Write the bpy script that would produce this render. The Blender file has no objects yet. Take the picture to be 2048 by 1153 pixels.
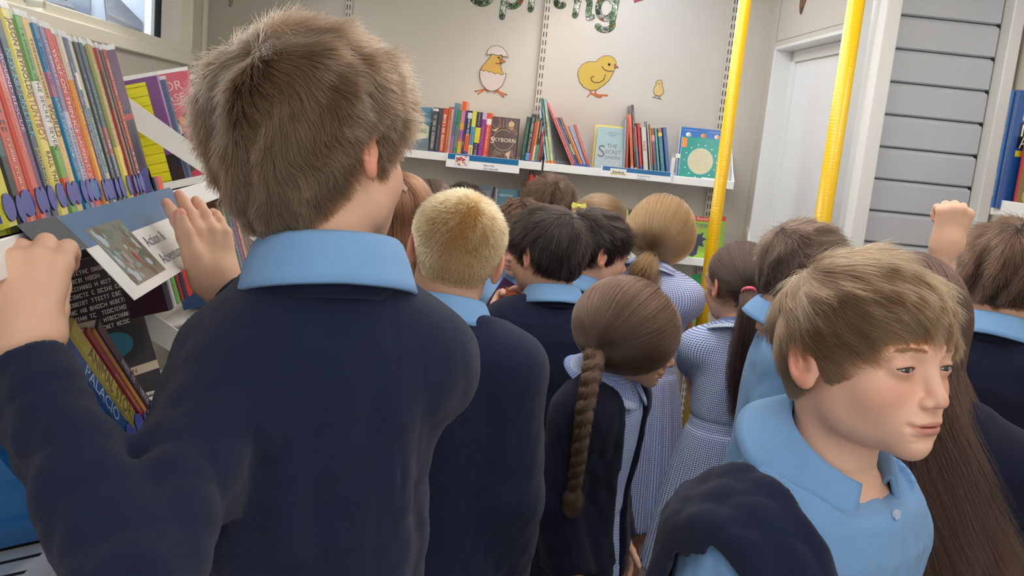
import bpy, math, random
import numpy as np
import openvdb as vdb
from mathutils import Vector, Matrix
random.seed(7); RNG = np.random.default_rng(11)
sc = bpy.context.scene
COL = sc.collection
# ---------------------------------------------------------------- camera, world, light, exposure
F, PITCH, ROLL, EYE = 1850.0, math.radians(9.65), math.radians(5.64), 1.50
cp, sp_, cr, sr = math.cos(PITCH), math.sin(PITCH), math.cos(ROLL), math.sin(ROLL)
_f = Vector((0, cp, -sp_)); _u = Vector((0, sp_, cp)); _x = Vector((1, 0, 0))
CX = cr * _x + sr * _u; CU = -sr * _x + cr * _u
cam = bpy.data.objects.new('camera', bpy.data.cameras.new('camera')); COL.objects.link(cam)
m = Matrix.Identity(4)
for i in range(3):
    m[i][0], m[i][1], m[i][2] = CX[i], CU[i], -_f[i]
m[0][3], m[1][3], m[2][3] = 0, 0, EYE
cam.matrix_world = m
cam.data.sensor_width = 36; cam.data.lens = F / 2048 * 36; cam.data.clip_start = .02; cam.data.clip_end = 200
sc.camera = cam

def ray(px, py):
    return (px - 1024) * CX + (576.5 - py) * CU + F * _f
def P(px, py, Y):
    d = ray(px, py); t = Y / d.y
    return Vector((d.x * t, Y, EYE + d.z * t))
def on_plane(px, py, p0, n):
    d = ray(px, py); o = Vector((0, 0, EYE)); n = Vector(n)
    return o + d * ((Vector(p0) - o).dot(n) / d.dot(n))

w = bpy.data.worlds.new('world'); sc.world = w; w.use_nodes = True
nt = w.node_tree; bg = nt.nodes['Background']
sky = nt.nodes.new('ShaderNodeTexSky'); sky.sky_type = 'NISHITA'; sky.sun_elevation = math.radians(42); sky.sun_rotation = math.radians(120)
sky.sun_disc = False; sky.air_density = 1.2; sky.dust_density = 2.0
nt.links.new(sky.outputs[0], bg.inputs[0]); bg.inputs[1].default_value = 0.9
sc.view_settings.view_transform = 'Standard'; sc.view_settings.look = 'None'
sc.view_settings.gamma = 1.0; sc.view_settings.use_curve_mapping = False
sc.view_settings.exposure = 0.0
sc.cycles.max_bounces = 8; sc.cycles.diffuse_bounces = 4; sc.cycles.glossy_bounces = 3; sc.cycles.transmission_bounces = 6; sc.cycles.transparent_max_bounces = 8
sc.cycles.caustics_reflective = False; sc.cycles.caustics_refractive = False
sc.cycles.use_denoising = True

def area(name, loc, target, sx, sy, power, color):
    l = bpy.data.lights.new(name, 'AREA'); l.shape = 'RECTANGLE'; l.size = sx; l.size_y = sy; l.energy = power; l.color = color
    o = bpy.data.objects.new(name, l); COL.objects.link(o); o.location = loc
    o.rotation_euler = (Vector(target) - Vector(loc)).to_track_quat('-Z', 'Y').to_euler(); return o
# lamps for daylight from unseen roof lights, rear door and the window, plus fill
area('roof_light', (0.25, 2.3, 2.27), (0.25, 2.3, 0), 0.8, 2.2, 21, (1.0, .975, .94))
area('rear_roof_light', (0.3, 0.2, 2.27), (0.3, 0.5, 0), 0.8, 0.9, 7, (1.0, .975, .94))
area('rear_door_daylight', (0.5, -1.15, 1.5), (0.3, 1.5, 1.0), 1.2, 1.5, 17, (.95, .98, 1.0))
area('window_daylight', (-1.22, 2.6, 1.93), (0.4, 2.6, 1.2), 2.0, 0.36, 9, (1.0, .98, .93))
area('door_fill_lamp', (0.45, 3.68, 2.30), (1.0, 3.6, 1.2), 0.25, 0.7, 4, (1.0, .99, .96))  # added lamp with no real fitting, brightens the white door
area('shutter_fill_lamp', (1.35, 1.7, 2.27), (1.35, 1.9, 0), 0.6, 0.8, 8, (1.0, .985, .96))  # extra lamp added to lift the shutter and the right side
sun = bpy.data.lights.new('sun', 'SUN'); sun.energy = 4.0; sun.angle = math.radians(1.0); sun.color = (1, .96, .88)
so = bpy.data.objects.new('sun', sun); COL.objects.link(so)
so.rotation_euler = Vector((.33, .06, -.94)).to_track_quat('-Z', 'Y').to_euler()

# ---------------------------------------------------------------- object helpers
def link(o, parent=None):
    COL.objects.link(o)
    if parent is not None: o.parent = parent
    return o
def tag(o, label=None, cat=None, group=None, kind=None):
    if label: o['label'] = label
    if cat: o['category'] = cat
    if group: o['group'] = group
    if kind: o['kind'] = kind
    return o
def empty(name, loc=(0, 0, 0), rz=0):
    o = bpy.data.objects.new(name, None); o.location = loc; o.rotation_euler = (0, 0, rz); o.empty_display_size = .05
    return link(o)

def lin(c):
    if max(c) > 1.0: c = [v / 255 for v in c]
    return tuple((v / 12.92 if v <= .04045 else ((v + .055) / 1.055) ** 2.4) for v in c[:3])
MATS = {}
def mat(name, color=(200, 200, 200), rough=.5, metal=0, bump=0, bscale=200, attr=None, coat=0, sss=0, var=0, vscale=5, sheen=0, trans=0, alpha=1, spec=.5, stretch=None, ssr=.004):
    if name in MATS: return MATS[name]
    M = bpy.data.materials.new(name); M.use_nodes = True; MATS[name] = M
    N = M.node_tree.nodes; L = M.node_tree.links; b = N['Principled BSDF']
    c = lin(color); b.inputs['Base Color'].default_value = (*c, 1)
    b.inputs['Roughness'].default_value = rough; b.inputs['Metallic'].default_value = metal
    b.inputs['Coat Weight'].default_value = coat; b.inputs['Coat Roughness'].default_value = .12
    b.inputs['Specular IOR Level'].default_value = spec
    b.inputs['Sheen Weight'].default_value = sheen; b.inputs['Sheen Roughness'].default_value = .5
    b.inputs['Transmission Weight'].default_value = trans; b.inputs['Alpha'].default_value = alpha
    if sss:
        b.inputs['Subsurface Weight'].default_value = sss; b.inputs['Subsurface Radius'].default_value = (1, .35, .2); b.inputs['Subsurface Scale'].default_value = ssr
    src = None
    if attr:
        a = N.new('ShaderNodeAttribute'); a.attribute_name = attr; src = a.outputs['Color']
    tc = N.new('ShaderNodeTexCoord')
    vec = tc.outputs['Object']
    if stretch:
        mp = N.new('ShaderNodeMapping'); mp.inputs['Scale'].default_value = stretch; L.new(vec, mp.inputs[0]); vec2 = mp.outputs[0]
    else: vec2 = vec
    if var:
        n = N.new('ShaderNodeTexNoise'); n.inputs['Scale'].default_value = vscale; n.inputs['Detail'].default_value = 6; L.new(vec, n.inputs['Vector'])
        mr = N.new('ShaderNodeMapRange'); mr.inputs[3].default_value = 1 - var; mr.inputs[4].default_value = 1 + var; mr.inputs[1].default_value = .3; mr.inputs[2].default_value = .7
        L.new(n.outputs['Fac'], mr.inputs[0])
        mx = N.new('ShaderNodeMix'); mx.data_type = 'RGBA'; mx.blend_type = 'MULTIPLY'; mx.inputs[0].default_value = 1
        if src: L.new(src, mx.inputs[6])
        else: mx.inputs[6].default_value = (*c, 1)
        L.new(mr.outputs[0], mx.inputs[7]); src = mx.outputs[2]
    if src: L.new(src, b.inputs['Base Color'])
    if bump:
        n = N.new('ShaderNodeTexNoise'); n.inputs['Scale'].default_value = bscale; n.inputs['Detail'].default_value = 3; L.new(vec2, n.inputs['Vector'])
        bp = N.new('ShaderNodeBump'); bp.inputs['Strength'].default_value = bump; bp.inputs['Distance'].default_value = .002
        L.new(n.outputs['Fac'], bp.inputs['Height']); L.new(bp.outputs[0], b.inputs['Normal'])
    return M

class MB:
    """collects faces with a colour and a material slot each and links them as ONE mesh"""
    def __init__(s): s.v = []; s.f = []; s.c = []; s.m = []
    def add(s, vs, fs, col=(200, 200, 200), mi=0, M=None):
        o = len(s.v)
        for p in vs:
            p = Vector(p); s.v.append(M @ p if M is not None else p)
        for f in fs:
            s.f.append([i + o for i in f]); s.c.append(col); s.m.append(mi)
    def box(s, x0, x1, y0, y1, z0, z1, col=(200, 200, 200), mi=0, M=None):
        vs = [(x, y, z) for z in (z0, z1) for y in (y0, y1) for x in (x0, x1)]
        s.add(vs, [(0, 2, 3, 1), (4, 5, 7, 6), (0, 1, 5, 4), (2, 6, 7, 3), (0, 4, 6, 2), (1, 3, 7, 5)], col, mi, M)
    def quad(s, a, b, c, d, col=(200, 200, 200), mi=0, M=None): s.add([a, b, c, d], [(0, 1, 2, 3)], col, mi, M)
    def prism(s, pts, axis, a, b, col=(200, 200, 200), mi=0, M=None):
        """polygon pts (2D) extruded along axis from a to b"""
        n = len(pts)
        def mk(p, t):
            return {'x': (t, p[0], p[1]), 'y': (p[0], t, p[1]), 'z': (p[0], p[1], t)}[axis]
        vs = [mk(p, a) for p in pts] + [mk(p, b) for p in pts]
        fs = [list(range(n)), list(range(2 * n - 1, n - 1, -1))] + [(i, i + n, (i + 1) % n + n, (i + 1) % n) for i in range(n)]
        s.add(vs, fs, col, mi, M)
    def tube(s, pts, r, seg=10, col=(200, 200, 200), mi=0, M=None, caps=True):
        pts = [Vector(p) for p in pts]; rings = []; vs = []
        rr = r if hasattr(r, '__len__') else [r] * len(pts)
        up = Vector((0, 0, 1)); 
        for i, p in enumerate(pts):
            t = (pts[min(i + 1, len(pts) - 1)] - pts[max(i - 1, 0)]).normalized()
            a = t.cross(up if abs(t.dot(up)) < .95 else Vector((1, 0, 0))).normalized(); b = t.cross(a)
            vs += [p + rr[i] * (math.cos(k * 2 * math.pi / seg) * a + math.sin(k * 2 * math.pi / seg) * b) for k in range(seg)]
        fs = [(i * seg + k, i * seg + (k + 1) % seg, (i + 1) * seg + (k + 1) % seg, (i + 1) * seg + k) for i in range(len(pts) - 1) for k in range(seg)]
        if caps: fs += [list(range(seg))[::-1], [(len(pts) - 1) * seg + k for k in range(seg)]]
        s.add(vs, fs, col, mi, M)
    def text(s, txt, size, M, col=(20, 20, 20), mi=0, fit=None, align='CENTER', fith=None):
        """flat lettering in M's xy plane, centred; fit = maximum width"""
        vs, fs = glyphs(txt)
        if not vs: return
        xs = [v[0] for v in vs]; ys = [v[1] for v in vs]; wd = max(xs) - min(xs); ht = max(ys) - min(ys)
        k = size
        kx = min(k, fit / wd) if fit else k
        ox = -(max(xs) + min(xs)) / 2 if align == 'CENTER' else -min(xs)
        oy = -(max(ys) + min(ys)) / 2
        s.add([((v[0] + ox) * kx, (v[1] + oy) * k, 0) for v in vs], fs, col, mi, M)
    def build(s, name, mats, parent=None, smooth=False, bevel=0, recalc=False):
        me = bpy.data.meshes.new(name); me.from_pydata([tuple(v) for v in s.v], [], s.f)
        for mm in (mats if isinstance(mats, (list, tuple)) else [mats]): me.materials.append(mm)
        a = me.color_attributes.new('Col', 'FLOAT_COLOR', 'CORNER')
        buf = np.empty((len(me.loops), 4), np.float32); i = 0
        for f, c in zip(s.f, s.c):
            buf[i:i + len(f)] = (*lin(c), 1); i += len(f)
        a.data.foreach_set('color', buf.ravel())
        me.polygons.foreach_set('material_index', s.m)
        if smooth: me.polygons.foreach_set('use_smooth', [True] * len(s.f))
        if recalc:
            import bmesh
            bm = bmesh.new(); bm.from_mesh(me); bmesh.ops.recalc_face_normals(bm, faces=bm.faces); bm.to_mesh(me); bm.free()
        me.update()
        o = link(bpy.data.objects.new(name, me), parent)
        if bevel:
            b = o.modifiers.new('bevel', 'BEVEL'); b.width = bevel; b.segments = 2; b.limit_method = 'ANGLE'
        return o
_G = {}
def glyphs(txt):
    if txt not in _G:
        cu = bpy.data.curves.new('t', 'FONT'); cu.body = txt; cu.size = 1; cu.resolution_u = 3; cu.fill_mode = 'FRONT'
        o = bpy.data.objects.new('t', cu); COL.objects.link(o)
        me = bpy.data.meshes.new_from_object(o.evaluated_get(bpy.context.evaluated_depsgraph_get()))
        _G[txt] = ([tuple(v.co) for v in me.vertices], [list(p.vertices) for p in me.polygons])
        bpy.data.objects.remove(o); bpy.data.meshes.remove(me); bpy.data.curves.remove(cu)
    return _G[txt]
def M3(o, x, y, z=None):
    """matrix with origin o and axes x, y"""
    x = Vector(x).normalized(); y = Vector(y); 
    z = x.cross(y).normalized(); y = z.cross(x).normalized()
    return Matrix(((x[0], y[0], z[0], o[0]), (x[1], y[1], z[1], o[1]), (x[2], y[2], z[2], o[2]), (0, 0, 0, 1)))
def RZ(a): return Matrix.Rotation(a, 4, 'Z')
def RX(a): return Matrix.Rotation(a, 4, 'X')
def RY(a): return Matrix.Rotation(a, 4, 'Y')
def T(*a): return Matrix.Translation(Vector(a if len(a) == 3 else a[0]))
# ---------------------------------------------------------------- materials of the place
m_wall = mat('warm_white_wall_laminate', (210, 202, 190), .32, var=.02, vscale=1.5, bump=.03, bscale=60)
m_ceil = mat('white_ceiling_laminate', (236, 234, 228), .5)
m_floor = mat('grey_vinyl_floor', (92, 94, 98), .45, bump=.1, bscale=300, var=.12, vscale=60)
m_white = mat('white_powder_coat', (240, 240, 238), .3, coat=.2)
m_frame = mat('cream_window_frame', (238, 232, 214), .4)
m_door = mat('glossy_white_door', (248, 249, 249), .12, coat=.6)
m_alu = mat('pale_grey_aluminium', (218, 220, 222), .3, metal=.25)
m_slat = mat('grey_shutter_slat', (204, 208, 214), .38, bump=.12, bscale=500, stretch=(1, 1, 12))
m_dark = mat('dark_slot', (30, 28, 28), .8)
m_black = mat('black_rubber', (18, 18, 20), .6)
m_vc = mat('painted_print', attr='Col', rough=.45)
m_print = mat('laminated_card', attr='Col', rough=.25, coat=.35)
m_book = mat('book_cover_in_clear_jacket', attr='Col', rough=.3, coat=.45)
m_pages = mat('paper_pages', (232, 222, 200), .8, bump=.3, bscale=900, stretch=(1, .02, .02))
m_stick = mat('sticker_paper', attr='Col', rough=.35, coat=.4)
# glossy yellow pole, pebbled grip
m_yel = mat('yellow_grip_coating', (238, 190, 8), .28, coat=.3)
_N = m_yel.node_tree.nodes; _L = m_yel.node_tree.links
_t = _N.new('ShaderNodeTexCoord'); _mp = _N.new('ShaderNodeMapping'); _mp.inputs['Scale'].default_value = (160, 160, 110)
_v = _N.new('ShaderNodeTexVoronoi'); _v.inputs['Randomness'].default_value = .25; _v.inputs['Scale'].default_value = 1
_L.new(_t.outputs['Object'], _mp.inputs[0]); _L.new(_mp.outputs[0], _v.inputs['Vector'])
_b = _N.new('ShaderNodeBump'); _b.inputs['Strength'].default_value = .55; _b.inputs['Distance'].default_value = .0016; _b.invert = True
_L.new(_v.outputs['Distance'], _b.inputs['Height']); _L.new(_b.outputs[0], _N['Principled BSDF'].inputs['Normal'])

YB, YL, YG = math.radians(-1.7), math.radians(-6.5), math.radians(2.5)
DB = 4.25
# back wall frame: u along the wall to the right, v away from the viewer, origin on the wall
MBK = T(0, DB, 0) @ RZ(YB)
def bk(px, py, v=0.0):
    p = MBK.inverted() @ on_plane(px, py, MBK @ Vector((0, v, 0)), MBK.to_3x3() @ Vector((0, 1, 0)))
    return p.x, p.z
# left wall frame: s along the wall away from the viewer, q to the right out of the wall
_c = P(408, 60, 4.24)
MLW = Matrix.Translation((_c.x, _c.y, 0)) @ RZ(-YL)      # local y runs along the wall to the back corner
def lw(px, py, q=0.0):
    p = MLW.inverted() @ on_plane(px, py, MLW @ Vector((q, 0, 0)), MLW.to_3x3() @ Vector((1, 0, 0)))
    return p.y, p.z

def panel(name, M, m, x0, x1, y0, y1, z0, z1, kind='structure'):
    b = MB(); b.box(x0, x1, y0, y1, z0, z1, M=M); o = b.build(name, m); o['kind'] = kind; return o
CEIL = 2.32
uR, _ = bk(1512, 300)
panel('floor', Matrix.Identity(4), m_floor, -1.9, 2.5, -1.5, 4.6, -.06, 0)
cb = MB()     # ceiling, with an unseen opening added to let sun onto the side door
for x0, x1, y0, y1 in ((-1.9, .30, -1.5, 4.6), (.62, 2.5, -1.5, 4.6), (.30, .62, -1.5, 3.3), (.30, .62, 4.1, 4.6)):
    cb.box(x0, x1, y0, y1, CEIL, CEIL + .05)
tag(cb.build('ceiling', m_ceil), kind='structure')
panel('wall_back', MBK, m_wall, -1.75, 1.3, 0, .06, 0, CEIL)
panel('wall_rear', Matrix.Identity(4), m_wall, -1.9, 2.5, -1.42, -1.36, 0, CEIL)
# left wall with the long window band
s0, zb = lw(330, 96); s1, zt = s0, zb + .40
wl = MB(); NEAR = -5.9
sE, _ = lw(374, 90)
sM0, _z = lw(68, 20); sM1, _z = lw(34, 5)
zb = 1.685
wl.box(-.06, 0, NEAR, .1, 0, zb, M=MLW); wl.box(-.06, 0, NEAR, .1, zb + .42, CEIL, M=MLW)
wl.box(-.06, 0, sE, .1, zb, zb + .42, M=MLW); wl.box(-.06, 0, NEAR, -4.2, zb, zb + .42, M=MLW)
tag(wl.build('wall_left', m_wall), kind='structure')
m_glass = mat('window_glass', (240, 244, 246), .0, trans=1.0, spec=.4)
m_pearl = mat('bright_obscured_glass', (245, 248, 250), .5, trans=.6)
def window(name, a, b, seal):
    w_ = MB(); t = .022
    for (p, q, r, s_) in ((a, b, zb - .006, zb + t), (a, b, zb + .40, zb + .42), (a, a + t, zb, zb + .42), (b - t, b, zb, zb + .42)):
        w_.box(-.07, .022, p, q, r, s_, M=MLW)
    o = w_.build(name, m_frame, bevel=.003); o['kind'] = 'structure'
    g = MB(); g.box(-.034, -.028, a + .02, b - .02, zb + .01, zb + .41, M=MLW); g.build('pane', m_glass, o)
    if seal is not None:
        k = MB(); k.box(-.045, -.018, seal - .006, seal + .004, zb + .02, zb + .4, M=MLW); k.build('black_seal', m_black, o)
        k = MB(); k.box(-.05, -.022, seal + .004, b - t, zb + .02, zb + .4, M=MLW); k.build('white_panel', m_white, o)
    return o
window('window_1', sM0, sE, s0); window('window_2', -3.6, sM1, None)
sl = MB(); sl.box(0, .03, -3.9, sE + .03, zb - .05, zb - .006, M=MLW); tag(sl.build('trim_1', m_frame, bevel=.004), kind='structure')
tr = MB(); tr.box(0, .016, -.045, 0, 0, CEIL, M=MLW); tag(tr.build('trim_2', m_frame, bevel=.003), kind='structure')

# right side: side wall with the doorway, jamb strips, shutter bulkhead
dl = P(1550, 101, 4.12); dr = P(1694, 62, 3.35)      # top corners of the door opening
XD = dl.x
YGa = math.radians(86.5)
# the side wall runs from the back corner towards the viewer
sw0 = MBK @ Vector((uR, 0, 0))
dirw = Vector((dr.x - dl.x, dr.y - dl.y, 0)).normalized()
MSW = M3((dl.x, dl.y, 0), (-dirw.x, -dirw.y, 0), (dirw.y, -dirw.x, 0))   # local x along wall away from viewer
MSW = Matrix.Translation((dl.x, dl.y, 0)) @ RZ(math.atan2(-dirw.y, -dirw.x))
# in this frame x>0 is farther, y>0 points ... out of the van is -y when x runs to the back
outw = MSW.to_3x3() @ Vector((0, -1, 0)); OUT = 1 if outw.x > 0 else -1      # +1: outside is local -y
def sbox(b, x0, x1, o0, o1, z0, z1, col=(200, 200, 200), mi=0):
    """x along wall (0 = far door jamb, negative = nearer), o = distance outwards"""
    b.box(x0, x1, min(-o0 * OUT, -o1 * OUT), max(-o0 * OUT, -o1 * OUT), z0, z1, col, mi, MSW)
LD = (Vector((dr.x, dr.y)) - Vector((dl.x, dl.y))).length
ztop = dl.z
b = MB()
sbox(b, .0, .45, 0, .06, 0, CEIL); sbox(b, -LD - .02, 0, 0, .06, ztop + .012, CEIL)
tag(b.build('wall_right', m_wall), kind='structure')
b = MB()      # deep white reveal of the doorway
sbox(b, -.015, .0, -.004, .10, 0, ztop + .012); sbox(b, -LD - .02, .0, -.004, .10, ztop, ztop + .014)
sbox(b, -.055, -.015, .07, .10, 0, ztop); sbox(b, -LD, -.015, .07, .10, ztop - .045, ztop)
tag(b.build('trim_3', m_white, bevel=.003), kind='structure')
d = MB(); sbox(d, -LD, -.055, .085, .125, 0.01, ztop - .045); dd = d.build('door_1', m_door, bevel=.003); dd['kind'] = 'structure'
d = MB(); 
kp = on_plane(1493, 857, MSW @ Vector((0, -.085 * OUT, 0)), MSW.to_3x3() @ Vector((0, 1, 0)))
kl = MSW.inverted() @ kp
nn = (MSW.to_3x3() @ Vector((0, OUT, 0)))
d.tube([kp, kp + nn * .012, kp + nn * .03, kp + nn * .045, kp + nn * .052], [.026, .026, .010, .022, .012], 16)
d.build('door_knob', mat('polished_chrome', (225, 225, 228), .12, metal=1), dd, smooth=True)
b = MB(); zz = P(1548, 96, 4.1).z                     # thin joint line framing the panel over the door
# stepped jamb strips between the door and the shutter
ja = P(1700, 300, 3.30); jb = P(1790, 27, 2.95)
SHY = 2.95
shl = P(1795, 27, SHY); shr = P(2012, 50, SHY)
MSH = Matrix.Translation((shl.x, SHY, 0)) @ RZ(YG)
def sh(px, py, v=0):
    p = MSH.inverted() @ on_plane(px, py, MSH @ Vector((0, v, 0)), MSH.to_3x3() @ Vector((0, 1, 0))); return p.x, p.z
xr_, _z = sh(2010, 60)
b = MB()
jn = MSW @ Vector((-LD, 0, 0)); jf = Vector((shl.x - .05, SHY, 0))
n_st = 3
for k in range(n_st):       # three stepped white uprights from the door jamb to the shutter
    a0 = jn.lerp(jf, k / n_st); a1 = jn.lerp(jf, (k + .93) / n_st)
    mm = M3((a0.x, a0.y, 0), (a1 - a0).xy.to_3d(), Vector((0, 0, 1)).cross((a1 - a0).xy.to_3d()))
    b.box(0, (a1 - a0).xy.length, -.0 - .012 * k, .05, 0, CEIL, M=mm)
tag(b.build('trim_4', m_alu, bevel=.004), kind='structure')
# roller shutter: guide rails and slats
b = MB()
b.box(-.055, -.006, -.045, .06, 0, CEIL, M=MSH); tag(b.build('trim_5', m_white, bevel=.004), kind='structure')
b = MB(); b.box(xr_ - .002, xr_ + .038, -.035, .05, 0, CEIL, M=MSH)
tag(b.build('trim_6', m_white, bevel=.004), kind='structure')
rs = empty('roller_shutter', MSH @ Vector((xr_ / 2, .03, 0)), YG)
tag(rs, 'pale grey roller shutter of wide horizontal slats between two white uprights', 'roller shutter')
zrow = [sh(1793, 27)[1], sh(1785, 95)[1], sh(1752, 293)[1]]
pitch = (zrow[0] - zrow[2]) / 4
k = -4; z = zrow[0] + 3 * pitch
while z > .05:
    b = MB(); zt_ = min(z, CEIL - .01); z0_ = max(z - pitch + .003, 0.0)
    h2 = xr_ / 2
    if zt_ - z0_ > .02:
        pr = [(-.0, z0_), (-.010, z0_ + .004), (-.010, zt_ - .012), (-.004, zt_ - .004), (.004, zt_ + .0), (.010, zt_), (.010, z0_)]
        b.prism([(p[0] + 0, p[1]) for p in pr], 'x', -h2 + .001, h2 - .006); o = b.build('slat', m_slat, rs, bevel=.0012)
        b = MB(); b.box(h2 - .012, h2 - .002, -.006, .004, zt_ - .014, zt_ + .002); b.build('slat_end_cap', m_black, o)
    z -= pitch
b = MB(); b.box(-xr_ / 2, xr_ / 2, .010, .02, 0, CEIL); b.build('backing', mat('shadow_gap_grey', (110, 114, 120), .6), rs)
panel('wall_front', MSH, m_wall, xr_ + .03, xr_ + 1.0, .0, .05, 0, CEIL)

# perforated uprights (twin slots) on the back wall
def slots(b, u, z0, z1, v):
    z = z0
    while z < z1:
        for du in (-.0062, .0062):
            b.box(u + du - .0017, u + du + .0017, v - .0008, v, z, z + .022, (30, 28, 28), 1)
        z += .036
ups = []
for (pa, label) in (((697, 10), 'white slotted upright partly hidden behind the tall boy\'s head'), ((1087, 100), 'white slotted upright between the two bays of the back shelves'), ((1460, 100), 'white slotted upright at the right end of the back shelves')):
    u, _z = bk(pa[0], pa[1], -.02)
    r = empty('shelf_upright', MBK @ Vector((u, 0, 0)), YB); tag(r, label, 'upright', 'slotted uprights on the back wall')
    b = MB(); b.box(-.0155, .0155, -.015, 0, .02, CEIL - .02); b.build('rail', m_wall, r, bevel=.002)
    b = MB(); slots(b, 0, .12, CEIL - .05, -.0152); b.build('slots', [m_white, m_dark], r)
    ups.append((u, r))
# same uprights low down continue at the third one
# ---------------------------------------------------------------- shelves on the back wall
ZU = bk(1090, 326, -.21)[1]          # lip top, upper shelf
ZLo = bk(1400, 517, -.21)[1]
def shelf(u0, u1, ztop, depth, label, M=None, tilt=0.0, lip=.034, endl=True, endr=True, group=None, slot=True, name='shelf'):
    """tilted steel shelf; origin on the wall, ztop = top of the front lip"""
    M = M or MBK
    uc = (u0 + u1) / 2; h = (u1 - u0) / 2
    p = M @ Vector((uc, 0, 0)); r = empty(name, (p.x, p.y, ztop - .02), M.to_euler().z)
    tag(r, label, 'shelf', group)
    b = MB()
    b.box(-h, h, -depth + .002, -.022, -.006, 0); b.box(-h, h, -.024, -.018, -.0, .03)
    if slot:
        x = -h + .05
        while x < h - .05:
            for yy in (-depth + .035, -depth + .08):
                b.box(x, x + .022, yy, yy + .007, -.0072, -.0058, (30, 28, 28), 1)
                b.box(x, x + .022, yy, yy + .007, -.0002, .0004, (30, 28, 28), 1)
            x += .052
    b.build('tray', [m_white, m_dark], r)
    b = MB(); b.box(-h, h, -depth, -depth + .004, -lip + .02, .02); b.box(-h, h, -depth + .003, -depth + .016, -lip + .02, -lip + .023)
    b.build('front_lip', m_white, r, bevel=.0015)
    for e, sx in ((endl, -1), (endr, 1)):
        if not e: continue
        b = MB(); x0 = sx * h - .003 if sx > 0 else sx * h; 
        out = [(-depth, -.014), (-depth, .022), (-.16, .055), (-.05, .16), (-.022, .16), (-.022, -.05), (-.06, -.05), (-.10, -.014)]
        b.prism(out, 'x', x0, x0 + .003); b.build('end_bracket', m_white, r, bevel=.001)
    return r
uA = bk(600, 280, -.21)[0]; uM = bk(1086, 326, -.21)[0]; uE = bk(1470, 355, -.21)[0]
shelf(-1.36, uM - .004, ZU, .21, 'white upper back shelf, left bay, carrying the book SKYBORN')
shelf(uM + .004, uE, ZU, .21, 'white upper back shelf, right bay, carrying THE SECRET GARDEN and a big teal book')
uLm = bk(1098, 490, -.21)[0]
shelf(-1.36, uM - .004, ZLo, .21, 'white lower back shelf, left bay, mostly hidden behind the children')
shelf(uM + .004, uE + .0, ZLo, .21, 'white lower back shelf, right bay, with the lime green picture book')
ZB = ZLo - .40
shelf(uM + .004, uE, ZB, .21, 'white bottom back shelf holding the bright green book', lip=.03)

def card(name, M, wd, ht, label, cat, build, parent=None):
    """flat card: M maps its xy plane; build(mb) adds print"""
    b = MB(); b.box(-wd / 2, wd / 2, -ht / 2, ht / 2, -.0012, 0, (246, 247, 248), 0, M)
    build(b); o = b.build(name, m_print, parent); tag(o, label, cat); return o
def back_M(u, z, v):       # frame on the back wall, x right, y up, facing the viewer
    return M3(MBK @ Vector((u, v, z)), MBK.to_3x3() @ Vector((1, 0, 0)), (0, 0, 1))
def strip_card(p0, p1, p2, p3, label, pic, lines):
    # corners px: TL TR BR BL
    v = -.218
    c = [Vector(bk(*p, v)) for p in (p0, p1, p2, p3)]
    u0 = (c[0].x + c[3].x) / 2; u1 = (c[1].x + c[2].x) / 2; z1 = (c[0].y + c[1].y) / 2; z0 = (c[2].y + c[3].y) / 2
    M = back_M((u0 + u1) / 2, (z0 + z1) / 2, v); W, H_ = u1 - u0, z1 - z0
    def bd(b):
        e = .0006
        b.add([(-W / 2 + .006, H_ * .08, e), (W / 2 - .006, H_ * .08, e), (W / 2 - .006, H_ / 2 - .001, e), (-W / 2 + .006, H_ / 2 - .001, e)], [(0, 1, 2, 3)], (20, 110, 165), 0, M)
        pic(b, M, W, H_)
        for i, t in enumerate(lines):
            b.text(t, H_ * .19, M @ T(W * .015 if W > .3 else W * .0, -H_ * (.14 + .24 * i), .0012), (45, 50, 60), align='LEFT')
    return card('shelf_label_card', M, W, H_, label, 'shelf label', bd)
def pic_sweets(b, M, W, H_):
    x0, x1 = -W * .38, -W * .19
    b.add([(x0, -H_ * .36, .0009), (x1, -H_ * .36, .0009), (x1, H_ * .40, .0009), (x0, H_ * .40, .0009)], [(0, 1, 2, 3)], (238, 232, 228), 0, M)
    r = random.Random(3)
    for k in range(22):
        x = r.uniform(x0 + .008, x1 - .008); y = r.uniform(-H_ * .3, H_ * .34); a = r.uniform(-.8, .3)
        c = r.choice([(200, 60, 60), (210, 110, 120), (40, 50, 60), (225, 200, 120), (190, 50, 90)])
        q = M @ T(x, y, .0012 + k * .00002) @ RZ(a)
        b.add([(-.007, 0, 0), (-.004, -.0022, 0), (.004, -.0022, 0), (.007, 0, 0), (.004, .0022, 0), (-.004, .0022, 0)], [(0, 1, 2, 3, 4, 5)], c, 0, q)
def pic_bookfolk(b, M, W, H_):
    x0, x1 = -W * .37, -W * .14
    b.add([(x0, -H_ * .30, .0009), (x1, -H_ * .30, .0009), (x1, H_ * .34, .0009), (x0, H_ * .34, .0009)], [(0, 1, 2, 3)], (240, 238, 228), 0, M)
    b.add([(x0 + .004, -H_ * .24, .0012), ((x0 + x1) / 2, -H_ * .16, .0012), (x1 - .004, -H_ * .24, .0012), (x1 - .004, -H_ * .12, .0012), ((x0 + x1) / 2, -H_ * .06, .0012), (x0 + .004, -H_ * .12, .0012)], [(0, 1, 4, 5), (1, 2, 3, 4)], (196, 172, 80), 0, M)
    for k in range(6):
        x = x0 + .014 + k * (x1 - x0 - .028) / 5; h = H_ * (.10 + .05 * math.sin(k * 2.4 + 1))
        b.add([(x - .003, -H_ * .06, .0014), (x + .003, -H_ * .06, .0014), (x + .002, h, .0014), (x - .002, h, .0014)], [(0, 1, 2, 3)], (90, 95, 90), 0, M)
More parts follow.
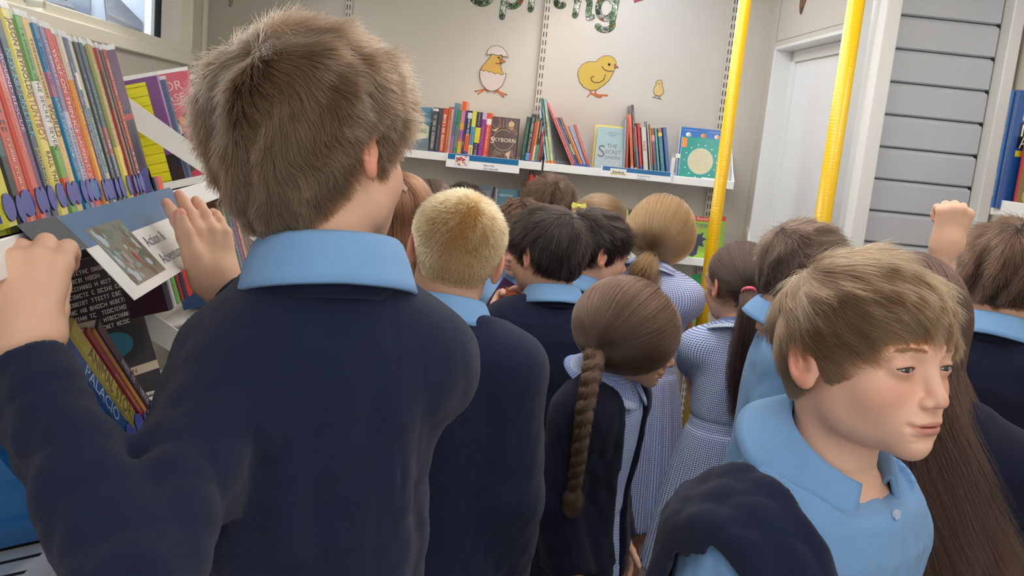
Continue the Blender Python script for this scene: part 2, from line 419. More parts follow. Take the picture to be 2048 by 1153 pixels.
strip_card((893, 306), (1039, 320), (1039, 350), (892, 331), 'white and blue card reading Pick n Mix, Just returned, clipped to the back shelf', pic_sweets, ['Pick n Mix', 'Just returned!'])
strip_card((1202, 334), (1343, 342), (1344, 363), (1201, 355), 'white and blue card reading Traditional Tales and Classics, on the back shelf', pic_bookfolk, ['Traditional Tales', 'and Classics'])
u, z = bk(1250, 508, -.218)
Mq = back_M(u, z, -.218)
card('shelf_label_card', Mq, .13, .034, 'small white card with a yellow end on the lower back shelf', 'shelf label', lambda b: b.add([(-.065, -.017, .0006), (-.03, -.017, .0006), (-.03, .017, .0006), (-.065, .017, .0006)], [(0, 1, 2, 3)], (232, 205, 60), 0, Mq))

# ---------------------------------------------------------------- yellow poles
def pole(p0, p1, Y, label, R=.0185):
    a = P(*p0, Y); b_ = P(*p1, Y); x = (a.x + b_.x) / 2
    o = empty('grab_pole', (x, Y, 0)); tag(o, label, 'pole', 'yellow grab poles')
    b = MB(); b.tube([(0, 0, .02), (0, 0, CEIL - .02)], R, 28); b.build('grip_tube', m_yel, o, smooth=True)
    for z0, z1 in ((0, .025), (CEIL - .025, CEIL)):
        b = MB(); b.tube([(0, 0, z0), (0, 0, z1)], .04, 24); b.build('flange', m_yel, o, bevel=.003)
pole((1490, 0), (1426, 480), 2.80, 'yellow textured grab pole in front of the back shelves, left of the door')
pole((1708, 0), (1650, 440), 2.50, 'yellow textured grab pole in front of the white door', .0225)

# ---------------------------------------------------------------- stickers on the back wall
m_flower = mat('floral_letter_print', (120, 150, 110), .4)
_N = m_flower.node_tree.nodes; _L = m_flower.node_tree.links
_t = _N.new('ShaderNodeTexCoord'); _v = _N.new('ShaderNodeTexVoronoi'); _v.inputs['Scale'].default_value = 34
_r = _N.new('ShaderNodeValToRGB'); _L.new(_t.outputs['Object'], _v.inputs['Vector'])
_s = _N.new('ShaderNodeSeparateColor'); _L.new(_v.outputs['Color'], _s.inputs[0]); _L.new(_s.outputs[0], _r.inputs[0])
_r.color_ramp.interpolation = 'CONSTANT'
_e = _r.color_ramp.elements; _e[0].position = 0; _e[0].color = (*lin((128, 160, 112)), 1); _e[1].position = .3; _e[1].color = (*lin((226, 226, 218)), 1)
for p_, c_ in ((.5, (206, 96, 52)), (.62, (222, 180, 60)), (.72, (70, 105, 72)), (.82, (128, 160, 112)), (.92, (80, 90, 140))):
    el = _e.new(p_); el.color = (*lin(c_), 1)
_v2 = _N.new('ShaderNodeTexVoronoi'); _v2.feature = 'DISTANCE_TO_EDGE'; _v2.inputs['Scale'].default_value = 60; _L.new(_t.outputs['Object'], _v2.inputs['Vector'])
_m = _N.new('ShaderNodeMath'); _m.operation = 'GREATER_THAN'; _m.inputs[1].default_value = .05; _L.new(_v2.outputs['Distance'], _m.inputs[0])
_x = _N.new('ShaderNodeMix'); _x.data_type = 'RGBA'; _L.new(_m.outputs[0], _x.inputs[0]); _x.inputs[6].default_value = (*lin((50, 62, 50)), 1); _L.new(_r.outputs[0], _x.inputs[7])
_L.new(_x.outputs[2], _N['Principled BSDF'].inputs['Base Color'])
# each letter is drawn as fat strokes (thickened centre lines) with a black rim
def fat(b, pts, r, off, col, mi, M):
    for (x0, y0), (x1, y1) in zip(pts[:-1], pts[1:]):
        dx, dy = x1 - x0, y1 - y0; L = math.hypot(dx, dy) or 1e-6; nx, ny = -dy / L * r, dx / L * r
        b.add([(x0 + nx, y0 + ny, off), (x0 - nx, y0 - ny, off), (x1 - nx, y1 - ny, off), (x1 + nx, y1 + ny, off)], [(0, 1, 2, 3)], col, mi, M)
    for (x, y) in pts:
        b.add([(x + r * math.cos(k * math.pi / 6), y + r * math.sin(k * math.pi / 6), off) for k in range(12)], [list(range(12))], col, mi, M)
def arc(cx, cy, rx, ry, a0, a1, n=14): return [(cx + rx * math.cos(math.radians(a0 + (a1 - a0) * i / n)), cy + ry * math.sin(math.radians(a0 + (a1 - a0) * i / n))) for i in range(n + 1)]
# px of the baseline point and strokes in pixel units (y up) relative to it
LET = [
    ('s', (962, 5), [arc(0, 46, 19, 16, 20, 250) + arc(0, 14, 19, 16, 80, -160)]),
    ('p', (1004, 34), [[(0, 0), (2, 72)], arc(16, 36 + 4, 17, 19, -130, 170)]),
    ('r', (1061, 19), [[(0, 0), (2, 40)], arc(13, 34, 12, 12, 150, 30)]),
    ('i', (1113, 8), [[(2, 36), (0, 6)] + arc(7, 2, 7, 5, 180, 330), [(3, 52), (3, 53)]]),
    ('n', (1150, 31), [[(0, 0), (5, 44)], arc(13, 22, 13, 16, 160, 0) + [(25, 10), (27, -2), (33, 0)]]),
    ('g', (1211, 16), [arc(1, 0, 15, 20, 40, 330), [(20, 22), (16, -26)] + arc(2, -30, 15, 11, 10, -150)]),
]
VST = -.0012
for ch, (px, py), strokes in LET:
    o = empty('wall_letter'); r = 4.9
    for nm, rr, off, mi in (('outline', r + 1.0, -.0008, m_vc), ('letter_face', r, -.0016, m_flower)):
        b = MB()
        cu_, cz_ = bk(px, py, 0); k = 4.25 / F * 1.0
        for st in strokes:
            fat(b, [(x * k, y * k) for x, y in st], rr * k, -off, (35, 40, 34), 0, None)
        b.build(nm, mm := mi, o)
    o.matrix_world = back_M(cu_, cz_, 0)
    tag(o, 'floral green and orange letter %s of the word spring on the back wall' % ch, 'letter', 'letters of the word spring on the back wall')
def sticker(name, px, py, label, cat, shapes, scale=1.0):
    """shapes: (points in px relative to (px,py), y down, colour); lines are thin fat strokes"""
    o = MB(); cu_, cz_ = bk(px, py, 0); M = back_M(cu_, cz_, 0); k = DB / F; z = .0008
    for kind, pts, col, *r in shapes:
        z += .00035
        q = [(x * k, -y * k) for x, y in pts]
        if kind == 'fill':
            fat(o, q + [q[0]], .9 * k, z, (60, 42, 30), 0, M) ; z += .00035
            import mathutils
            tris = mathutils.geometry.tessellate_polygon([[Vector((x, y, 0)) for x, y in q]])
            o.add([(x, y, z) for x, y in q], [tuple(t) for t in tris], col, 0, M)
        else: fat(o, q, r[0] * k, z, col, 0, M)
    return tag(o.build(name, m_vc), label, cat)
LINE = (62, 42, 30)
def foot(x, y, s): return [('line', [(x, y), (x - 1 * s, y + 8)], (205, 112, 60), 1.6), ('line', [(x - s, y + 8), (x - 17 * s, y + 13)], (205, 112, 60), 1.4), ('line', [(x - s, y + 8), (x - 12 * s, y + 17)], (205, 112, 60), 1.3), ('line', [(x - s, y + 8), (x + 6 * s, y + 12)], (205, 112, 60), 1.2), ('line', [(x - 17 * s, y + 13), (x - 20 * s, y + 13)], LINE, .7), ('line', [(x - 12 * s, y + 17), (x - 14 * s, y + 19)], LINE, .7)]
cx0, cy0 = 988, 145
sticker('chick_sticker', cx0, cy0, 'wall sticker of a yellow chick hatching from a white eggshell, with a shell cap', 'sticker',
  foot(-14, 26, 1) + foot(10, 27, -1) +
  [('fill', [(-12, -24), (-7, -34), (6, -36), (13, -30), (12, -22), (11, -12), (17, 0), (17, 8), (-26, 6), (-24, -8), (-18, -16)], (216, 170, 84)),
   ('fill', [(-27, -2), (-21, 0), (-15, -2), (-10, 1), (-4, 0), (2, 3), (8, 1), (14, 4), (24, 0), (22, 12), (17, 25), (8, 33), (-2, 36), (-12, 33), (-21, 24), (-26, 12)], (218, 203, 196)),
   ('fill', [(-17, -33), (-15, -41), (-9, -48), (1, -51), (12, -48), (20, -41), (25, -30), (20, -33), (15, -32), (12, -35), (4, -33), (-6, -35), (-13, -33)], (222, 208, 200)),
   ('fill', [(11, -27), (20, -22), (10, -20)], (205, 112, 60)), ('line', [(7, -29), (7.5, -28.5)], (40, 28, 20), 1.7), ('line', [(2, -18), (8, -17), (14, -18)], LINE, .6)])
cx0, cy0 = 1194, 150
sticker('chick_sticker', cx0, cy0, 'large wall sticker of a plump yellow chick standing in profile', 'sticker',
  [('line', [(-10, 28), (-8, 36), (4, 38), (24, 37)], (205, 112, 60), 1.8), ('line', [(-8, 36), (6, 42), (12, 42)], (205, 112, 60), 1.4), ('line', [(-8, 36), (-14, 43)], (205, 112, 60), 1.2), ('line', [(0, 30), (2, 37), (14, 39)], (205, 112, 60), 1.5),
   ('fill', [(-5, -24), (2, -32), (10, -37), (20, -38), (29, -34), (34, -27), (33, -18), (31, -8), (24, 8), (12, 20), (2, 28), (-10, 30), (-22, 26), (-32, 16), (-37, 2), (-36, -8), (-30, -17), (-20, -23)], (214, 180, 74)),
   ('fill', [(32, -23), (39, -18), (32, -17)], (190, 104, 70)), ('line', [(21, -22), (21.5, -21.5)], (40, 28, 20), 2.4),
   ('line', [(8, -17), (12, -12), (20, -9), (30, -10)], LINE, .7), ('line', [(16, -2), (14, 8), (6, 14), (-4, 15), (-10, 11), (-11, 6), (-6, 3)], LINE, .7)])
sticker('chick_sticker', 1317, 178, 'small wall sticker of a standing yellow chick, seen from the front', 'sticker',
  [('line', [(-3, 12), (-4, 17), (-9, 17)], (120, 110, 90), .9), ('line', [(3, 12), (4, 18), (-1, 18)], (120, 110, 90), .9), ('line', [(4, 18), (8, 19)], (120, 110, 90), .8),
   ('fill', [(-6, -12), (-2, -16), (3, -16), (6, -12), (5, -7), (9, -1), (10, 6), (6, 12), (0, 13), (-6, 11), (-9, 5), (-8, -2), (-5, -7)], (222, 190, 120)),
   ('line', [(-2, -11), (-1.8, -11)], (40, 28, 20), .7), ('line', [(2, -11), (2.2, -11)], (40, 28, 20), .7), ('line', [(-.6, -9), (.6, -9)], (200, 110, 60), .9)])
sticker('bunting_sticker', 1276, -2, 'corner of a crimson paper shape stuck high on the back wall', 'sticker', [('fill', [(-10, -14), (14, -14), (16, -2), (-6, 7)], (190, 40, 66))])
sticker('feather_sticker', 460, 2, 'small grey sketched sticker high on the back wall beside the window', 'sticker', [('fill', [(-4, -12), (4, -10), (5, 2), (1, 11), (-2, 8), (1, 2), (-4, -2)], (176, 160, 146))])
# brown owl-like leaf over the door, and the joint line of that panel
p = on_plane(1606, 2, (MSW @ Vector((0, 0, 0))), MSW.to_3x3() @ Vector((0, 1, 0)))
b = MB(); Mo = M3(p + nn * .0012, -(MSW.to_3x3() @ Vector((1, 0, 0))), (0, 0, 1))
k = 3.8 / F
for pts, c, zz_ in (([(-14, 14), (14, 14), (15, 0), (8, -14), (2, -27), (-6, -22), (-12, -8)], (92, 56, 40), .0), ([(-8, 14), (10, 14), (8, -6), (0, -16), (-6, -6)], (168, 104, 66), .0006), ([(-3, 14), (3, 14), (0, -22)], (60, 36, 28), .0012)):
    b.add([(x * k * 1.3, y * k, zz_) for x, y in pts], [list(range(len(pts)))], c, 0, Mo)
tag(b.build('leaf_sticker', m_vc), 'brown leaf shaped sticker above the white door', 'sticker')
pz = on_plane(1555, 83, MSW @ Vector((0, 0, 0)), MSW.to_3x3() @ Vector((0, 1, 0)))
b = MB(); sbox(b, -LD - .02, .002, -.0012, 0, pz.z - .001, pz.z + .001, (150, 140, 128)); sbox(b, 0, .002, -.0012, 0, pz.z, CEIL, (150, 140, 128))
tag(b.build('trim_7', m_vc), kind='structure')

# ---------------------------------------------------------------- the street seen through the left window
m_slate = mat('slate_roof', (120, 122, 128), .6)
_N = m_slate.node_tree.nodes; _L = m_slate.node_tree.links
_t = _N.new('ShaderNodeTexCoord'); _bk = _N.new('ShaderNodeTexBrick'); _bk.inputs['Scale'].default_value = 5; _bk.inputs['Color1'].default_value = (*lin((92, 94, 100)), 1); _bk.inputs['Color2'].default_value = (*lin((62, 66, 72)), 1); _bk.inputs['Mortar'].default_value = (*lin((60, 62, 66)), 1)
_bk.inputs['Mortar Size'].default_value = .02
_L.new(_t.outputs['UV'], _bk.inputs['Vector']); _L.new(_bk.outputs[0], _N['Principled BSDF'].inputs['Base Color'])
m_rend = mat('white_render', (225, 228, 232), .8)
def roofq(o_parent, a, b_, c, d, s=1.0):
    me = bpy.data.meshes.new('roof'); me.from_pydata([a, b_, c, d, Vector(a) - Vector((0, 0, .12)), Vector(b_) - Vector((0, 0, .12)), Vector(c) - Vector((0, 0, .12)), Vector(d) - Vector((0, 0, .12))], [], [(0, 1, 2, 3), (7, 6, 5, 4), (0, 4, 5, 1), (1, 5, 6, 2), (2, 6, 7, 3), (3, 7, 4, 0)])
    uv = me.uv_layers.new(name='UV'); L1 = (Vector(b_) - Vector(a)).length; L2 = (Vector(d) - Vector(a)).length
    for i, t in enumerate([(0, 0), (L1 * s, 0), (L1 * s, L2 * s), (0, L2 * s)]): uv.data[i].uv = t
    me.materials.append(m_slate); return link(bpy.data.objects.new('roof', me), o_parent)
h = empty('house', (-6, 14, 0)); tag(h, 'white rendered house with a slate roof seen through the left window', 'house')
def W(px, py, Y): return P(px, py, Y) - Vector((-6, 14, 0))
roofq(h, W(212, 26, 12.0), W(285, 62, 12.6), W(285, -60, 15), W(203, -60, 14.5), 1)
roofq(h, W(222, 74, 11.0), W(272, 84, 11.0), W(262, 60, 11.6), W(214, 38, 11.8), 1.3)
roofq(h, W(92, 2, 12.5), W(150, 16, 12.2), W(140, 4, 12.8), W(92, -12, 13), 1.3)
b = MB()
for (px0, px1, Yw) in ((60, 215, 13.2), (215, 300, 12.9), (288, 420, 12.3)):
    p0, p1 = W(px0, 60, Yw), W(px1, 60, Yw); b.box(p0.x, p1.x, p0.y, p0.y + .3, -1, 9.5)
b.build('house_wall', m_rend, h)
b = MB()
for px, py in ((105, 24), (150, 32)):
    q = W(px, py, 13.1); b.box(q.x - .22, q.x + .22, q.y - .05, q.y, q.z - .3, q.z + .3)
b.build('house_window', mat('dark_window', (120, 130, 142), .2), h)
panel('ground', Matrix.Identity(4), mat('asphalt', (120, 120, 120), .9), -40, 40, -10, 60, -.9, -.8)
# ---------------------------------------------------------------- books
# glyph-like dashes stand for lettering too small to read in the photograph
def dashes(b, M, length, hgt, col, seed, z=.0009):
    r = random.Random(seed); x = -length / 2
    while x < length / 2 - hgt * .4:
        wd = hgt * r.choice((.35, .5, .6, .7))
        if r.random() < .16: x += hgt * .6; continue
        k = r.random(); g = hgt * .16
        if k < .35: parts = [(0, g, -.5, .5), (g, wd, .5 - .18, .5), (g, wd, -.5, -.5 + .18)]
        elif k < .6: parts = [(0, g, -.5, .5), (wd - g, wd, -.5, .5), (g, wd - g, -.08, .08)]
        elif k < .8: parts = [(wd / 2 - g / 2, wd / 2 + g / 2, -.5, .5), (0, wd, .34, .5)]
        else: parts = [(0, g, -.5, .5), (wd - g, wd, -.5, .5), (g, wd - g, -.5, -.34), (g, wd - g, .34, .5)]
        for a, c, d, e in parts:
            b.add([(x + a, d * hgt, z), (x + c, d * hgt, z), (x + c, e * hgt, z), (x + a, e * hgt, z)], [(0, 1, 2, 3)], col, 0, M)
        x += wd + hgt * .2
def ell_pts(cx, cy, rx, ry, z, n=18): return [(cx + rx * math.cos(2 * math.pi * i / n), cy + ry * math.sin(2 * math.pi * i / n), z) for i in range(n)]
def darker(c, k=.7): return tuple(v * k for v in c)
ALL_LABELS = {}
def uniq(label):
    return label
def book(M, th, h, d, col, label, group=None, bands=(), text=(), front=None, sticker=None, sblue=0, back=None, parent=None, name='book', jacket=False, front2=None):
    """spine at local y=0 facing -y; x thickness; z up; depth +y. bands: (z0,z1,colour) as fractions of the height.
       text: (z centre fraction, length fraction, colour, string or None, letter height fraction of the thickness)"""
    b = MB(); t = min(.0016, th * .16); hx = th / 2
    r_ = min(.003, th * .25)
    # boards and rounded spine as one shell
    prof = [(-hx, d), (-hx, r_), (-hx * .72, .0), (hx * .72, .0), (hx, r_), (hx, d), (hx - t, d), (hx - t, r_ + t), (-hx + t, r_ + t), (-hx + t, d)]
    b.prism(prof, 'z', 0, h, col)
    b.f.pop(); b.c.pop(); b.m.pop() if False else None
    b2 = MB(); b2.v = b.v; b2.f = []; b2.c = []; b2.m = []
    n = len(prof)
    for i in range(n): b2.f.append([i, (i + 1) % n, (i + 1) % n + n, i + n]); b2.c.append(col if i < 5 else (225, 220, 210)); b2.m.append(0)
    for quad in ((0, 1, 8, 9), (1, 2, 3, 4, 7, 8), (4, 5, 6, 7)):
        b2.f.append(list(quad)[::-1]); b2.c.append(col); b2.m.append(0); b2.f.append([q + n for q in quad]); b2.c.append(col); b2.m.append(0)
    b = b2
    e = .00025
    for z0, z1, c in bands:
        b.add([(-hx * .74, -e, z0 * h), (hx * .74, -e, z0 * h), (hx * .74, -e, z1 * h), (-hx * .74, -e, z1 * h)], [(0, 1, 2, 3)], c)
        b.add([(hx * .74, -e, z0 * h), (hx + e, r_, z0 * h), (hx + e, r_, z1 * h), (hx * .74, -e, z1 * h)], [(0, 1, 2, 3)], c)
        b.add([(-hx - e, r_, z0 * h), (-hx * .74, -e, z0 * h), (-hx * .74, -e, z1 * h), (-hx - e, r_, z1 * h)], [(0, 1, 2, 3)], c)
    TM = M3((0, 0, 0), (0, 0, -1), (1, 0, 0))
    for i, (zc, ln, c, s_, k) in enumerate(text):
        tm = T(0, -e - .0002, zc * h) @ TM
        if s_: b.text(s_, th * k, tm, c, fit=ln * h)
        else: dashes(b, tm, ln * h, th * k * .62, c, (int(col[0]) * 31 + i * 7 + int(th * 1e5)) & 0xffff, .0)
    if front2: front2(b, M3((hx + .0001, d / 2, h / 2), (0, 1, 0), (0, 0, 1)) @ Matrix.Diagonal((1, 1, .3, 1)), d, h)
    FM = M3((-hx - .0001, d / 2, h / 2), (0, -1, 0), (0, 0, 1)) @ Matrix.Diagonal((1, 1, .3, 1))       # face seen from the near side (x = -hx)
    if front: front(b, FM, d, h)
    o = b.build(name, m_book, parent); o.matrix_world = M
    tag(o, label, 'book', group)
    p = MB(); p.box(-hx + t, hx - t, r_ + t, d - .003, .003, h - .003); p.build('pages', m_pages, o)
    if sblue:
        s = MB(); z0 = h * (.02 if sblue > .05 else 0); s.box(-hx - .0009, hx + .0009, -.0012, min(.02, d * .3), 0.0005, sblue, (62, 78, 160) if sblue > 0 else 0); s.build('spine_sticker', m_stick, o)
    if sticker:
        zc, rad, c = sticker; s = MB(); ry = rad; 
        for k, off in ((1, 0),):
            pts = ell_pts(0, zc * h, hx * .98, ry, 0)
            s.add([(x, -.0014, z) for x, z, _ in pts], [list(range(len(pts)))], c)
            s.add([(x, -.0008, z) for x, z, _ in pts], [list(range(len(pts)))[::-1]], c)
            q = [(hx + .0008, r_ + .012 * math.cos(a), zc * h + ry * math.sin(a)) for a in [(-90 + 18 * i) * math.pi / 180 for i in range(11)]]
            s.add(q, [list(range(11))], c); 
            q = [(-hx - .0008, r_ + .012 * math.cos(a), zc * h + ry * math.sin(a)) for a in [(-90 + 18 * i) * math.pi / 180 for i in range(11)]]
            s.add(q, [list(range(11))[::-1]], c)
            s.add([(hx * .7, -.0014, zc * h - ry * .8), (hx + .0008, r_, zc * h - ry), (hx + .0008, r_, zc * h + ry), (hx * .7, -.0014, zc * h + ry * .8)], [(0, 1, 2, 3)], c)
        s.build('spine_sticker', m_stick, o)
    if jacket:   # loose clear sleeve standing a little proud of the head of the book
        j = MB(); 
        j.box(-hx - .0006, -hx - .0004, 0.0, d * .96, h, h + .007); j.box(hx + .0004, hx + .0006, 0.0, d * .96, h, h + .007); j.box(-hx * .8, hx * .8, -.0008, -.0004, h, h + .007)
        j.build('clear_jacket', m_jacket, o)
    return o
m_jacket = mat('clear_plastic_jacket', (250, 250, 250), .2, alpha=.5, coat=.5)

# ---- upper back shelf: spine rectangles measured on the shelf
YSP = -.200
def bb(x0, x1, ytop, ybot, col, label, lean=0.0, d=.13, z0=None, v=YSP, yaw=0.0, **k):
    """book standing on the shelf whose spine fills px x0..x1 (bottom) and whose top reaches ytop"""
    z0 = ZU - .0185 if z0 is None else z0
    ua, _ = bk(x0, ybot, v); ub, _ = bk(x1, ybot, v)
    th = (ub - ua) * math.cos(lean) * .97
    ut, zt = bk((x0 + x1) / 2, ytop, v)
    h = (zt - z0) / math.cos(lean) - abs(math.sin(lean)) * th
    piv = th / 2 * (1 if lean < 0 else -1)
    M = MBK @ T((ua + ub) / 2, v, z0) @ RZ(yaw) @ T(-piv * 0, 0, abs(math.sin(lean)) * th / 2) @ RY(-lean)
    return book(M, th, h, d, col, label, **k)
WH = (235, 232, 225); BL = (62, 80, 165)
UL = 'books on the left bay of the upper back shelf'; UR = 'books on the right bay of the upper back shelf'
def z1x(z): return 820 + z / 6.78
def z1y(z): return 190 + z / 6.78
def lipy(x): return 299 + (x - 824) * (326.4 - 299) / (1085 - 824)
# x0 x1 top (zoom px), colour, bands, text, words for the label
rowA = [
 (250, 322, 165, (74, 76, 80), [(.93, .98, (225, 222, 214))], [(.5, .7, (215, 212, 205), None, .7)], 'dark charcoal paperback with pale capital lettering, right of the cream cloud cover'),
 (328, 378, 172, (66, 76, 84), [], [(.4, .5, (150, 165, 160), None, .4)], 'thin slate grey paperback squeezed in left of the salmon red spine'),
 (380, 452, 172, (196, 82, 56), [(.0, .1, (96, 70, 140))], [(.6, .6, (250, 240, 225), None, .7), (.2, .2, (250, 240, 225), None, .5)], 'salmon red book with bold white lettering, fourth spine of the left bay'),
 (456, 496, 152, (196, 104, 58), [], [(.5, .5, (230, 190, 150), None, .35)], 'plain rust orange thin book between the salmon red and pale pink spines'),
 (498, 525, 182, (216, 178, 176), [], [(.5, .7, (110, 60, 80), None, .5)], 'very thin pale pink paperback left of the tall grey blue book'),
 (527, 572, 98, (112, 140, 166), [(0, .12, (214, 80, 84)), (.12, .4, (150, 112, 160)), (.4, .66, (98, 112, 134))], [(.78, .3, (40, 50, 80), None, .6)], 'tall grey blue book fading to pink at its foot, with dark lettering at the top'),
 (576, 624, 198, (54, 140, 82), [(.22, .68, (116, 136, 124))], [(.45, .42, (50, 70, 60), None, .45)], 'green book with a grey middle panel, left of the tallest orange spine'),
 (626, 684, 78, (226, 104, 52), [(.0, .30, (222, 166, 66)), (.3, .36, (200, 110, 90)), (.36, .5, (166, 96, 160)), (.5, .62, (222, 158, 60)), (.62, .84, (214, 124, 160))], [], 'tallest spine of the left bay, striped orange, pink and yellow'),
 (686, 712, 208, (54, 70, 112), [], [(.3, .12, WH, None, .5)], 'thin navy paperback just right of the tallest orange and pink spine'),
 (714, 774, 206, (50, 52, 84), [(0, .16, (96, 74, 140)), (.16, .52, (220, 92, 54)), (.84, .96, (214, 208, 214))], [(.66, .34, WH, None, .6)], 'half navy, half orange spine with a pale oval at its head'),
 (778, 834, 212, (92, 158, 186), [(0, .30, (226, 214, 140)), (.68, 1, (214, 214, 92))], [(.45, .3, (60, 110, 160), None, .45), (.17, .16, (50, 50, 50), None, .5)], 'sky blue and lemon yellow spine with a black sketch near the foot'),
 (840, 910, 226, (66, 48, 82), [(.36, .68, (226, 206, 60))], [(.84, .28, (190, 180, 200), None, .35), (.17, .3, (200, 190, 210), None, .6)], 'dark purple spine with a yellow oval label in its middle'),
 (912, 972, 232, (154, 62, 140), [(.86, 1, (206, 176, 206))], [(.5, .4, (190, 110, 180), None, .4)], 'plain magenta spine with a pale pink head'),
 (976, 1040, 238, (222, 84, 50), [(.76, .88, (240, 226, 214))], [(.5, .6, (250, 210, 190), None, .45), (.1, .08, WH, None, .5)], 'orange red spine right before the brown SKYBORN cover'),
 (1492, 1546, 288, (44, 84, 68), [], [(.55, .7, (120, 160, 150), None, .5)], 'bottle green spine right of the cream fore-edge of the SKYBORN book'),
 (1552, 1608, 250, (62, 66, 66), [(.1, .24, (96, 148, 214))], [(.68, .5, (205, 205, 200), None, .62), (.34, .25, (230, 225, 205), None, .5)], 'tall charcoal spine with light lettering and a light blue foot sticker'),
 (1608, 1646, 362, (206, 84, 44), [], [(.5, .7, (150, 40, 40), None, .4)], 'short orange spine right of the tall charcoal one'),
 (1647, 1668, 345, (214, 150, 90), [(.0, .45, (226, 214, 200))], [], 'very thin tan and white spine between the short orange and green black ones'),
 (1670, 1720, 302, (40, 44, 44), [(.1, .45, (96, 150, 116))], [(.75, .4, (190, 200, 195), None, .4), (.3, .3, (60, 90, 70), None, .5)], 'black spine with a green lower half near the middle upright'),
 (1722, 1750, 304, (46, 40, 42), [(.1, .75, (176, 60, 60))], [(.85, .2, WH, None, .5)], 'thin red and black spine near the middle upright'),
 (1752, 1786, 304, (32, 34, 38), [], [(.5, .6, (160, 165, 170), None, .45)], 'thin black spine, last book of the left bay before the middle upright'),
]
for i, (a, c, t, col, bands, text, lab) in enumerate(rowA):
    x0, x1 = z1x(a), z1x(c)
    bb(x0 - .5, x1 + .3, z1y(t), lipy((x0 + x1) / 2), col, lab, group=UL, bands=bands, text=text, sblue=.021 if i not in (3, 4, 15) else 0, lean=-.035 if i < 14 else -.06)
# a few more spines of the same bay where the tall boy's head leaves gaps
def face_out(px0, px1, ytop, ybot, M0z, v, th, col, label, front, tilt=.16, group=None, yaw=0, **k):
    """a book standing with its cover towards the room"""
    u0, _ = bk(px0, ybot, v); u1, _ = bk(px1, ybot, v); _, zt = bk((px0 + px1) / 2, ytop, v + .02)
    wd = u1 - u0; h = (zt - M0z) / math.cos(tilt)
    # local book: near face x=-hx must face the viewer -> turn the book so its -x looks along -v
    M = MBK @ T(u0, v, M0z) @ RZ(yaw) @ RX(-tilt) @ RZ(math.pi / 2) @ T(th / 2, 0, 0) @ T(0, 0, 0)
    M = M @ Matrix.Rotation(math.pi, 4, 'Z') if False else M
    # RZ(90): local x -> world +v ; local y -> world -u : spine at the right edge; mirror the depth axis by starting at the right edge
    M = MBK @ T(u1, v, M0z) @ RZ(yaw) @ RX(-tilt) @ RZ(math.pi / 2) @ T(th / 2, 0, 0)
    return book(M, th, h, wd, col, label, front=front, group=group, **k)
# in this pose the cover frame FM has x running to the viewer's right and y up
def f_sky(b, M, wd, h):
    r = random.Random(5)
    def L(x0, y0, x1, y1, w_, c, z=.0008):
        dx, dy = x1 - x0, y1 - y0; n = math.hypot(dx, dy); nx, ny = -dy / n * w_ / 2, dx / n * w_ / 2
        b.add([(x0 - nx, y0 - ny, z), (x1 - nx, y1 - ny, z), (x1 + nx, y1 + ny, z), (x0 + nx, y0 + ny, z)], [(0, 1, 2, 3)], c, 0, M)
    c = (214, 178, 140)
    for k in range(64):
        a = k / 64 * 2 * math.pi; r0 = .36 * wd * r.uniform(1.12, 1.3); r1 = wd * r.uniform(.48, .8)
        x0, y0, x1, y1 = r0 * math.cos(a), r0 * math.sin(a), r1 * math.cos(a), r1 * math.sin(a)
        if abs(x1) < wd * .48 and abs(y1) < h * .48: L(x0, y0, x1, y1, .0011, c)
    p = [(.36 * wd * math.cos(a), .36 * wd * math.sin(a)) for a in [i * math.pi / 14 for i in range(4, 30)]]
    for q0, q1 in zip(p[:-1], p[1:]): L(*q0, *q1, .0016, c, .001)
    b.text('SKYBORN', .024, M @ T(0, .0, .0014), (232, 214, 190), fit=wd * .86)
    b.text('S', .040, M @ T(-wd * .39, -.004, .0015), (232, 214, 190))
    b.add(ell_pts(wd * .22, h * .36, .013, .013, .001), [list(range(18))], (196, 170, 122), 0, M)
    b.add(ell_pts(wd * .24, h * .27, .010, .009, .0011), [list(range(18))], (176, 112, 84), 0, M)
    b.add([(wd * .1, -h * .30, .001), (wd * .28, -h * .22, .001), (wd * .24, -h * .42, .001), (wd * .18, -h * .36, .001)], [(0, 1, 2, 3)], c, 0, M)
    b.add([(-wd * .46, h * .2, .001), (-wd * .3, h * .17, .001), (-wd * .2, h * .26, .001), (-wd * .32, h * .22, .001)], [(0, 1, 2, 3)], c, 0, M)
ZS = ZU - .0185
face_out(z1x(1046), z1x(1436), z1y(300), lipy(1003), ZS, -.198, .024, (84, 62, 58), 'dark brown face-out book titled SKYBORN with cream rays round a circle', f_sky, group=None)
def f_ners(b, M, wd, h):
    b.add([(-wd / 2, h * .12, .0005), (wd / 2, h * .12, .0005), (wd / 2, h / 2, .0005), (-wd / 2, h / 2, .0005)], [(0, 1, 2, 3)], (84, 132, 160), 0, M)
    pts = [(-.5, .26), (-.2, .3), (0, .26), (.1, .14), (.3, .17), (.46, .1), (.46, -.14), (.3, -.16), (.1, -.2), (-.1, -.17), (-.5, -.24)]
    b.add([(x * wd, y * h, .0009) for x, y in pts], [list(range(len(pts)))], (216, 214, 184), 0, M)
    b.text('NERS', .026, M @ T(wd * .2, 0, .0014), (60, 80, 84), fit=wd * .5)
    b.add([(-wd / 2, -h / 2, .0007), (wd / 2, -h / 2, .0007), (wd / 2, -h * .2, .0007), (0, -h * .3, .0007), (-wd / 2, -h * .36, .0007)], [(0, 1, 2, 3, 4)], (112, 124, 130), 0, M)
face_out(788, 856, z1y(146), lipy(850), ZS, -.198, .03, (118, 138, 150), 'pale blue face-out book with a cream cloud on its cover', f_ners)
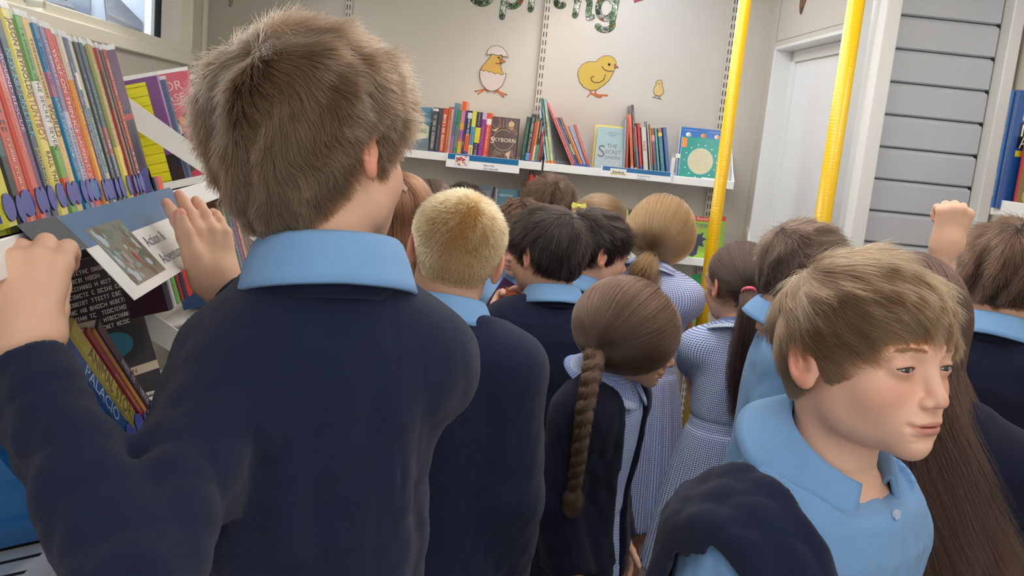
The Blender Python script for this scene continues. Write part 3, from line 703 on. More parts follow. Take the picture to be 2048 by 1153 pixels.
# right bay
def z2x(z): return 1060 + z / 6.405
def z2y(z): return 180 + z / 6.405
def z3x(z): return 1240 + z / 6.404
def z3y(z): return 200 + z / 6.404
def lip2(x): return 325 + (x - 1088) * (352.2 - 325) / (1471 - 1088)
def bl(bx0, bx1, tx, ty, by, col, lab, fx=z2x, fy=z2y, **k):
    """leaning book: bottom span in zoom px, top-left corner (tx,ty)"""
    x0, x1 = fx(bx0), fx(bx1); yb = lip2((x0 + x1) / 2)
    ua, za = bk(x0, yb, YSP); ut, zt = bk(fx(tx), fy(ty), YSP)
    lean = math.atan2(ua - ut, zt - za)
    th = (bk(x1, yb, YSP)[0] - ua) * math.cos(lean)
    h = math.hypot(ua - ut, zt - ZS)
    M = MBK @ T(ua, YSP, ZS + max(0, 0)) @ RY(-lean) @ T(th / 2, 0, 0)
    if lean > 0: M = T(0, 0, 0) @ M
    return book(M, th * .96, h, k.pop('d', .13), col, lab, group=UR, **k)
bl(206, 232, 128, 255, 915, (190, 205, 220), 'very thin white and blue book leaning on the middle upright', sblue=0, bands=[(0, .1, (232, 140, 60))])
bl(236, 272, 148, 108, 915, (48, 120, 122), 'tall thin teal green book leaning left beside the middle upright', bands=[(0, .1, (232, 140, 60)), (.1, .45, (170, 205, 160))], text=[(.6, .5, (220, 225, 200), None, .4)])
bl(276, 318, 186, 118, 920, (214, 214, 150), 'tall pale yellow green book leaning left between teal and grey ones', bands=[(0, .1, (232, 140, 60)), (.8, 1, (180, 190, 180))], text=[(.45, .5, (90, 110, 90), None, .4)])
bl(322, 344, 210, 124, 925, (112, 122, 150), 'tall thin grey blue book leaning left against the yellow green one', bands=[(0, .1, (232, 140, 60))])
bl(560, 594, 238, 160, 945, (214, 92, 84), 'large leaning book with a near black cover and coral red spine', d=.2, front=lambda b, M, wd, h: b.add([(-wd / 2, -h / 2, .0006), (wd / 2, -h / 2, .0006), (wd / 2, h / 2, .0006), (-wd / 2, h / 2, .0006)], [(0, 1, 2, 3)], (26, 22, 22), 0, M), back=1)
bl(596, 620, 345, 345, 950, (206, 130, 130), 'thin dusty pink paperback leaning just right of the large black cover', sblue=.03)
bl(622, 646, 372, 345, 950, (86, 110, 142), 'thin steel blue paperback, second of the small leaning ones', sblue=.03, text=[(.6, .5, (200, 205, 215), None, .5)])
bl(648, 668, 398, 345, 952, (60, 56, 66), 'thin charcoal paperback, third of the small leaning ones', sblue=.03, bands=[(.3, .5, (226, 206, 120))], text=[(.75, .3, WH, None, .5)])
bl(670, 690, 425, 342, 952, (176, 96, 60), 'thin copper brown paperback leaning left of the orange one', sblue=.03)
bl(692, 722, 480, 440, 955, (230, 140, 66), 'plain orange paperback leaning left of the lilac blue one', sblue=.03)
bl(724, 762, 522, 452, 958, (140, 160, 212), 'lilac blue paperback leaning beside the bright red one', sblue=.028, bands=[(0, .16, (90, 150, 205))], text=[(.55, .6, (230, 225, 245), None, .5)])
bl(764, 800, 588, 440, 960, (214, 66, 60), 'bright red paperback, rightmost of the leaning run', sblue=.028, text=[(.55, .6, (235, 190, 190), None, .5)])
def f_garden(b, M, wd, h):
    b.add([(-wd / 2, -h * .5, .0005), (wd / 2, -h * .5, .0005), (wd / 2, -h * .05, .0005), (0, h * .14, .0005), (-wd / 2, -h * .02, .0005)], [(0, 1, 2, 3, 4)], (158, 172, 176), 0, M)
    for t, s_, x, y, fw in (('THE', .020, .04, .06, .5), ('ECRET', .019, .1, -.02, .55), ('GARDEN', .016, .08, -.095, .52)):
        b.text(t, s_ * 1.25, M @ T(x * wd, y * h * 1.6, .0013), (62, 70, 78), fit=fw * wd)
    b.text('S', .075, M @ T(-wd * .3, -h * .03, .0014), (62, 70, 78))
    dashes(b, M @ T(0, h * .38, 0), wd * .5, .007, (90, 106, 112), 4); dashes(b, M @ T(0, h * .33, 0), wd * .3, .007, (90, 106, 112), 5)
    r = random.Random(2)
    for k in range(26):
        x, y = r.uniform(-.45, .45) * wd, r.uniform(-.48, -.2) * h
        b.add(ell_pts(x, y, r.uniform(.001, .003), r.uniform(.001, .003), .0009, 8), [list(range(8))], r.choice([(190, 150, 160), (120, 140, 150), (205, 205, 205)]), 0, M)
face_out(z2x(818), z2x(1202), z2y(478), lip2(1215), ZS, -.196, .018, (140, 172, 176), 'pale teal face-out book titled THE SECRET GARDEN', f_garden)
face_out(z2x(786), z2x(1196), z2y(455), lip2(1213), ZS, -.165, .016, (222, 200, 70), 'yellow book standing directly behind THE SECRET GARDEN', None, tilt=.13)
rowR = [
 (40, 72, 66, 250, (150, 156, 164), 'thin grey book with its board turned out, right of THE SECRET GARDEN', [], [], -.02, .16),
 (78, 108, 100, 215, (196, 74, 50), 'thin red orange paperback half behind the orange spine', [], [], -.02, .15),
 (150, 192, 122, 182, (230, 112, 62), 'orange spine with dark lettering left of the tall black one', [(0, .16, (214, 170, 170))], [(.5, .6, (120, 50, 40), None, .5)], 0, .13),
 (200, 232, 160, 62, (48, 50, 56), 'tallest spine of the right bay, black with grey lettering', [(0, .12, (236, 200, 170)), (.35, .6, (96, 70, 70))], [(.8, .25, (200, 200, 200), None, .5)], 0, .2),
 (234, 262, 200, 340, (190, 96, 92), 'thin faded red patterned spine between the tall black and bright red ones', [(.2, .6, (120, 130, 150))], [], 0, .13),
 (268, 308, 232, 298, (198, 34, 38), 'glossy bright red spine with a white ring at its head', [(0, .2, BL)], [(.4, .4, (230, 170, 170), None, .35)], 0, .13),
 (318, 382, 286, 350, (214, 208, 196), 'off-white spine reading Heidi in red', [(0, .12, BL)], [(.62, .22, (176, 50, 56), 'Heidi', 1.0)], 0, .13),
 (400, 418, 362, 275, (176, 190, 190), 'thin pale grey board right of the Heidi spine', [], [], 0, .13),
 (420, 440, 390, 310, (226, 130, 70), 'very thin orange spine right of the pale grey board', [(0, .25, (90, 150, 160))], [], 0, .13),
 (452, 498, 412, 362, (120, 100, 130), 'mauve spine with a pink oval near its head', [(0, .16, BL), (.74, .86, (216, 160, 160)), (.86, 1, (140, 90, 80))], [(.45, .3, (80, 60, 90), None, .4)], 0, .13),
 (502, 532, 462, 362, (84, 170, 160), 'narrow turquoise spine right of the mauve one', [(0, .1, BL)], [(.5, .6, (190, 225, 215), None, .4)], 0, .13),
 (545, 600, 500, 362, (76, 130, 158), 'blue green spine with a yellow stripe and brown head', [(0, .12, (90, 90, 150)), (.84, .91, (226, 206, 90)), (.91, 1, (170, 110, 96))], [(.5, .4, (140, 190, 205), None, .45)], 0, .13),
 (612, 662, 566, 352, (72, 104, 160), 'plain denim blue spine, last before the white book end', [(0, .1, BL)], [(.5, .6, (130, 165, 215), None, .4)], 0, .13),
]
for (a, c, tx, ty, col, lab, bands, text, _ln, d_) in rowR:
    bl(a, c, tx, ty, 0, col, lab, fx=z3x, fy=z3y, d=d_, bands=bands, text=text, sblue=0)
# white steel book end
u0, z0 = bk(z3x(655), lip2(1345), -.17); u1, _ = bk(z3x(742), lip2(1352), -.17); _, zt = bk(z3x(700), z3y(685), -.17)
b = MB(); Mb = MBK @ T((u0 + u1) / 2 + .015, -.17, ZS)
hw = (u1 - u0) / 2 + .02; hh = zt - ZS
b.box(-hw, hw, 0, .0015, .0, hh * .16, M=Mb); b.box(-hw, -hw + .016, 0, .0015, 0, hh, M=Mb); b.box(-hw, hw, 0, .0015, hh * .84, hh, M=Mb); b.box(.0, .014, 0, .0015, hh * .3, hh * .84, M=Mb); b.box(-hw, hw, -.0, .08, 0, .0015, M=Mb)
tag(b.build('book_end', m_white), 'white steel book end left of the big teal book', 'book end')
def f_teal(b, M, wd, h):
    r = random.Random(8)
    b.add(ell_pts(.0, -.005, wd * .32, h * .30, .0006, 40), [list(range(40))], (120, 176, 150), 0, M)
    b.add(ell_pts(.0, -.005, wd * .305, h * .285, .0009, 40), [list(range(40))], (196, 190, 158), 0, M)
    for k in range(11):
        y = h * .22 - k * h * .042; L_ = wd * .5 * math.sqrt(max(.05, 1 - (y / (h * .3)) ** 2)); dashes(b, M @ T(0, y - .005, 0), L_, .0034, (176, 148, 110), k + 3, .0012)
    for k in range(14):
        a = k / 14 * 2 * math.pi; b.add(ell_pts(math.cos(a) * wd * .40, math.sin(a) * h * .37 - .005, .0028, .0028, .001, 6), [list(range(6))], (230, 236, 226), 0, M)
    b.add([(-wd / 2 + .002, h * .26, .0008), (-wd / 2 + .022, h * .26, .0008), (-wd / 2 + .022, h * .47, .0008), (-wd / 2 + .002, h * .47, .0008)], [(0, 1, 2, 3)], (236, 130, 40), 0, M)
    b.add([(wd * .1, -h * .49, .0008), (wd * .42, -h * .49, .0008), (wd * .42, -h * .38, .0008), (wd * .1, -h * .38, .0008)], [(0, 1, 2, 3)], (226, 226, 222), 0, M)
    for k in range(12): b.add([(wd * .27 + k * .0016, -h * .46, .0011), (wd * .27 + k * .0016 + .0008, -h * .46, .0011), (wd * .27 + k * .0016 + .0008, -h * .41, .0011), (wd * .27 + k * .0016, -h * .41, .0011)], [(0, 1, 2, 3)], (40, 40, 40), 0, M)
    for k, c in enumerate(((200, 220, 215), (200, 190, 120), (225, 225, 225))): b.add([(-wd * .38 + k * .014, -h * .48, .0008), (-wd * .38 + k * .014 + .011, -h * .48, .0008), (-wd * .38 + k * .014 + .011, -h * .42, .0008), (-wd * .38 + k * .014, -h * .42, .0008)], [(0, 1, 2, 3)], c, 0, M)
def f_blue(b, M, wd, h):
    for x, c in ((-.32, (226, 226, 230)), (.02, (226, 140, 50)), (.33, (224, 190, 160))):
        b.add(ell_pts(x * wd, h * .37, .011, .009, .0008, 12), [list(range(12))], c, 0, M); b.add(ell_pts(x * wd + .006, h * .36, .007, .007, .0010, 10), [list(range(10))], darker(c, .75), 0, M)
    for x0, x1 in ((-.42, -.12), (.12, .46)):
        b.add([(x0 * wd, h * .44, .0009), (x1 * wd, h * .44, .0009), (x1 * wd, h * .455, .0009), (x0 * wd, h * .455, .0009)], [(0, 1, 2, 3)], (120, 130, 190), 0, M)
    for k in range(9): b.add(ell_pts(wd * .44, h * (.3 - k * .07), .003, .006, .0009, 8), [list(range(8))], (110, 120, 180), 0, M)
face_out(z3x(752), z3x(1278), z3y(484), lip2(1400), ZS, -.196, .012, (20, 140, 130), 'large teal face-out book with a cream text circle and an orange sticker', f_teal)
face_out(z3x(724), z3x(1292), z3y(364), lip2(1398), ZS, -.178, .02, (28, 98, 172), 'larger blue picture book standing behind the teal one', f_blue)
# ---- lower back shelf
def z4x(z): return 1200 + z / 4.804
def z4y(z): return 380 + z / 4.804
ZS2 = ZLo - .0185
lows = [(182, 208, 150, 215, (206, 100, 96)), (212, 238, 175, 205, (206, 96, 80)), (242, 262, 186, 180, (60, 100, 176)), (266, 284, 214, 182, (40, 60, 100)), (286, 304, 236, 184, (208, 218, 206)), (306, 326, 262, 190, (196, 206, 96)), (328, 346, 290, 190, (110, 90, 130)), (348, 366, 316, 192, (232, 214, 70)), (368, 384, 340, 194, (222, 104, 60)), (386, 404, 366, 194, (60, 60, 66)), (406, 424, 396, 200, (216, 120, 100))]
nm = ['coral pink', 'tomato red', 'mid blue', 'dark navy', 'pale mint', 'lime yellow', 'dusty purple', 'bright yellow', 'orange', 'charcoal', 'peach']
for i, (a, c, tx, ty, col) in enumerate(lows):
    x0, x1 = z4x(a), z4x(c); yb = 500 + (x0 - 1240) * .092
    ua, za = bk(x0, yb, YSP); ut, zt = bk(z4x(tx), z4y(ty), YSP); lean = math.atan2(ua - ut, zt - za); th = (bk(x1, yb, YSP)[0] - ua) * math.cos(lean)
    book(MBK @ T(ua, YSP, ZS2) @ RY(-lean) @ T(th / 2, 0, 0), th * .96, math.hypot(ua - ut, zt - ZS2), .12, col, 'thin %s paperback leaning in the row beside the blonde ponytail' % nm[i], group='thin paperbacks on the lower back shelf', sblue=.03, text=[(.55, .6, (245, 240, 230) if sum(col) < 420 else (70, 70, 90), None, .55)])
def f_henry(b, M, wd, h):
    b.add([(-wd / 2, h * .40, .0006), (wd / 2, h * .40, .0006), (wd / 2, h / 2, .0006), (-wd / 2, h / 2, .0006)], [(0, 1, 2, 3)], (206, 62, 46), 0, M)
    b.text('Early Reader', .018, M @ T(.0, h * .45, .0012), (240, 214, 190), fit=wd * .8)
    b.text('HORRID HENRY', .026, M @ T(.0, h * .31, .0012), (60, 84, 120), fit=wd * .86)
    dashes(b, M @ T(0, h * .25, 0), wd * .5, .007, (214, 120, 60), 8)
    pts = [(-.3, .12), (-.12, .18), (.05, .1), (.25, .16), (.2, .06), (.38, .02), (.22, -.04), (.3, -.16), (.1, -.14), (.06, -.34), (-.1, -.4), (-.26, -.36), (-.2, -.16), (-.36, -.08)]
    b.add([(x * wd, y * h, .0008) for x, y in pts], [list(range(len(pts)))[::-1]], (56, 60, 84), 0, M)
face_out(z4x(780), z4x(1042), z4y(255), 512, ZS2, -.196, .010, (150, 190, 62), 'lime green face-out book with a red top band behind the yellow pole', f_henry)
face_out(z4x(1046), z4x(1170), z4y(250), 520, ZS2, -.190, .010, (140, 180, 60), 'second lime green cover partly hidden by the yellow pole', lambda b, M, wd, h: (b.add([(-wd / 2, h * .40, .0006), (wd / 2, h * .40, .0006), (wd / 2, h / 2, .0006), (-wd / 2, h / 2, .0006)], [(0, 1, 2, 3)], (206, 62, 46), 0, M), b.add([(-wd * .3, -h * .3, .0006), (wd * .1, -h * .3, .0006), (wd * .05, h * .2, .0006), (-wd * .25, h * .15, .0006)], [(0, 1, 2, 3)], (70, 90, 60), 0, M)))
# lower left bay, glimpsed between heads
def lowbook(px0, px1, ytop, col, label, v=YSP, d=.13, lean=0, **k):
    ua, _ = bk(px0, 480, v); ub, _ = bk(px1, 480, v); _, zt = bk(px0, ytop, v)
    return book(MBK @ T((ua + ub) / 2, v, ZS2) @ RY(-lean), (ub - ua) * .96, (zt - ZS2), d, col, label, **k)
lowbook(1046, 1054, 348, (206, 40, 36), 'tall bright red spine under the middle upright, above the brown-haired boy', text=[(.5, .8, WH, None, .5)])
lowbook(1058, 1064, 349, (196, 70, 84), 'tall pink red spine right of the bright red one under the middle upright', text=[(.5, .8, WH, None, .5)])
lowbook(1066, 1071, 352, (210, 208, 210), 'tall thin white spine under the middle upright')
lowbook(1072, 1077, 353, (60, 60, 66), 'tall thin black spine under the middle upright')
lowbook(1036, 1042, 360, (96, 48, 40), 'dark maroon spine left of the bright red one')
face_out(988, 1034, 378, 480, ZS2, -.19, .02, (54, 104, 124), 'petrol blue face-out book seen over the brown-haired boy\'s forehead', lambda b, M, wd, h: b.add([(-wd * .4, h * .36, .0006), (wd * .2, h * .36, .0006), (wd * .2, h * .40, .0006), (-wd * .4, h * .40, .0006)], [(0, 1, 2, 3)], (120, 150, 160), 0, M), yaw=.3)
face_out(922, 972, 370, 478, ZS2, -.19, .02, (64, 78, 92), 'slate blue face-out book seen above the blond boy\'s head', lambda b, M, wd, h: b.add([(-wd * .4, h * .28, .0006), (wd * .4, h * .28, .0006), (wd * .4, h * .42, .0006), (-wd * .4, h * .42, .0006)], [(0, 1, 2, 3)], (104, 116, 120), 0, M), yaw=-.3)
lowbook(1146, 1152, 404, (120, 70, 150), 'thin purple spine left of the yellow hair bow')
lowbook(1153, 1160, 404, (232, 214, 60), 'thin yellow spine behind the yellow hair bow')
# bottom shelf
ZS3 = ZB - .0185
def f_green(b, M, wd, h):
    b.add(ell_pts(wd * .1, h * .05, .022, .024, .0008), [list(range(18))], (54, 30, 26), 0, M); b.add([(wd * .0, -h * .4, .0009), (wd * .25, -h * .4, .0009), (wd * .2, -.0, .0009), (wd * .05, 0, .0009)], [(0, 1, 2, 3)], (200, 170, 60), 0, M)
    b.add(ell_pts(wd * .1 - .006, h * .08, .003, .003, .0012, 8), [list(range(8))], (240, 235, 225), 0, M); b.add(ell_pts(wd * .1 + .006, h * .08, .003, .003, .0012, 8), [list(range(8))], (240, 235, 225), 0, M)
    b.add(ell_pts(-wd * .4, h * .1, .02, .05, .0008), [list(range(18))], (130, 140, 140), 0, M)
face_out(z4x(838), z4x(1000), 551, 640, ZS3, -.196, .016, (34, 160, 90), 'bright emerald green picture book on the bottom back shelf by the yellow pole', f_green)
for i, (a, c, t, col, n_) in enumerate(((98, 124, 790, (34, 60, 48), 'dark green'), (126, 146, 792, (210, 206, 196), 'off-white'), (148, 168, 796, (130, 40, 44), 'dark crimson'), (170, 190, 796, (110, 36, 40), 'burgundy'), (192, 214, 798, (96, 40, 60), 'wine'))):
    ua, _ = bk(z4x(a), 590, YSP); ub, _ = bk(z4x(c), 590, YSP); _, zt = bk(z4x(a), z4y(t), YSP)
    book(MBK @ T((ua + ub) / 2, YSP, ZS3), (ub - ua) * .96, zt - ZS3, .12, col, '%s spine on the bottom back shelf below the small yellow-ended card' % n_, group='dark spines on the bottom back shelf', text=[(.5, .7, (200, 190, 170), None, .4)])

# ---------------------------------------------------------------- left shelving beside the tall boy
def onz(px, py, z):
    d = ray(px, py); t = (z - EYE) / d.z; return Vector((d.x * t, d.y * t, z))
ZN = 1.36
pA = onz(36, 466, ZN); pB = onz(311, 390, ZN); dirS = (pB - pA).normalized()
def sframe(z, tilt, off=0.0):
    """frame of a left shelf: y along it away from the viewer, x out of it, z up, tilted back"""
    yA = dirS; xO = Vector((dirS.y, -dirS.x, 0))
    o = Vector((pA.x, pA.y, z)) + xO * off
    return M3(o, xO, yA) @ RY(-tilt)
TL = math.radians(17)
MN = sframe(ZN, TL)
def ns(px, py, M=None):      # distance along the near shelf for a pixel on its front line
    M = M or MN; p = M.inverted() @ on_plane(px, py, M @ Vector((0, 0, 0)), M.to_3x3() @ Vector((1, 0, 0))); return p.y, p.z
BK = RZ(math.pi / 2)         # book frame: spine normal (-y) -> +x of the shelf
def lshelf(M, y0, y1, label, depth=.165, brackets=True, near_br=True):
    p = M @ Vector((0, (y0 + y1) / 2, 0)); r = empty('shelf'); r.matrix_world = M @ T(0, (y0 + y1) / 2, -.004); tag(r, label, 'shelf')
    h = (y1 - y0) / 2; b = MB(); b.box(-depth, .012, -h, h, -.004, 0)
    y = -h + .04
    while y < h - .05:
        b.box(-.10, -.02, y, y + .006, -.0002, .0005, (90, 88, 86), 1); y += .035
    b.build('tray', [m_white, m_dark], r)
    b = MB(); b.box(.012, .016, -h, h, -.030, .004); b.box(-.004, .012, -h, h, -.030, -.027); b.build('front_lip', m_white, r, bevel=.0015)
    for yy in ((-h, h - .003) if near_br else (h - .003,)):
        out = [(.014, -.028), (.014, .010), (-depth * .92, .20), (-depth, .20), (-depth, -.028)]
        inn = [(-.035, .014), (-depth * .86, .014), (-depth * .86, .125)]
        b = MB()      # plate with a triangular window: outer ring to inner ring
        import mathutils
        for s_, yv in ((1, yy), (-1, yy + .003)):
            tr_ = mathutils.geometry.tessellate_polygon([[Vector((x, z, 0)) for x, z in out], [Vector((x, z, 0)) for x, z in inn]])
            allp = out + inn; b.add([(x, yv, z) for x, z in allp], [tuple(t) for t in tr_])
        for ring in (out, inn):
            n = len(ring)
            for i in range(n):
                (xa, za), (xb, zb_) = ring[i], ring[(i + 1) % n]
                b.add([(xa, yy, za), (xb, yy, zb_), (xb, yy + .003, zb_), (xa, yy + .003, za)], [(0, 1, 2, 3)])
        b.build('end_bracket', m_white, r)
    return r
yE = ns(452, 362)[0]
sh1 = lshelf(MN, -.42, yE, 'white near left shelf the tall boy holds, packed with jacketed paperbacks', near_br=False)
sh2 = lshelf(MN, yE + .006, yE + .80, 'white left shelf beyond the triangular bracket, behind the tall boy\'s head', near_br=False)
NR = 'jacketed paperbacks on the near left shelf'
near = [  # thickness mm, height mm, colour, text list, bands, words
 (26, 212, (214, 205, 66), [], [], 'yellow green thick paperback with a blue dot at its foot, nearest the viewer'),
 (17, 205, (24, 92, 84), [], [(0, .35, (20, 22, 26))], 'dark green and black spine beside the yellow green one'),
 (31, 214, (198, 84, 66), [(.6, .3, (90, 60, 70), None, .5), (.22, .4, (236, 190, 170), None, .35)], [], 'thick salmon red spine with faded marks'),
 (18, 214, (208, 98, 86), [(.6, .5, (232, 170, 160), None, .3)], [], 'rose red spine right of the thick salmon one'),
 (15, 216, (106, 50, 108), [(.62, .36, (228, 190, 226), 'ROUND RESCUE', .8)], [(.0, .12, (80, 60, 130))], 'purple spine with pale pink hand lettering'),
 (20, 216, (58, 74, 86), [(.62, .42, (96, 190, 200), 'NEW KID ON DECK', .95), (.25, .22, (220, 190, 110), 'JUSTIN SOMPER', .6)], [], 'dark slate spine reading NEW KID ON DECK in turquoise'),
 (24, 222, (222, 206, 112), [(.78, .36, (60, 50, 50), 'JASON REYNOLDS', .75), (.49, .22, (176, 92, 92), 'STUNTBOY', 1.0), (.20, .26, (50, 46, 44), 'RAUL THE THIRD', .7)], [], 'pale yellow spine reading STUNTBOY with black lettering'),
 (5, 214, (110, 30, 34), [], [], 'very thin maroon spine between the pale yellow and green white ones'),
 (21, 218, (104, 160, 78), [(.82, .24, (60, 100, 60), None, .4), (.52, .36, (60, 60, 60), 'THE SECRET SEVEN', .75)], [(.36, .68, (228, 224, 216)), (.10, .2, (196, 84, 60))], 'green spine with a white panel reading THE SECRET SEVEN'),
 (22, 218, (216, 178, 108), [(.75, .3, (90, 80, 60), None, .45), (.49, .17, (80, 64, 50), 'WORLD', 1.0), (.25, .3, (240, 220, 190), None, .4)], [], 'sandy tan spine with the word WORLD in dark letters'),
 (17, 214, (20, 112, 158), [(.8, .24, (40, 70, 120), None, .6), (.46, .3, (120, 200, 220), 'LAST DRAGON', .75), (.2, .24, (150, 210, 225), None, .45)], [(.62, .75, (150, 90, 120))], 'bright blue spine with light lettering, right of the sandy tan one'),
 (18, 212, (128, 116, 152), [(.8, .25, (210, 200, 225), None, .5), (.28, .36, (60, 50, 80), None, .5)], [(.1, .55, (176, 172, 196))], 'lilac grey spine between bright blue and red ones'),
 (22, 212, (198, 72, 66), [(.66, .46, (240, 214, 205), 'WOLF ON THIN ICE', .8), (.26, .30, (240, 200, 190), 'LAUREN ST JOHN', .75)], [], 'red spine reading WOLF ON THIN ICE in white'),
 (13, 208, (186, 66, 58), [(.6, .6, (240, 180, 120), None, .5)], [], 'thin brick red spine right of the WOLF ON THIN ICE spine'),
 (12, 206, (226, 160, 72), [(.6, .5, (110, 60, 40), None, .5)], [(.75, 1, (206, 200, 186))], 'thin amber spine with a pale head'),
 (13, 206, (66, 62, 82), [(.55, .6, (206, 206, 214), None, .5)], [], 'dark plum grey spine right of the amber one'),
 (12, 206, (34, 98, 148), [(.4, .5, (190, 214, 230), None, .45)], [(.7, .8, (222, 222, 220))], 'blue spine with a small white block near its head'),
 (15, 204, (196, 184, 146), [(.35, .4, (230, 226, 200), None, .4)], [(.2, .6, (72, 128, 104))], 'beige spine with a green lower half'),
 (15, 204, (56, 60, 72), [(.5, .6, (170, 180, 190), None, .45)], [], 'near black spine left of the green lettered one'),
 (16, 204, (58, 84, 98), [(.68, .36, (110, 176, 140), 'WALLACE', .7), (.25, .3, (190, 200, 220), None, .6)], [(.3, .48, (150, 84, 76))], 'grey blue spine with green lettering'),
 (10, 202, (52, 60, 120), [], [], 'thin indigo spine right of the green lettered one'),
 (15, 204, (158, 156, 92), [(.55, .7, (226, 222, 180), None, .45)], [(.02, .35, (222, 206, 90))], 'olive spine turning yellow at its foot'),
 (16, 204, (212, 108, 60), [(.5, .7, (246, 206, 180), None, .45)], [(.28, .36, (232, 176, 70))], 'burnt orange spine with small yellow spots'),
 (14, 202, (136, 60, 50), [(.5, .6, (210, 160, 130), None, .4)], [(.6, .85, (90, 64, 54))], 'reddish brown spine right of the burnt orange one'),
 (10, 200, (60, 56, 52), [(.5, .6, (190, 186, 170), None, .4)], [], 'thin dark brown spine left of the crimson one'),
 (18, 202, (160, 44, 40), [(.8, .26, (240, 214, 205), None, .5), (.5, .3, (236, 150, 60), 'BEAST BEYOND', .85), (.22, .18, (240, 220, 210), None, .5)], [(.0, .35, (120, 36, 48))], 'crimson spine with orange capitals, last before the dark face-out cover'),
]
y = -.012; i = 0
for (th, h, col, text, bands, lab) in near:
    th *= .001; h *= .001
    M = MN @ T(-.001 - random.uniform(0, .004), y + th / 2, 0.0005) @ BK
    book(M, th * .97, h, .128, col, lab, group=NR, text=text, bands=bands, sticker=(.115 if h > .207 else .10, .0135, (66, 76, 158) if i != 12 else (40, 104, 164)), jacket=True)
    y += th; i += 1
print('near row end', y, 'bracket', yE)
def f_dark(b, M, wd, h):
    b.add([(-wd / 2, h * .1, .0006), (wd / 2, h * .1, .0006), (wd / 2, h / 2, .0006), (-wd / 2, h / 2, .0006)], [(0, 1, 2, 3)], (96, 50, 84), 0, M)
    b.add(ell_pts(-.01, h * .3, .022, .035, .0009), [list(range(18))], (226, 120, 70), 0, M)
    b.add([(-wd / 2, -h * .02, .001), (wd / 2, h * .03, .001), (wd / 2, h * .07, .001), (-wd / 2, h * .03, .001)], [(0, 1, 2, 3)], (196, 50, 40), 0, M)
    for k in range(5): b.add(ell_pts(.02 - k * .006, -h * (.12 + k * .06), .012, .014, .001, 12), [list(range(12))], (226, 160, 90), 0, M)
book(MN @ T(-.001, y + .036, 0) @ RZ(math.radians(20)) @ BK, .016, .205, .13, (60, 40, 62), 'dark cover with an orange flame showing beside the triangular bracket', front=f_dark, jacket=True, sticker=(.1, .02, (66, 76, 158)), text=[(.5, .7, (230, 200, 120), None, .4)])
# beyond the bracket
y2 = yE + .022
def f_comb(b, M, wd, h):
    pts = []
    for k in range(11):
        yy = h * (.46 - k * .09); pts += [(wd * .0, yy), (wd * .0, yy - h * .045), (-wd * .14, yy - h * .045), (-wd * .14, yy - h * .09)]
    b.add([(-wd / 2, -h / 2, .0005), (wd / 2, -h / 2, .0005), (wd / 2, -h * .22, .0005), (-wd / 2, -h * .22, .0005)], [(0, 1, 2, 3)], (24, 22, 24), 0, M)
    for k in range(11):
        yy = h * (.46 - k * .088)
        b.add([(-wd * .10, yy - h * .04, .0009), (wd * .30, yy - h * .04, .0009), (wd * .30, yy, .0009), (-wd * .10, yy, .0009)], [(0, 1, 2, 3)], (240, 232, 30), 0, M)
        b.add([(.0, yy - h * .09, .0009), (wd * .30, yy - h * .09, .0009), (wd * .30, yy - h * .03, .0009), (.0, yy - h * .03, .0009)], [(0, 1, 2, 3)], (240, 232, 30), 0, M)
    b.add(ell_pts(-wd * .25, h * .12, wd * .14, h * .12, .0009), [list(range(18))], (220, 220, 235), 0, M)
book(MN @ T(-.080, y2 + .010, .002) @ RZ(math.radians(9)) @ BK, .016, .208, .128, (128, 76, 140), 'purple book with a jagged yellow comb pattern behind the triangular bracket', front=f_comb, jacket=True, text=[(.5, .7, (226, 180, 90), None, .4)])
book(MN @ T(-.074, y2 + .032, .002) @ RZ(math.radians(6)) @ BK, .010, .20, .125, (98, 120, 146), 'thin grey blue spine right of the yellow comb patterned book', text=[(.5, .6, (210, 190, 150), None, .5)], jacket=True)
def f_taylor(b, M, wd, h):
    b.text('TAYLOR', .026, M @ T(.0, h * .38, .0012), (236, 190, 180), fit=wd * .9); b.text('BOCHASE', .022, M @ T(0, h * .27, .0012), (236, 190, 180), fit=wd * .9)
    b.add([(-wd * .46, h * .21, .0008), (wd * .46, h * .21, .0008), (wd * .46, h * .218, .0008), (-wd * .46, h * .218, .0008)], [(0, 1, 2, 3)], (236, 190, 180), 0, M)
    r = random.Random(9)
    for k in range(40):
        x, yy = r.uniform(-.4, .4) * wd, r.uniform(-.44, .14) * h
        b.add(ell_pts(x, yy, r.uniform(.004, .013), r.uniform(.004, .013), .0008 + k * .00001, 9), [list(range(9))], r.choice([(90, 110, 110), (190, 60, 66), (150, 150, 100), (60, 70, 60), (226, 150, 70), (190, 200, 190), (90, 50, 50)]), 0, M)
book(MN @ T(-.045, y2 + .100, .002) @ RZ(math.radians(20)) @ BK, .022, .215, .135, (204, 62, 84), 'crimson pink cover with two lines of pale capitals, turned outwards', front=f_taylor, jacket=True)
for k, (th, col, lab) in enumerate(((.024, (52, 54, 96), 'dark indigo spine right of the crimson pink cover'), (.014, (130, 120, 170), 'pale violet spine left of the yellow one'), (.018, (96, 84, 130), 'violet grey spine beside the tall boy\'s hair'), (.012, (230, 214, 70), 'thin yellow spine beside the tall boy\'s hair'), (.02, (92, 96, 160), 'slate violet spine half hidden by the tall boy\'s hair'), (.02, (60, 90, 130), 'blue spine half hidden by the tall boy\'s hair'))):
    book(MN @ T(-.012, y2 + .130 + k * .021, .001) @ BK, th, .200, .128, col, lab, group='spines beyond the triangular bracket', text=[(.5, .7, (220, 200, 190), None, .4)], sticker=(.1, .02, (66, 76, 158)), jacket=True)

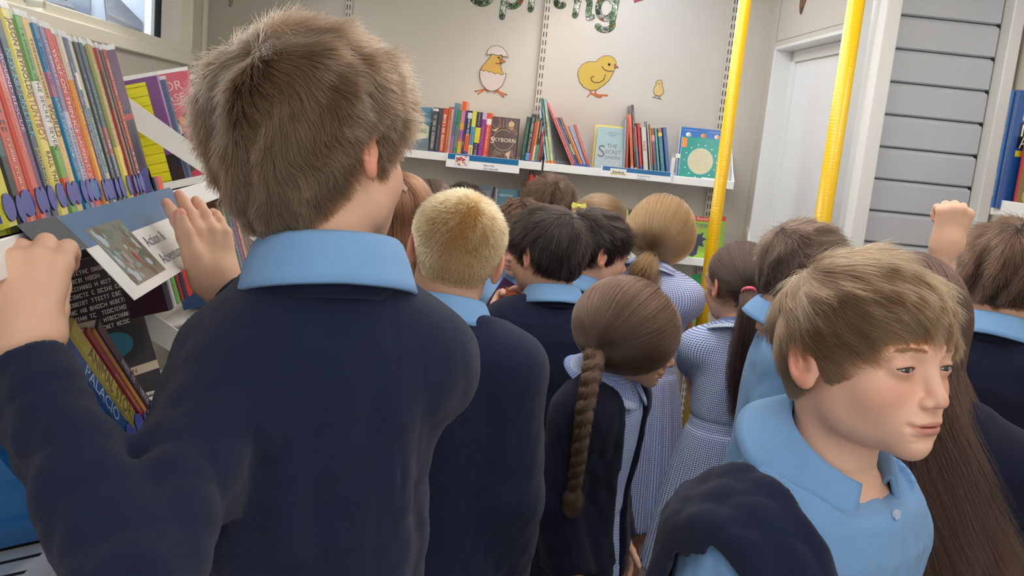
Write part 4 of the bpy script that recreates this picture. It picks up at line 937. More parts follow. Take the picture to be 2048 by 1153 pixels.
# sign clipped over the near shelf: a bent laminated sheet, blue above, white below
yA0 = ns(0, 490)[0] - .02
b = MB()
def sg(px, py, z_off, x_off):     # point on the sign from a pixel, on a vertical-ish plane in front of the lip
    M = MN; p = on_plane(px, py, M @ Vector((x_off, 0, 0)), M.to_3x3() @ Vector((1, 0, z_off))); return p
XO = Vector((dirS.y, -dirS.x, 0)); UPV = Vector((0, 0, 1))
y0s, y1s = ns(128, 486, MN @ T(.018, 0, 0))[0], ns(346, 398, MN @ T(.018, 0, 0))[0]
lipP = lambda y: MN @ Vector((.018, y, .006))
backP = lambda y: MN @ Vector((-.012, y, .004))
dropv = (XO * .078 - UPV * .078)
SA, SB = lipP(y0s), lipP(y1s)
WS = (SB - SA).length
MS = M3((SA + SB) / 2 + dropv / 2, dirS, -dropv)
HS = dropv.length
def addq(b, x0, x1, y0_, y1_, z, c): b.add([(x0, y0_, z), (x1, y0_, z), (x1, y1_, z), (x0, y1_, z)], [(0, 1, 2, 3)], c, 0, MS)
if (MS.to_3x3() @ Vector((0, 0, 1))).dot(XO) < 0: print('sign faces wrong way')
b.box(-WS / 2, WS / 2, -HS / 2, HS / 2, -.0012, 0, (240, 240, 238), 0, MS)
addq(b, -WS / 2 + .003, WS / 2 - .002, HS * .12, HS / 2, .0002, (58, 110, 158))
addq(b, -WS / 2 + .003, -WS * .08, -HS * .02, HS * .12, .0004, (58, 110, 158)) if False else None
b.text('Action &', .021, MS @ T(-WS * .13, -HS * .04, .00035), (44, 72, 104), align='LEFT')
b.text('Adventure', .021, MS @ T(-WS * .13, -HS * .28, .00035), (44, 72, 104), align='LEFT')
r = random.Random(4)                      # small landscape photo print
px0, px1, py0, py1 = -WS * .42, -WS * .16, -HS * .40, HS * .30
addq(b, px0, px1, py0, py1, .0003, (112, 116, 108))
for k in range(60):
    x, yy = r.uniform(px0 + .006, px1 - .006), r.uniform(py0 + .006, py1 - .006)
    b.add(ell_pts(x, yy, r.uniform(.003, .008), r.uniform(.003, .01), .00034 + k * 3e-6, 8), [list(range(8))], r.choice([(120, 150, 150), (90, 96, 80), (150, 150, 140), (96, 80, 66), (170, 190, 200), (86, 110, 90)]), 0, MS)
b.add(ell_pts(-WS * .27, -HS * .14, .004, .008, .0006, 8), [list(range(8))], (176, 60, 44), 0, MS)
for (y_a, y_b, c) in ((y0s, y1s, (42, 92, 138)),):      # part folded back over the lip
    b.add([backP(y_a), lipP(y_a), lipP(y_b), backP(y_b)], [(0, 1, 2, 3)], c)
# darker blue band laid along the shelf front under the book feet, to the left of the sheet
b.add([MN @ Vector((.0175, y0s - .09, .008)), MN @ Vector((.0175, y0s, .008)), MN @ Vector((-.012, y0s, .0045)), MN @ Vector((-.012, y0s - .09, .0045))], [(0, 1, 2, 3)], (60, 112, 156))
b.add([MN @ Vector((.0175, y0s - .09, .008)), MN @ Vector((.040, y0s - .09, -.03)), MN @ Vector((.040, y0s, -.03)), MN @ Vector((.0175, y0s, .008))], [(0, 1, 2, 3)], (46, 60, 78))
tag(b.build('shelf_sign', mat('laminated_sign', attr='Col', rough=.14, coat=.8)), 'bent laminated sign reading Action & Adventure hanging from the near left shelf', 'sign')

# lower left shelves
TM_ = math.radians(17)
ZM = 1.07
MM = sframe(ZM, TM_, off=.06)
def ms(px, py): return ns(px, py, MM)
yme = ms(452, 640)[0]
shm = lshelf(MM, -.30, .62, 'white middle left shelf with slots, holding the leaning story books', near_br=False)
mid = [ # bottom px of the spine, thickness, h, lean, colour ...
 (196, 880, 22, 200, (34, 96, 152), [(.5, .5, (90, 150, 190), None, .5)], 'bright blue book at the front of the leaning pile'),
 (222, 862, 22, 200, (44, 84, 140), [(.5, .6, (170, 200, 230), 'PALACIO', .85)], 'steel blue leaning book with pale capitals'),
 (252, 840, 24, 205, (196, 180, 90), [(.45, .7, (110, 100, 60), 'ANIMAL STORIES', .95)], 'mustard yellow leaning book reading ANIMAL STORIES'),
 (272, 826, 10, 195, (150, 50, 56), [(.4, .4, (220, 190, 150), None, .5)], 'thin dark red leaning book'),
 (286, 818, 10, 190, (190, 120, 60), [(.4, .4, (236, 200, 120), None, .5)], 'thin brown and orange leaning book'),
 (300, 806, 18, 190, (66, 58, 70), [(.4, .5, (200, 190, 190), None, .55)], 'charcoal leaning book with grey lettering'),
]
ym = ms(215, 880)[0] + .045; lean = math.radians(34)
yy = ym
for (px, py, th, h, col, text, lab) in mid:
    th *= .00125; M = MM @ T(-.004, yy, .001) @ BK @ RY(-lean) @ T(th / 2, 0, 0)
    book(M, th * .96, h * .001, .13, col, lab + ' on the middle left shelf', text=text, sticker=(.09, .018, (66, 84, 170)))
    yy += th / math.cos(lean)
book(MM @ T(-.03, yy + .03, .001) @ BK @ RY(-math.radians(38)) @ T(.012, 0, 0), .024, .19, .12, (206, 60, 60), 'red leaning book with gold lettering behind the charcoal one', text=[(.75, .35, (226, 180, 90), None, .6), (.15, .16, (240, 190, 180), None, .6)])
def f_txt(b, M, wd, h):
    for k in range(9): dashes(b, M @ T(0, h * (.42 - k * .05), 0), wd * .78, .006, (226, 226, 220), k + 20)
    b.add(ell_pts(-wd * .2, -h * .1, .02, .014, .0008), [list(range(18))], (222, 160, 60), 0, M); b.add(ell_pts(wd * .14, -h * .12, .028, .02, .0008), [list(range(18))], (40, 110, 130), 0, M)
    b.add([(-wd / 2, -h * .36, .0008), (wd / 2, -h * .36, .0008), (wd / 2, -h * .30, .0008), (-wd / 2, -h * .30, .0008)], [(0, 1, 2, 3)], (210, 196, 170), 0, M)
    b.text("PETE'S PIZZA WAN", .010, M @ T(0, -h * .33, .0013), (50, 40, 40), fit=wd * .9)
book(MM @ T(-.06, .53, .004) @ RZ(math.radians(34)) @ BK, .014, .22, .15, (40, 40, 48), 'large dark book covered in small white text behind the middle left bracket', front=f_txt)
for k, (th, col, lab, tx) in enumerate(((.016, (40, 40, 60), 'black navy spine', None), (.010, (206, 206, 214), 'pale silver spine', None), (.014, (110, 170, 80), 'apple green spine', None), (.010, (150, 40, 50), 'dark red spine', None), (.014, (40, 44, 70), 'midnight blue spine', None), (.03, (200, 50, 44), 'thick red spine with big yellow letters', 'TIZ'))):
    book(MM @ T(-.012, .52 + k * .024, .12) @ BK, th, .20, .12, col, lab + ' under the tall boy\'s right hand', text=[(.6, .5, (236, 214, 110) if tx else (210, 210, 200), tx, .8)])
# the far middle row next to the tall boy's neck
MF = sframe(1.09, TM_, off=.02)
shf = lshelf(MF, .95, 1.75, 'white far left shelf beside the tall boy\'s neck', near_br=False)
farc = [(.016, (52, 96, 150)), (.012, (200, 130, 90)), (.012, (50, 110, 150)), (.010, (226, 190, 80)), (.014, (80, 160, 90)), (.012, (40, 90, 110)), (.014, (120, 120, 130)), (.012, (60, 90, 140)), (.014, (180, 50, 56)), (.012, (90, 60, 110)), (.012, (200, 180, 160)), (.014, (200, 80, 50)), (.012, (60, 110, 70)), (.014, (130, 100, 80)), (.012, (70, 70, 120)), (.012, (170, 60, 60))]
fn = ['royal blue', 'tan orange', 'teal blue', 'golden yellow', 'leaf green', 'dark petrol', 'grey', 'denim', 'crimson', 'plum', 'cream', 'rust red', 'moss green', 'brown', 'indigo', 'brick']
yy = 1.10
for k, (th, col) in enumerate(farc):
    book(MF @ T(-.01, yy, .001) @ BK, th * 1.25, .20 + .01 * math.sin(k * 1.7), .12, col, '%s spine in the row between the tall boy\'s hand and his collar' % fn[k], group='spines left of the tall boy\'s collar', text=[(.55, .6, (225, 220, 205), None, .5)]); yy += th * 1.28
def f_kevin(b, M, wd, h):
    dashes(b, M @ T(0, h * .4, 0), wd * .5, .010, (214, 96, 60), 31)
    b.add(ell_pts(0, -.0, .02, .022, .0008), [list(range(18))], (170, 150, 150), 0, M); b.add(ell_pts(.015, -h * .25, .03, .035, .0009), [list(range(18))], (190, 60, 60), 0, M); b.add(ell_pts(-.01, -h * .3, .02, .03, .0010), [list(range(18))], (40, 60, 110), 0, M)
book(MF @ T(-.01, 1.04, .001) @ RZ(math.radians(-50)) @ BK, .02, .20, .13, (40, 60, 96), 'navy cover with an orange top line beside the tall boy\'s right wrist', front=f_kevin)
b = MB(); b.box(-.02, .014, 1.0, 1.7, .232, .246, (96, 130, 70), 0, MF); tag(b.build('shelf_sign', m_print), 'narrow green shelf strip above the far left row of books', 'shelf sign')
# big books nearer on the same middle shelf, bottom left corner
yy = ym - .004
for k, (th, h, col, lab, bands) in enumerate(((.020, .24, (36, 110, 150), 'turquoise blue tall spine just above the maroon one, bottom left corner', []), (.012, .24, (120, 36, 40), 'maroon spine in the bottom left corner', []), (.024, .25, (190, 104, 60), 'orange brown spine with a scuffed foot, bottom left corner', [(0, .16, (30, 90, 160))]), (.020, .25, (186, 66, 52), 'red spine with a green and blue foot, bottom left corner', [(.02, .14, (40, 70, 170)), (.14, .3, (90, 130, 70))]), (.050, .27, (24, 88, 156), 'wide cobalt blue book, lowest in the bottom left corner', []), (.03, .27, (30, 100, 160), 'second wide blue book, nearest the viewer in the bottom left corner', []))):
    c_ = math.cos(lean); yy -= th / c_
    book(MM @ T(-.001, yy, .001) @ BK @ RY(-lean) @ T(th / 2, 0, 0), th * .96, h, .18, col, lab, text=[(.6, .4, (230, 200, 180), None, .5)], bands=bands)
# backing board and posts of the left unit
for (y_a, lab) in ((-.30, 'near'), (yE + .003, 'mid'), (yE + .81, 'far')):
    o = empty('shelf_upright'); p = MN @ Vector((-.20, y_a, 0)); o.location = (p.x - .03, p.y, 0); o.rotation_euler = (0, 0, math.atan2(-dirS.x, dirS.y))
    b = MB(); b.box(-.02, .0, -.016, .016, .02, 1.58); b.build('rail', m_white, o); tag(o, 'white upright carrying the left shelves, %s' % {'near': 'nearest the viewer', 'mid': 'at the triangular bracket', 'far': 'behind the tall boy'}[lab], 'upright')
b = MB(); 
q0 = MN @ Vector((-.19, -.45, 0)); q1 = MN @ Vector((-.19, yE + .85, 0))
bm_ = M3((q0.x - .05, q0.y, 0), (q1 - q0).xy.to_3d(), Vector((0, 0, 1)).cross((q1 - q0).xy.to_3d()))
b.box(0, (q1 - q0).xy.length, 0, .012, 0, 1.50, M=bm_)
tag(b.build('backing_board', mat('cream_board', (232, 226, 212), .5)), 'cream board behind the left shelves under the window', 'board')

# right edge: a shelf on the side wall, its far end showing
YR = 2.55
pl = P(1986, 398, YR); XLp = pl.x; ZR = pl.z
WR = XLp + .20
panel('wall_side', Matrix.Identity(4), m_wall, WR, WR + .05, -1.4, (MSH @ Vector((xr_ + .3, 0, 0))).y, 0, CEIL)
r_ = empty('shelf', (WR, YR, ZR)); tag(r_, 'white shelf at the right edge carrying the tall blue fact book', 'shelf')
b = MB(); b.box(-.198, -.002, -1.0, 0, -.03, -.024); b.build('tray', m_white, r_)
b = MB(); b.box(-.20, -.196, -1.0, 0, -.042, .0); b.build('front_lip', m_white, r_, bevel=.0015)
b = MB(); b.prism([(-.20, -.042), (-.20, .0), (-.15, .05), (-.01, .05), (-.01, -.042)], 'y', 0, .003); b.build('end_bracket', m_white, r_)
def f_no(b, M, wd, h):
    b.add([(-wd * .36, h * .25, .0006), (wd * .45, h * .25, .0006), (wd * .45, h * .46, .0006), (-wd * .36, h * .46, .0006)], [(0, 1, 2, 3)], (170, 176, 160), 0, M)
    r = random.Random(1)
    for k in range(14): b.add(ell_pts(r.uniform(-.32, .4) * wd, r.uniform(.28, .44) * h, .008, .004, .0009 + k * 1e-5, 8), [list(range(8))], r.choice([(120, 90, 50), (60, 50, 40), (150, 130, 60)]), 0, M)
    b.add([(-wd * .38, h * .02, .0006), (wd * .45, h * .02, .0006), (wd * .45, h * .23, .0006), (-wd * .38, h * .23, .0006)], [(0, 1, 2, 3)], (20, 24, 34), 0, M)
    b.text('NOISY', .045, M @ T(-wd * .34, h * .17, .0012), WH, align='LEFT', fit=wd * .7); b.text('ANIMALS', .05, M @ T(-wd * .34, h * .075, .0012), WH, align='LEFT', fit=wd * .75)
    b.add([(-wd * .38, -h * .05, .0008), (wd * .1, -h * .05, .0008), (wd * .1, h * .0, .0008), (-wd * .38, h * .0, .0008)], [(0, 1, 2, 3)], (226, 196, 50), 0, M)
zt = P(2014, 178, YR - .05).z; hB = zt - ZR + .024; xb = P(2014, 300, YR - .05).x
BR = RZ(-math.pi / 2)
book(Matrix.Translation((xb, YR - .02, ZR - .023)) @ BR, .012, hB, .165, (52, 104, 170), 'light blue tall fact book, the farther of the two at the right edge', text=[(.75, .25, (190, 200, 160), None, .5), (.2, .2, WH, None, .5)])
book(Matrix.Translation((xb + .004, YR - .04, ZR - .023)) @ BR, .016, hB, .165, (30, 74, 136), 'tall blue fact book with white capitals at the right edge', text=[(.5, .5, (120, 150, 190), None, .5)], front2=f_no)
book(Matrix.Translation((xb + .03, YR - .075, ZR - .023)) @ BR @ RY(0), .010, hB * .62, .15, (110, 90, 46), 'brown and gold book leaning before the tall blue one', front2=lambda b, M, wd, h: [b.add(ell_pts(math.sin(k * 5.1) * wd * .3, math.cos(k * 3.7) * h * .35, .018, .022, .0006 + k * 1e-5, 9), [list(range(9))], [(50, 44, 34), (170, 140, 60), (80, 90, 60)][k % 3], 0, M) for k in range(20)], bands=[(0, 1, (180, 44, 40))])
# the yellow picture book on a low shelf behind the raised hand
ub, zy = sh(1938, 740, -.1); 
pg = P(1930, 640, 2.55); M = Matrix.Translation((pg.x, 2.55, P(1930, 700, 2.55).z)) @ RZ(.15) @ RY(math.radians(14)) @ RZ(math.pi / 2)
yb_ = book(Matrix.Translation((pg.x + .16, 2.60, P(1930, 760, 2.6).z)) @ RY(math.radians(13)) @ RZ(math.pi / 2), .012, .26, .2, (226, 168, 40), 'orange yellow picture book standing on a low shelf left of the far right boy', front=lambda b, M, wd, h: (b.add([(-wd * .47, -h * .48, .0006), (-wd * .42, -h * .48, .0006), (-wd * .42, h * .48, .0006), (-wd * .47, h * .48, .0006)], [(0, 1, 2, 3)], (236, 120, 30), 0, M), b.add(ell_pts(-wd * .18, h * .12, .012, .012, .0008), [list(range(18))], (60, 130, 50), 0, M)))
r_ = empty('shelf'); r_.location = (pg.x, 2.6, P(1930, 760, 2.6).z - .002); tag(r_, 'white low shelf under the orange yellow picture book, mostly hidden', 'shelf')
b = MB(); b.box(-.05, .9, -.07, .3, -.02, 0); b.build('tray', m_white, r_, bevel=.002)
# ---------------------------------------------------------------- implicit surfaces -> meshes
f32 = np.float32
def ell(p, c, r, R=None):
    x, y, z = p[0] - c[0], p[1] - c[1], p[2] - c[2]
    if R is not None: x, y, z = R[0][0] * x + R[1][0] * y + R[2][0] * z, R[0][1] * x + R[1][1] * y + R[2][1] * z, R[0][2] * x + R[1][2] * y + R[2][2] * z
    a, b, c_ = x / r[0], y / r[1], z / r[2]
    k0 = np.sqrt(a * a + b * b + c_ * c_); k1 = np.sqrt((a / r[0]) ** 2 + (b / r[1]) ** 2 + (c_ / r[2]) ** 2) + 1e-9
    return k0 * (k0 - 1) / k1
def cap(p, a, b, ra, rb=None):
    rb = ra if rb is None else rb
    d = [b[i] - a[i] for i in range(3)]; L = d[0] ** 2 + d[1] ** 2 + d[2] ** 2 + 1e-12
    x, y, z = p[0] - a[0], p[1] - a[1], p[2] - a[2]
    t = np.clip((x * d[0] + y * d[1] + z * d[2]) / L, 0, 1)
    return np.sqrt((x - t * d[0]) ** 2 + (y - t * d[1]) ** 2 + (z - t * d[2]) ** 2) - (ra + t * (rb - ra))
def smin(a, b, k):
    h = np.maximum(k - np.abs(a - b), 0) / k
    return np.minimum(a, b) - h * h * k * .25
def smax(a, b, k): return -smin(-a, -b, k)
def sd_mesh(fn, lo, hi, res):
    n = [int(math.ceil((hi[i] - lo[i]) / res)) + 1 for i in range(3)]
    ax = [(lo[i] + res * np.arange(n[i])).astype(f32) for i in range(3)]
    g = np.meshgrid(*ax, indexing='ij')
    d = fn(g).astype(f32)
    d[0] = np.maximum(d[0], res * .4); d[-1] = np.maximum(d[-1], res * .4); d[:, 0] = np.maximum(d[:, 0], res * .4); d[:, -1] = np.maximum(d[:, -1], res * .4)
    d[:, :, 0] = np.maximum(d[:, :, 0], res * .4); d[:, :, -1] = np.maximum(d[:, :, -1], res * .4)
    d = np.clip(d, -4 * res, 4 * res)
    G = vdb.FloatGrid(4 * res); G.copyFromArray(d)
    v, q = G.convertToQuads(0.0)
    v = v * res + np.array(lo, dtype=f32)
    # make faces point outwards
    if len(q):
        a, b, c = v[q[:, 0]], v[q[:, 1]], v[q[:, 2]]; nrm = np.cross(b - a, c - a); mid = v[q].mean(1)
        i = np.clip(((mid + nrm / (np.linalg.norm(nrm, axis=1, keepdims=True) + 1e-12) * res - np.array(lo)) / res).round().astype(int), 0, np.array(n) - 1)
        j = np.clip(((mid - nrm / (np.linalg.norm(nrm, axis=1, keepdims=True) + 1e-12) * res - np.array(lo)) / res).round().astype(int), 0, np.array(n) - 1)
        if (d[i[:, 0], i[:, 1], i[:, 2]] - d[j[:, 0], j[:, 1], j[:, 2]]).sum() < 0: q = q[:, ::-1]
    return v, q
def np_mesh(name, pieces, m, parent=None, col=None, uv=None):
    """pieces: list of (verts, quads); col: function(verts)->rgb ; one mesh"""
    V = np.concatenate([p[0] for p in pieces]); off = 0; Q = []
    for v, q in pieces: Q.append(q + off); off += len(v)
    Q = np.concatenate(Q)
    me = bpy.data.meshes.new(name); me.vertices.add(len(V)); me.vertices.foreach_set('co', V.astype(f32).ravel())
    k = Q.shape[1]
    me.loops.add(Q.size); me.loops.foreach_set('vertex_index', Q.astype(np.int32).ravel())
    me.polygons.add(len(Q)); me.polygons.foreach_set('loop_start', np.arange(0, Q.size, k, dtype=np.int32)); me.polygons.foreach_set('loop_total', np.full(len(Q), k, np.int32))
    me.polygons.foreach_set('use_smooth', np.ones(len(Q), bool)); me.update(calc_edges=True); me.validate()
    if col is not None:
        a = me.color_attributes.new('Col', 'FLOAT_COLOR', 'POINT'); c = np.ones((len(V), 4), f32); c[:, :3] = col; a.data.foreach_set('color', c.ravel())
    if uv is not None:
        a = me.attributes.new('cloth', 'FLOAT_VECTOR', 'POINT'); a.data.foreach_set('vector', uv.astype(f32).ravel())
    me.materials.append(m); return link(bpy.data.objects.new(name, me), parent)
def grid_mesh(name, V, nu, nv, m, parent=None, closed_u=False, closed_v=True, uvs=None):
    V = np.array(V, f32); Q = []
    for i in range(nu if closed_u else nu - 1):
        for j in range(nv if closed_v else nv - 1):
            a, b = i, (i + 1) % nu; c, d = j, (j + 1) % nv
            Q.append((a * nv + c, b * nv + c, b * nv + d, a * nv + d))
    Q = np.array(Q); pieces = [(V, Q)]
    o = np_mesh(name, pieces, m, parent, uv=uvs if uvs is not None else None); 
    if closed_v and not closed_u:     # close the two ends
        import bmesh
        bm = bmesh.new(); bm.from_mesh(o.data); bmesh.ops.holes_fill(bm, edges=bm.edges, sides=0); bmesh.ops.recalc_face_normals(bm, faces=bm.faces); bm.to_mesh(o.data); bm.free()
    return o
def rot3(yaw, nod, roll):
    return np.array((Matrix.Rotation(yaw, 3, 'Z') @ Matrix.Rotation(-nod, 3, 'X') @ Matrix.Rotation(roll, 3, 'Y')))

# ---------------------------------------------------------------- materials of the children
m_skin = mat('skin', attr='Col', rough=.56, sss=.15, bump=.05, bscale=900, spec=.35, ssr=.006)
def cloth(name, color, rough=.9, sheen=.25, bump=.35, bscale=900, var=.05):
    return mat(name, color, rough, bump=bump, bscale=bscale, sheen=sheen, var=var, vscale=30, spec=.15)
m_navy = cloth('navy_sweatshirt_fleece', (29, 36, 60), sheen=.12, bump=.5, bscale=1300, var=.07)
m_navyd = cloth('dark_navy_knit', (25, 28, 48), sheen=.08)
m_polo = cloth('light_blue_pique', (124, 166, 212), sheen=.15, bump=.45, bscale=1500, var=.03)
m_trou = cloth('charcoal_trousers', (44, 46, 54), sheen=.05)
m_shoe = mat('black_school_shoe', (20, 20, 22), .35)
def gingham(name, ca, cb, scale):
    M = bpy.data.materials.new(name); M.use_nodes = True; N = M.node_tree.nodes; L = M.node_tree.links; b = N['Principled BSDF']
    a = N.new('ShaderNodeAttribute'); a.attribute_name = 'cloth'; sx = N.new('ShaderNodeSeparateXYZ'); L.new(a.outputs['Vector'], sx.inputs[0])
    st = []
    for k in (0, 1):
        mu = N.new('ShaderNodeMath'); mu.operation = 'MULTIPLY'; mu.inputs[1].default_value = scale; L.new(sx.outputs[k], mu.inputs[0])
        fr = N.new('ShaderNodeMath'); fr.operation = 'FRACT'; L.new(mu.outputs[0], fr.inputs[0])
        gt = N.new('ShaderNodeMath'); gt.operation = 'GREATER_THAN'; gt.inputs[1].default_value = .5; L.new(fr.outputs[0], gt.inputs[0]); st.append(gt)
    ad = N.new('ShaderNodeMath'); ad.operation = 'ADD'; L.new(st[0].outputs[0], ad.inputs[0]); L.new(st[1].outputs[0], ad.inputs[1])
    hv = N.new('ShaderNodeMath'); hv.operation = 'MULTIPLY'; hv.inputs[1].default_value = .5; L.new(ad.outputs[0], hv.inputs[0])
    mx = N.new('ShaderNodeMix'); mx.data_type = 'RGBA'; L.new(hv.outputs[0], mx.inputs[0]); mx.inputs[6].default_value = (*lin(ca), 1); mx.inputs[7].default_value = (*lin(cb), 1)
    L.new(mx.outputs[2], b.inputs['Base Color']); b.inputs['Roughness'].default_value = .85; b.inputs['Specular IOR Level'].default_value = .15
    return M
m_ging = gingham('blue_gingham_cotton', (226, 234, 246), (44, 88, 168), 170)
m_ging2 = gingham('lilac_gingham_cotton', (232, 236, 250), (84, 108, 190), 190)
m_pin = gingham('blue_small_check_cotton', (206, 218, 244), (128, 152, 214), 150)
def hairmat(name, color, mel=None, rough=.32):
    M = bpy.data.materials.new(name); M.use_nodes = True; N = M.node_tree.nodes; L = M.node_tree.links
    N.remove(N['Principled BSDF']); h = N.new('ShaderNodeBsdfHairPrincipled'); h.model = 'CHIANG'; h.parametrization = 'COLOR'
    hi = N.new('ShaderNodeHairInfo'); rp = N.new('ShaderNodeMapRange'); rp.inputs[3].default_value = .62; rp.inputs[4].default_value = 1.45; L.new(hi.outputs['Random'], rp.inputs[0])
    mx = N.new('ShaderNodeMix'); mx.data_type = 'RGBA'; mx.blend_type = 'MULTIPLY'; mx.inputs[0].default_value = 1; mx.inputs[6].default_value = (*[v * .72 for v in lin(color)], 1); L.new(rp.outputs[0], mx.inputs[7])
    L.new(mx.outputs[2], h.inputs['Color']); h.inputs['Roughness'].default_value = rough; h.inputs['Radial Roughness'].default_value = .45; h.inputs['Coat'].default_value = 0
    L.new(h.outputs[0], N['Material Output'].inputs[0]); return M
HAIR = {}
def hair_mats(key, color, k=.55, rough=.32):
    if key not in HAIR:
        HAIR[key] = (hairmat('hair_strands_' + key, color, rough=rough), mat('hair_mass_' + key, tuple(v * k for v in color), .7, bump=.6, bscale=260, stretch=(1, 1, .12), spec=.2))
    return HAIR[key]

# ---------------------------------------------------------------- head
def head_sdf(p, q, fine=True):
    """p in head space (metres, faces +y, centre between the ears); q: options"""
    X = np.abs(p[0]); s = (X, p[1], p[2]); k = .02
    d = ell(p, (0, -.010, .030), (.0735, .091, .074))
    d = smin(d, ell(p, (0, .030, .032), (.061, .054, .054)), .02)
    d = smin(d, ell(p, (0, .022, -.026), (.0575, .060, .062)), .03)
    d = smin(d, ell(p, (0, .034, -.060), (.045, .050, .038)), .025)
    d = smin(d, ell(s, (.040, .008, -.052), (.018, .030, .026)), .03)
    d = smin(d, ell(s, (.033, .052, -.030), (.0265, .027, .027)), .018)
    d = smin(d, ell(p, (0, .071, -.086), (.019, .0185, .0165)), .02)
    d = smin(d, ell(p, (0, .066, -.058), (.029, .0275, .025)), .018)
    d = smin(d, ell(p, (0, -.05, -.02), (.052, .045, .055)), .03)
    if fine:
        d = smin(d, cap(s, (.010, .0835, .018), (.046, .070, .017), .0075, .006), .014)
        d = smax(d, -ell(s, (.031, .1015, .001), (.019, .017, .0115)), .013)
        E = (.0305, .0725, .000)
        lid = ell(s, E, (.0150, .0138, .0132))
        d = smin(d, lid, .006)
        # eye opening, lid line slightly lowered
        u = (X - .0305) / .0128; zc = -.0008 - .0010 * u * q.get('slant', 0)
        hgt = np.maximum(1 - u * u, 0) * q.get('open', .0038)
        op = np.maximum(np.abs(p[2] - zc) - hgt, E[1] + .004 - p[1]); op = np.maximum(op, np.abs(u) * .0128 - .0128)
        d = smax(d, -op, .0012)
        # upper lid fold
        d = smax(d, -cap(s, (.022, .0865, .0080), (.042, .0805, .0070), .0007), .002)
        # nose
        d = smin(d, cap(p, (0, .083, .006), (0, .098, -.026), .0065, .0080), .014)
        d = smin(d, ell(p, (0, .1015, -.0325), (.0088, .0085, .0078)), .007)
        d = smin(d, ell(s, (.0105, .0925, -.0360), (.0068, .0085, .0062)), .005)
        d = smax(d, -ell(s, (.0058, .0965, -.0425), (.0036, .0055, .0030)), .003)
        # lips
        d = smin(d, ell(p, (0, .0865, -.0565), (.0220, .0090, .0052)), .005)
        d = smin(d, ell(s, (.0065, .0885, -.0560), (.0075, .0072, .0042)), .004)
        d = smin(d, ell(p, (0, .0860, -.0672), (.0180, .0088, .0058)), .005)
        d = smax(d, -ell(p, (0, .0985, -.0615 ), (.0235, .0125, .0009)), .0022)
        d = smax(d, -ell(s, (.0250, .0890, -.0615), (.0026, .005, .0022)), .006)
        d = smax(d, -cap(p, (0, .103, -.044), (0, .1000, -.050), .0028), .004)
        d = smax(d, -ell(p, (0, .0965, -.0760), (.016, .0080, .0028)), .010)
    # ears
    a = math.radians(q.get('ear', 24)); R = ((math.cos(a), -math.sin(a), 0), (math.sin(a), math.cos(a), 0), (0, 0, 1))
    c = (.0790 + q.get('earx', 0), -.014, -.004)
    t = math.radians(12); 
    e = ell(s, c, (.0066, .0190, .0305), R)
    e = smax(e, -ell(s, (c[0] + .0085, c[1] + .0010, c[2] + .0015), (.0092, .0140, .0240), R), .0020)
    e = smin(e, cap(s, (c[0] + .0040, c[1] - .0030, c[2] + .0150), (c[0] + .0030, c[1] - .0060, c[2] + .0020), .0022, .0024), .003)
    e = smin(e, ell(s, (c[0] - .0035, c[1] + .0095, c[2] - .004), (.0045, .0040, .0060)), .004)    # tragus
    e = smin(e, ell(s, (c[0] - .001, c[1] + .003, c[2] - .024), (.0045, .0085, .0085), R), .005)  # lobe
    e = smin(e, cap(s, (c[0] + .0015, c[1] - .007, c[2] + .016), (c[0] + .0025, c[1] - .0055, c[2] - .008), .0024, .0024), .004)
    e = smin(e, ell(s, (.069 + q.get('earx', 0) * .5, -.010, -.006), (.010, .011, .018)), .006)
    d = smin(d, e, .004)
    return d
def head_col(v, base, q):
    """skin colour by place: lips, ears, cheeks"""
    c = np.tile(np.array(lin(base), f32), (len(v), 1)); X = np.abs(v[:, 0]); y, z = v[:, 1], v[:, 2]
    def mixc(w, col):
        nonlocal c
        w = np.clip(w, 0, 1)[:, None]; c = c * (1 - w) + np.array(lin(col), f32) * w
    red = q.get('red', (206, 128, 108))
    mixc(.55 * np.exp(-(((X - .042) / .02) ** 2 + ((y - .065) / .03) ** 2 + ((z + .03) / .018) ** 2)), red)
    mixc(.75 * ((X > .0745) & (z < .035) & (z > -.045)) * np.clip((X - .0745) / .008, 0, 1), q.get('earc', (222, 142, 118)))
    lip = ((X / .0235) ** 2 + ((z + .0618) / np.where(z > -.0618, .0075, .0100)) ** 2)
    mixc(.62 * (lip < 1) * (y > .083) * np.clip((1 - lip) * 3, 0, 1), (192, 106, 98))
    mixc(.5 * np.exp(-(((X - .031) / .016) ** 2 + ((z + .001) / .009) ** 2)) * (y > .068), (176, 112, 106))
    mixc(.35 * np.exp(-(((X - .026) / .014) ** 2 + ((z + .012) / .006) ** 2)) * (y > .068), (190, 130, 90))
    mixc(.4 * np.exp(-((X / .012) ** 2 + ((z + .034) / .01) ** 2)) * (y > .09), red)
    return c

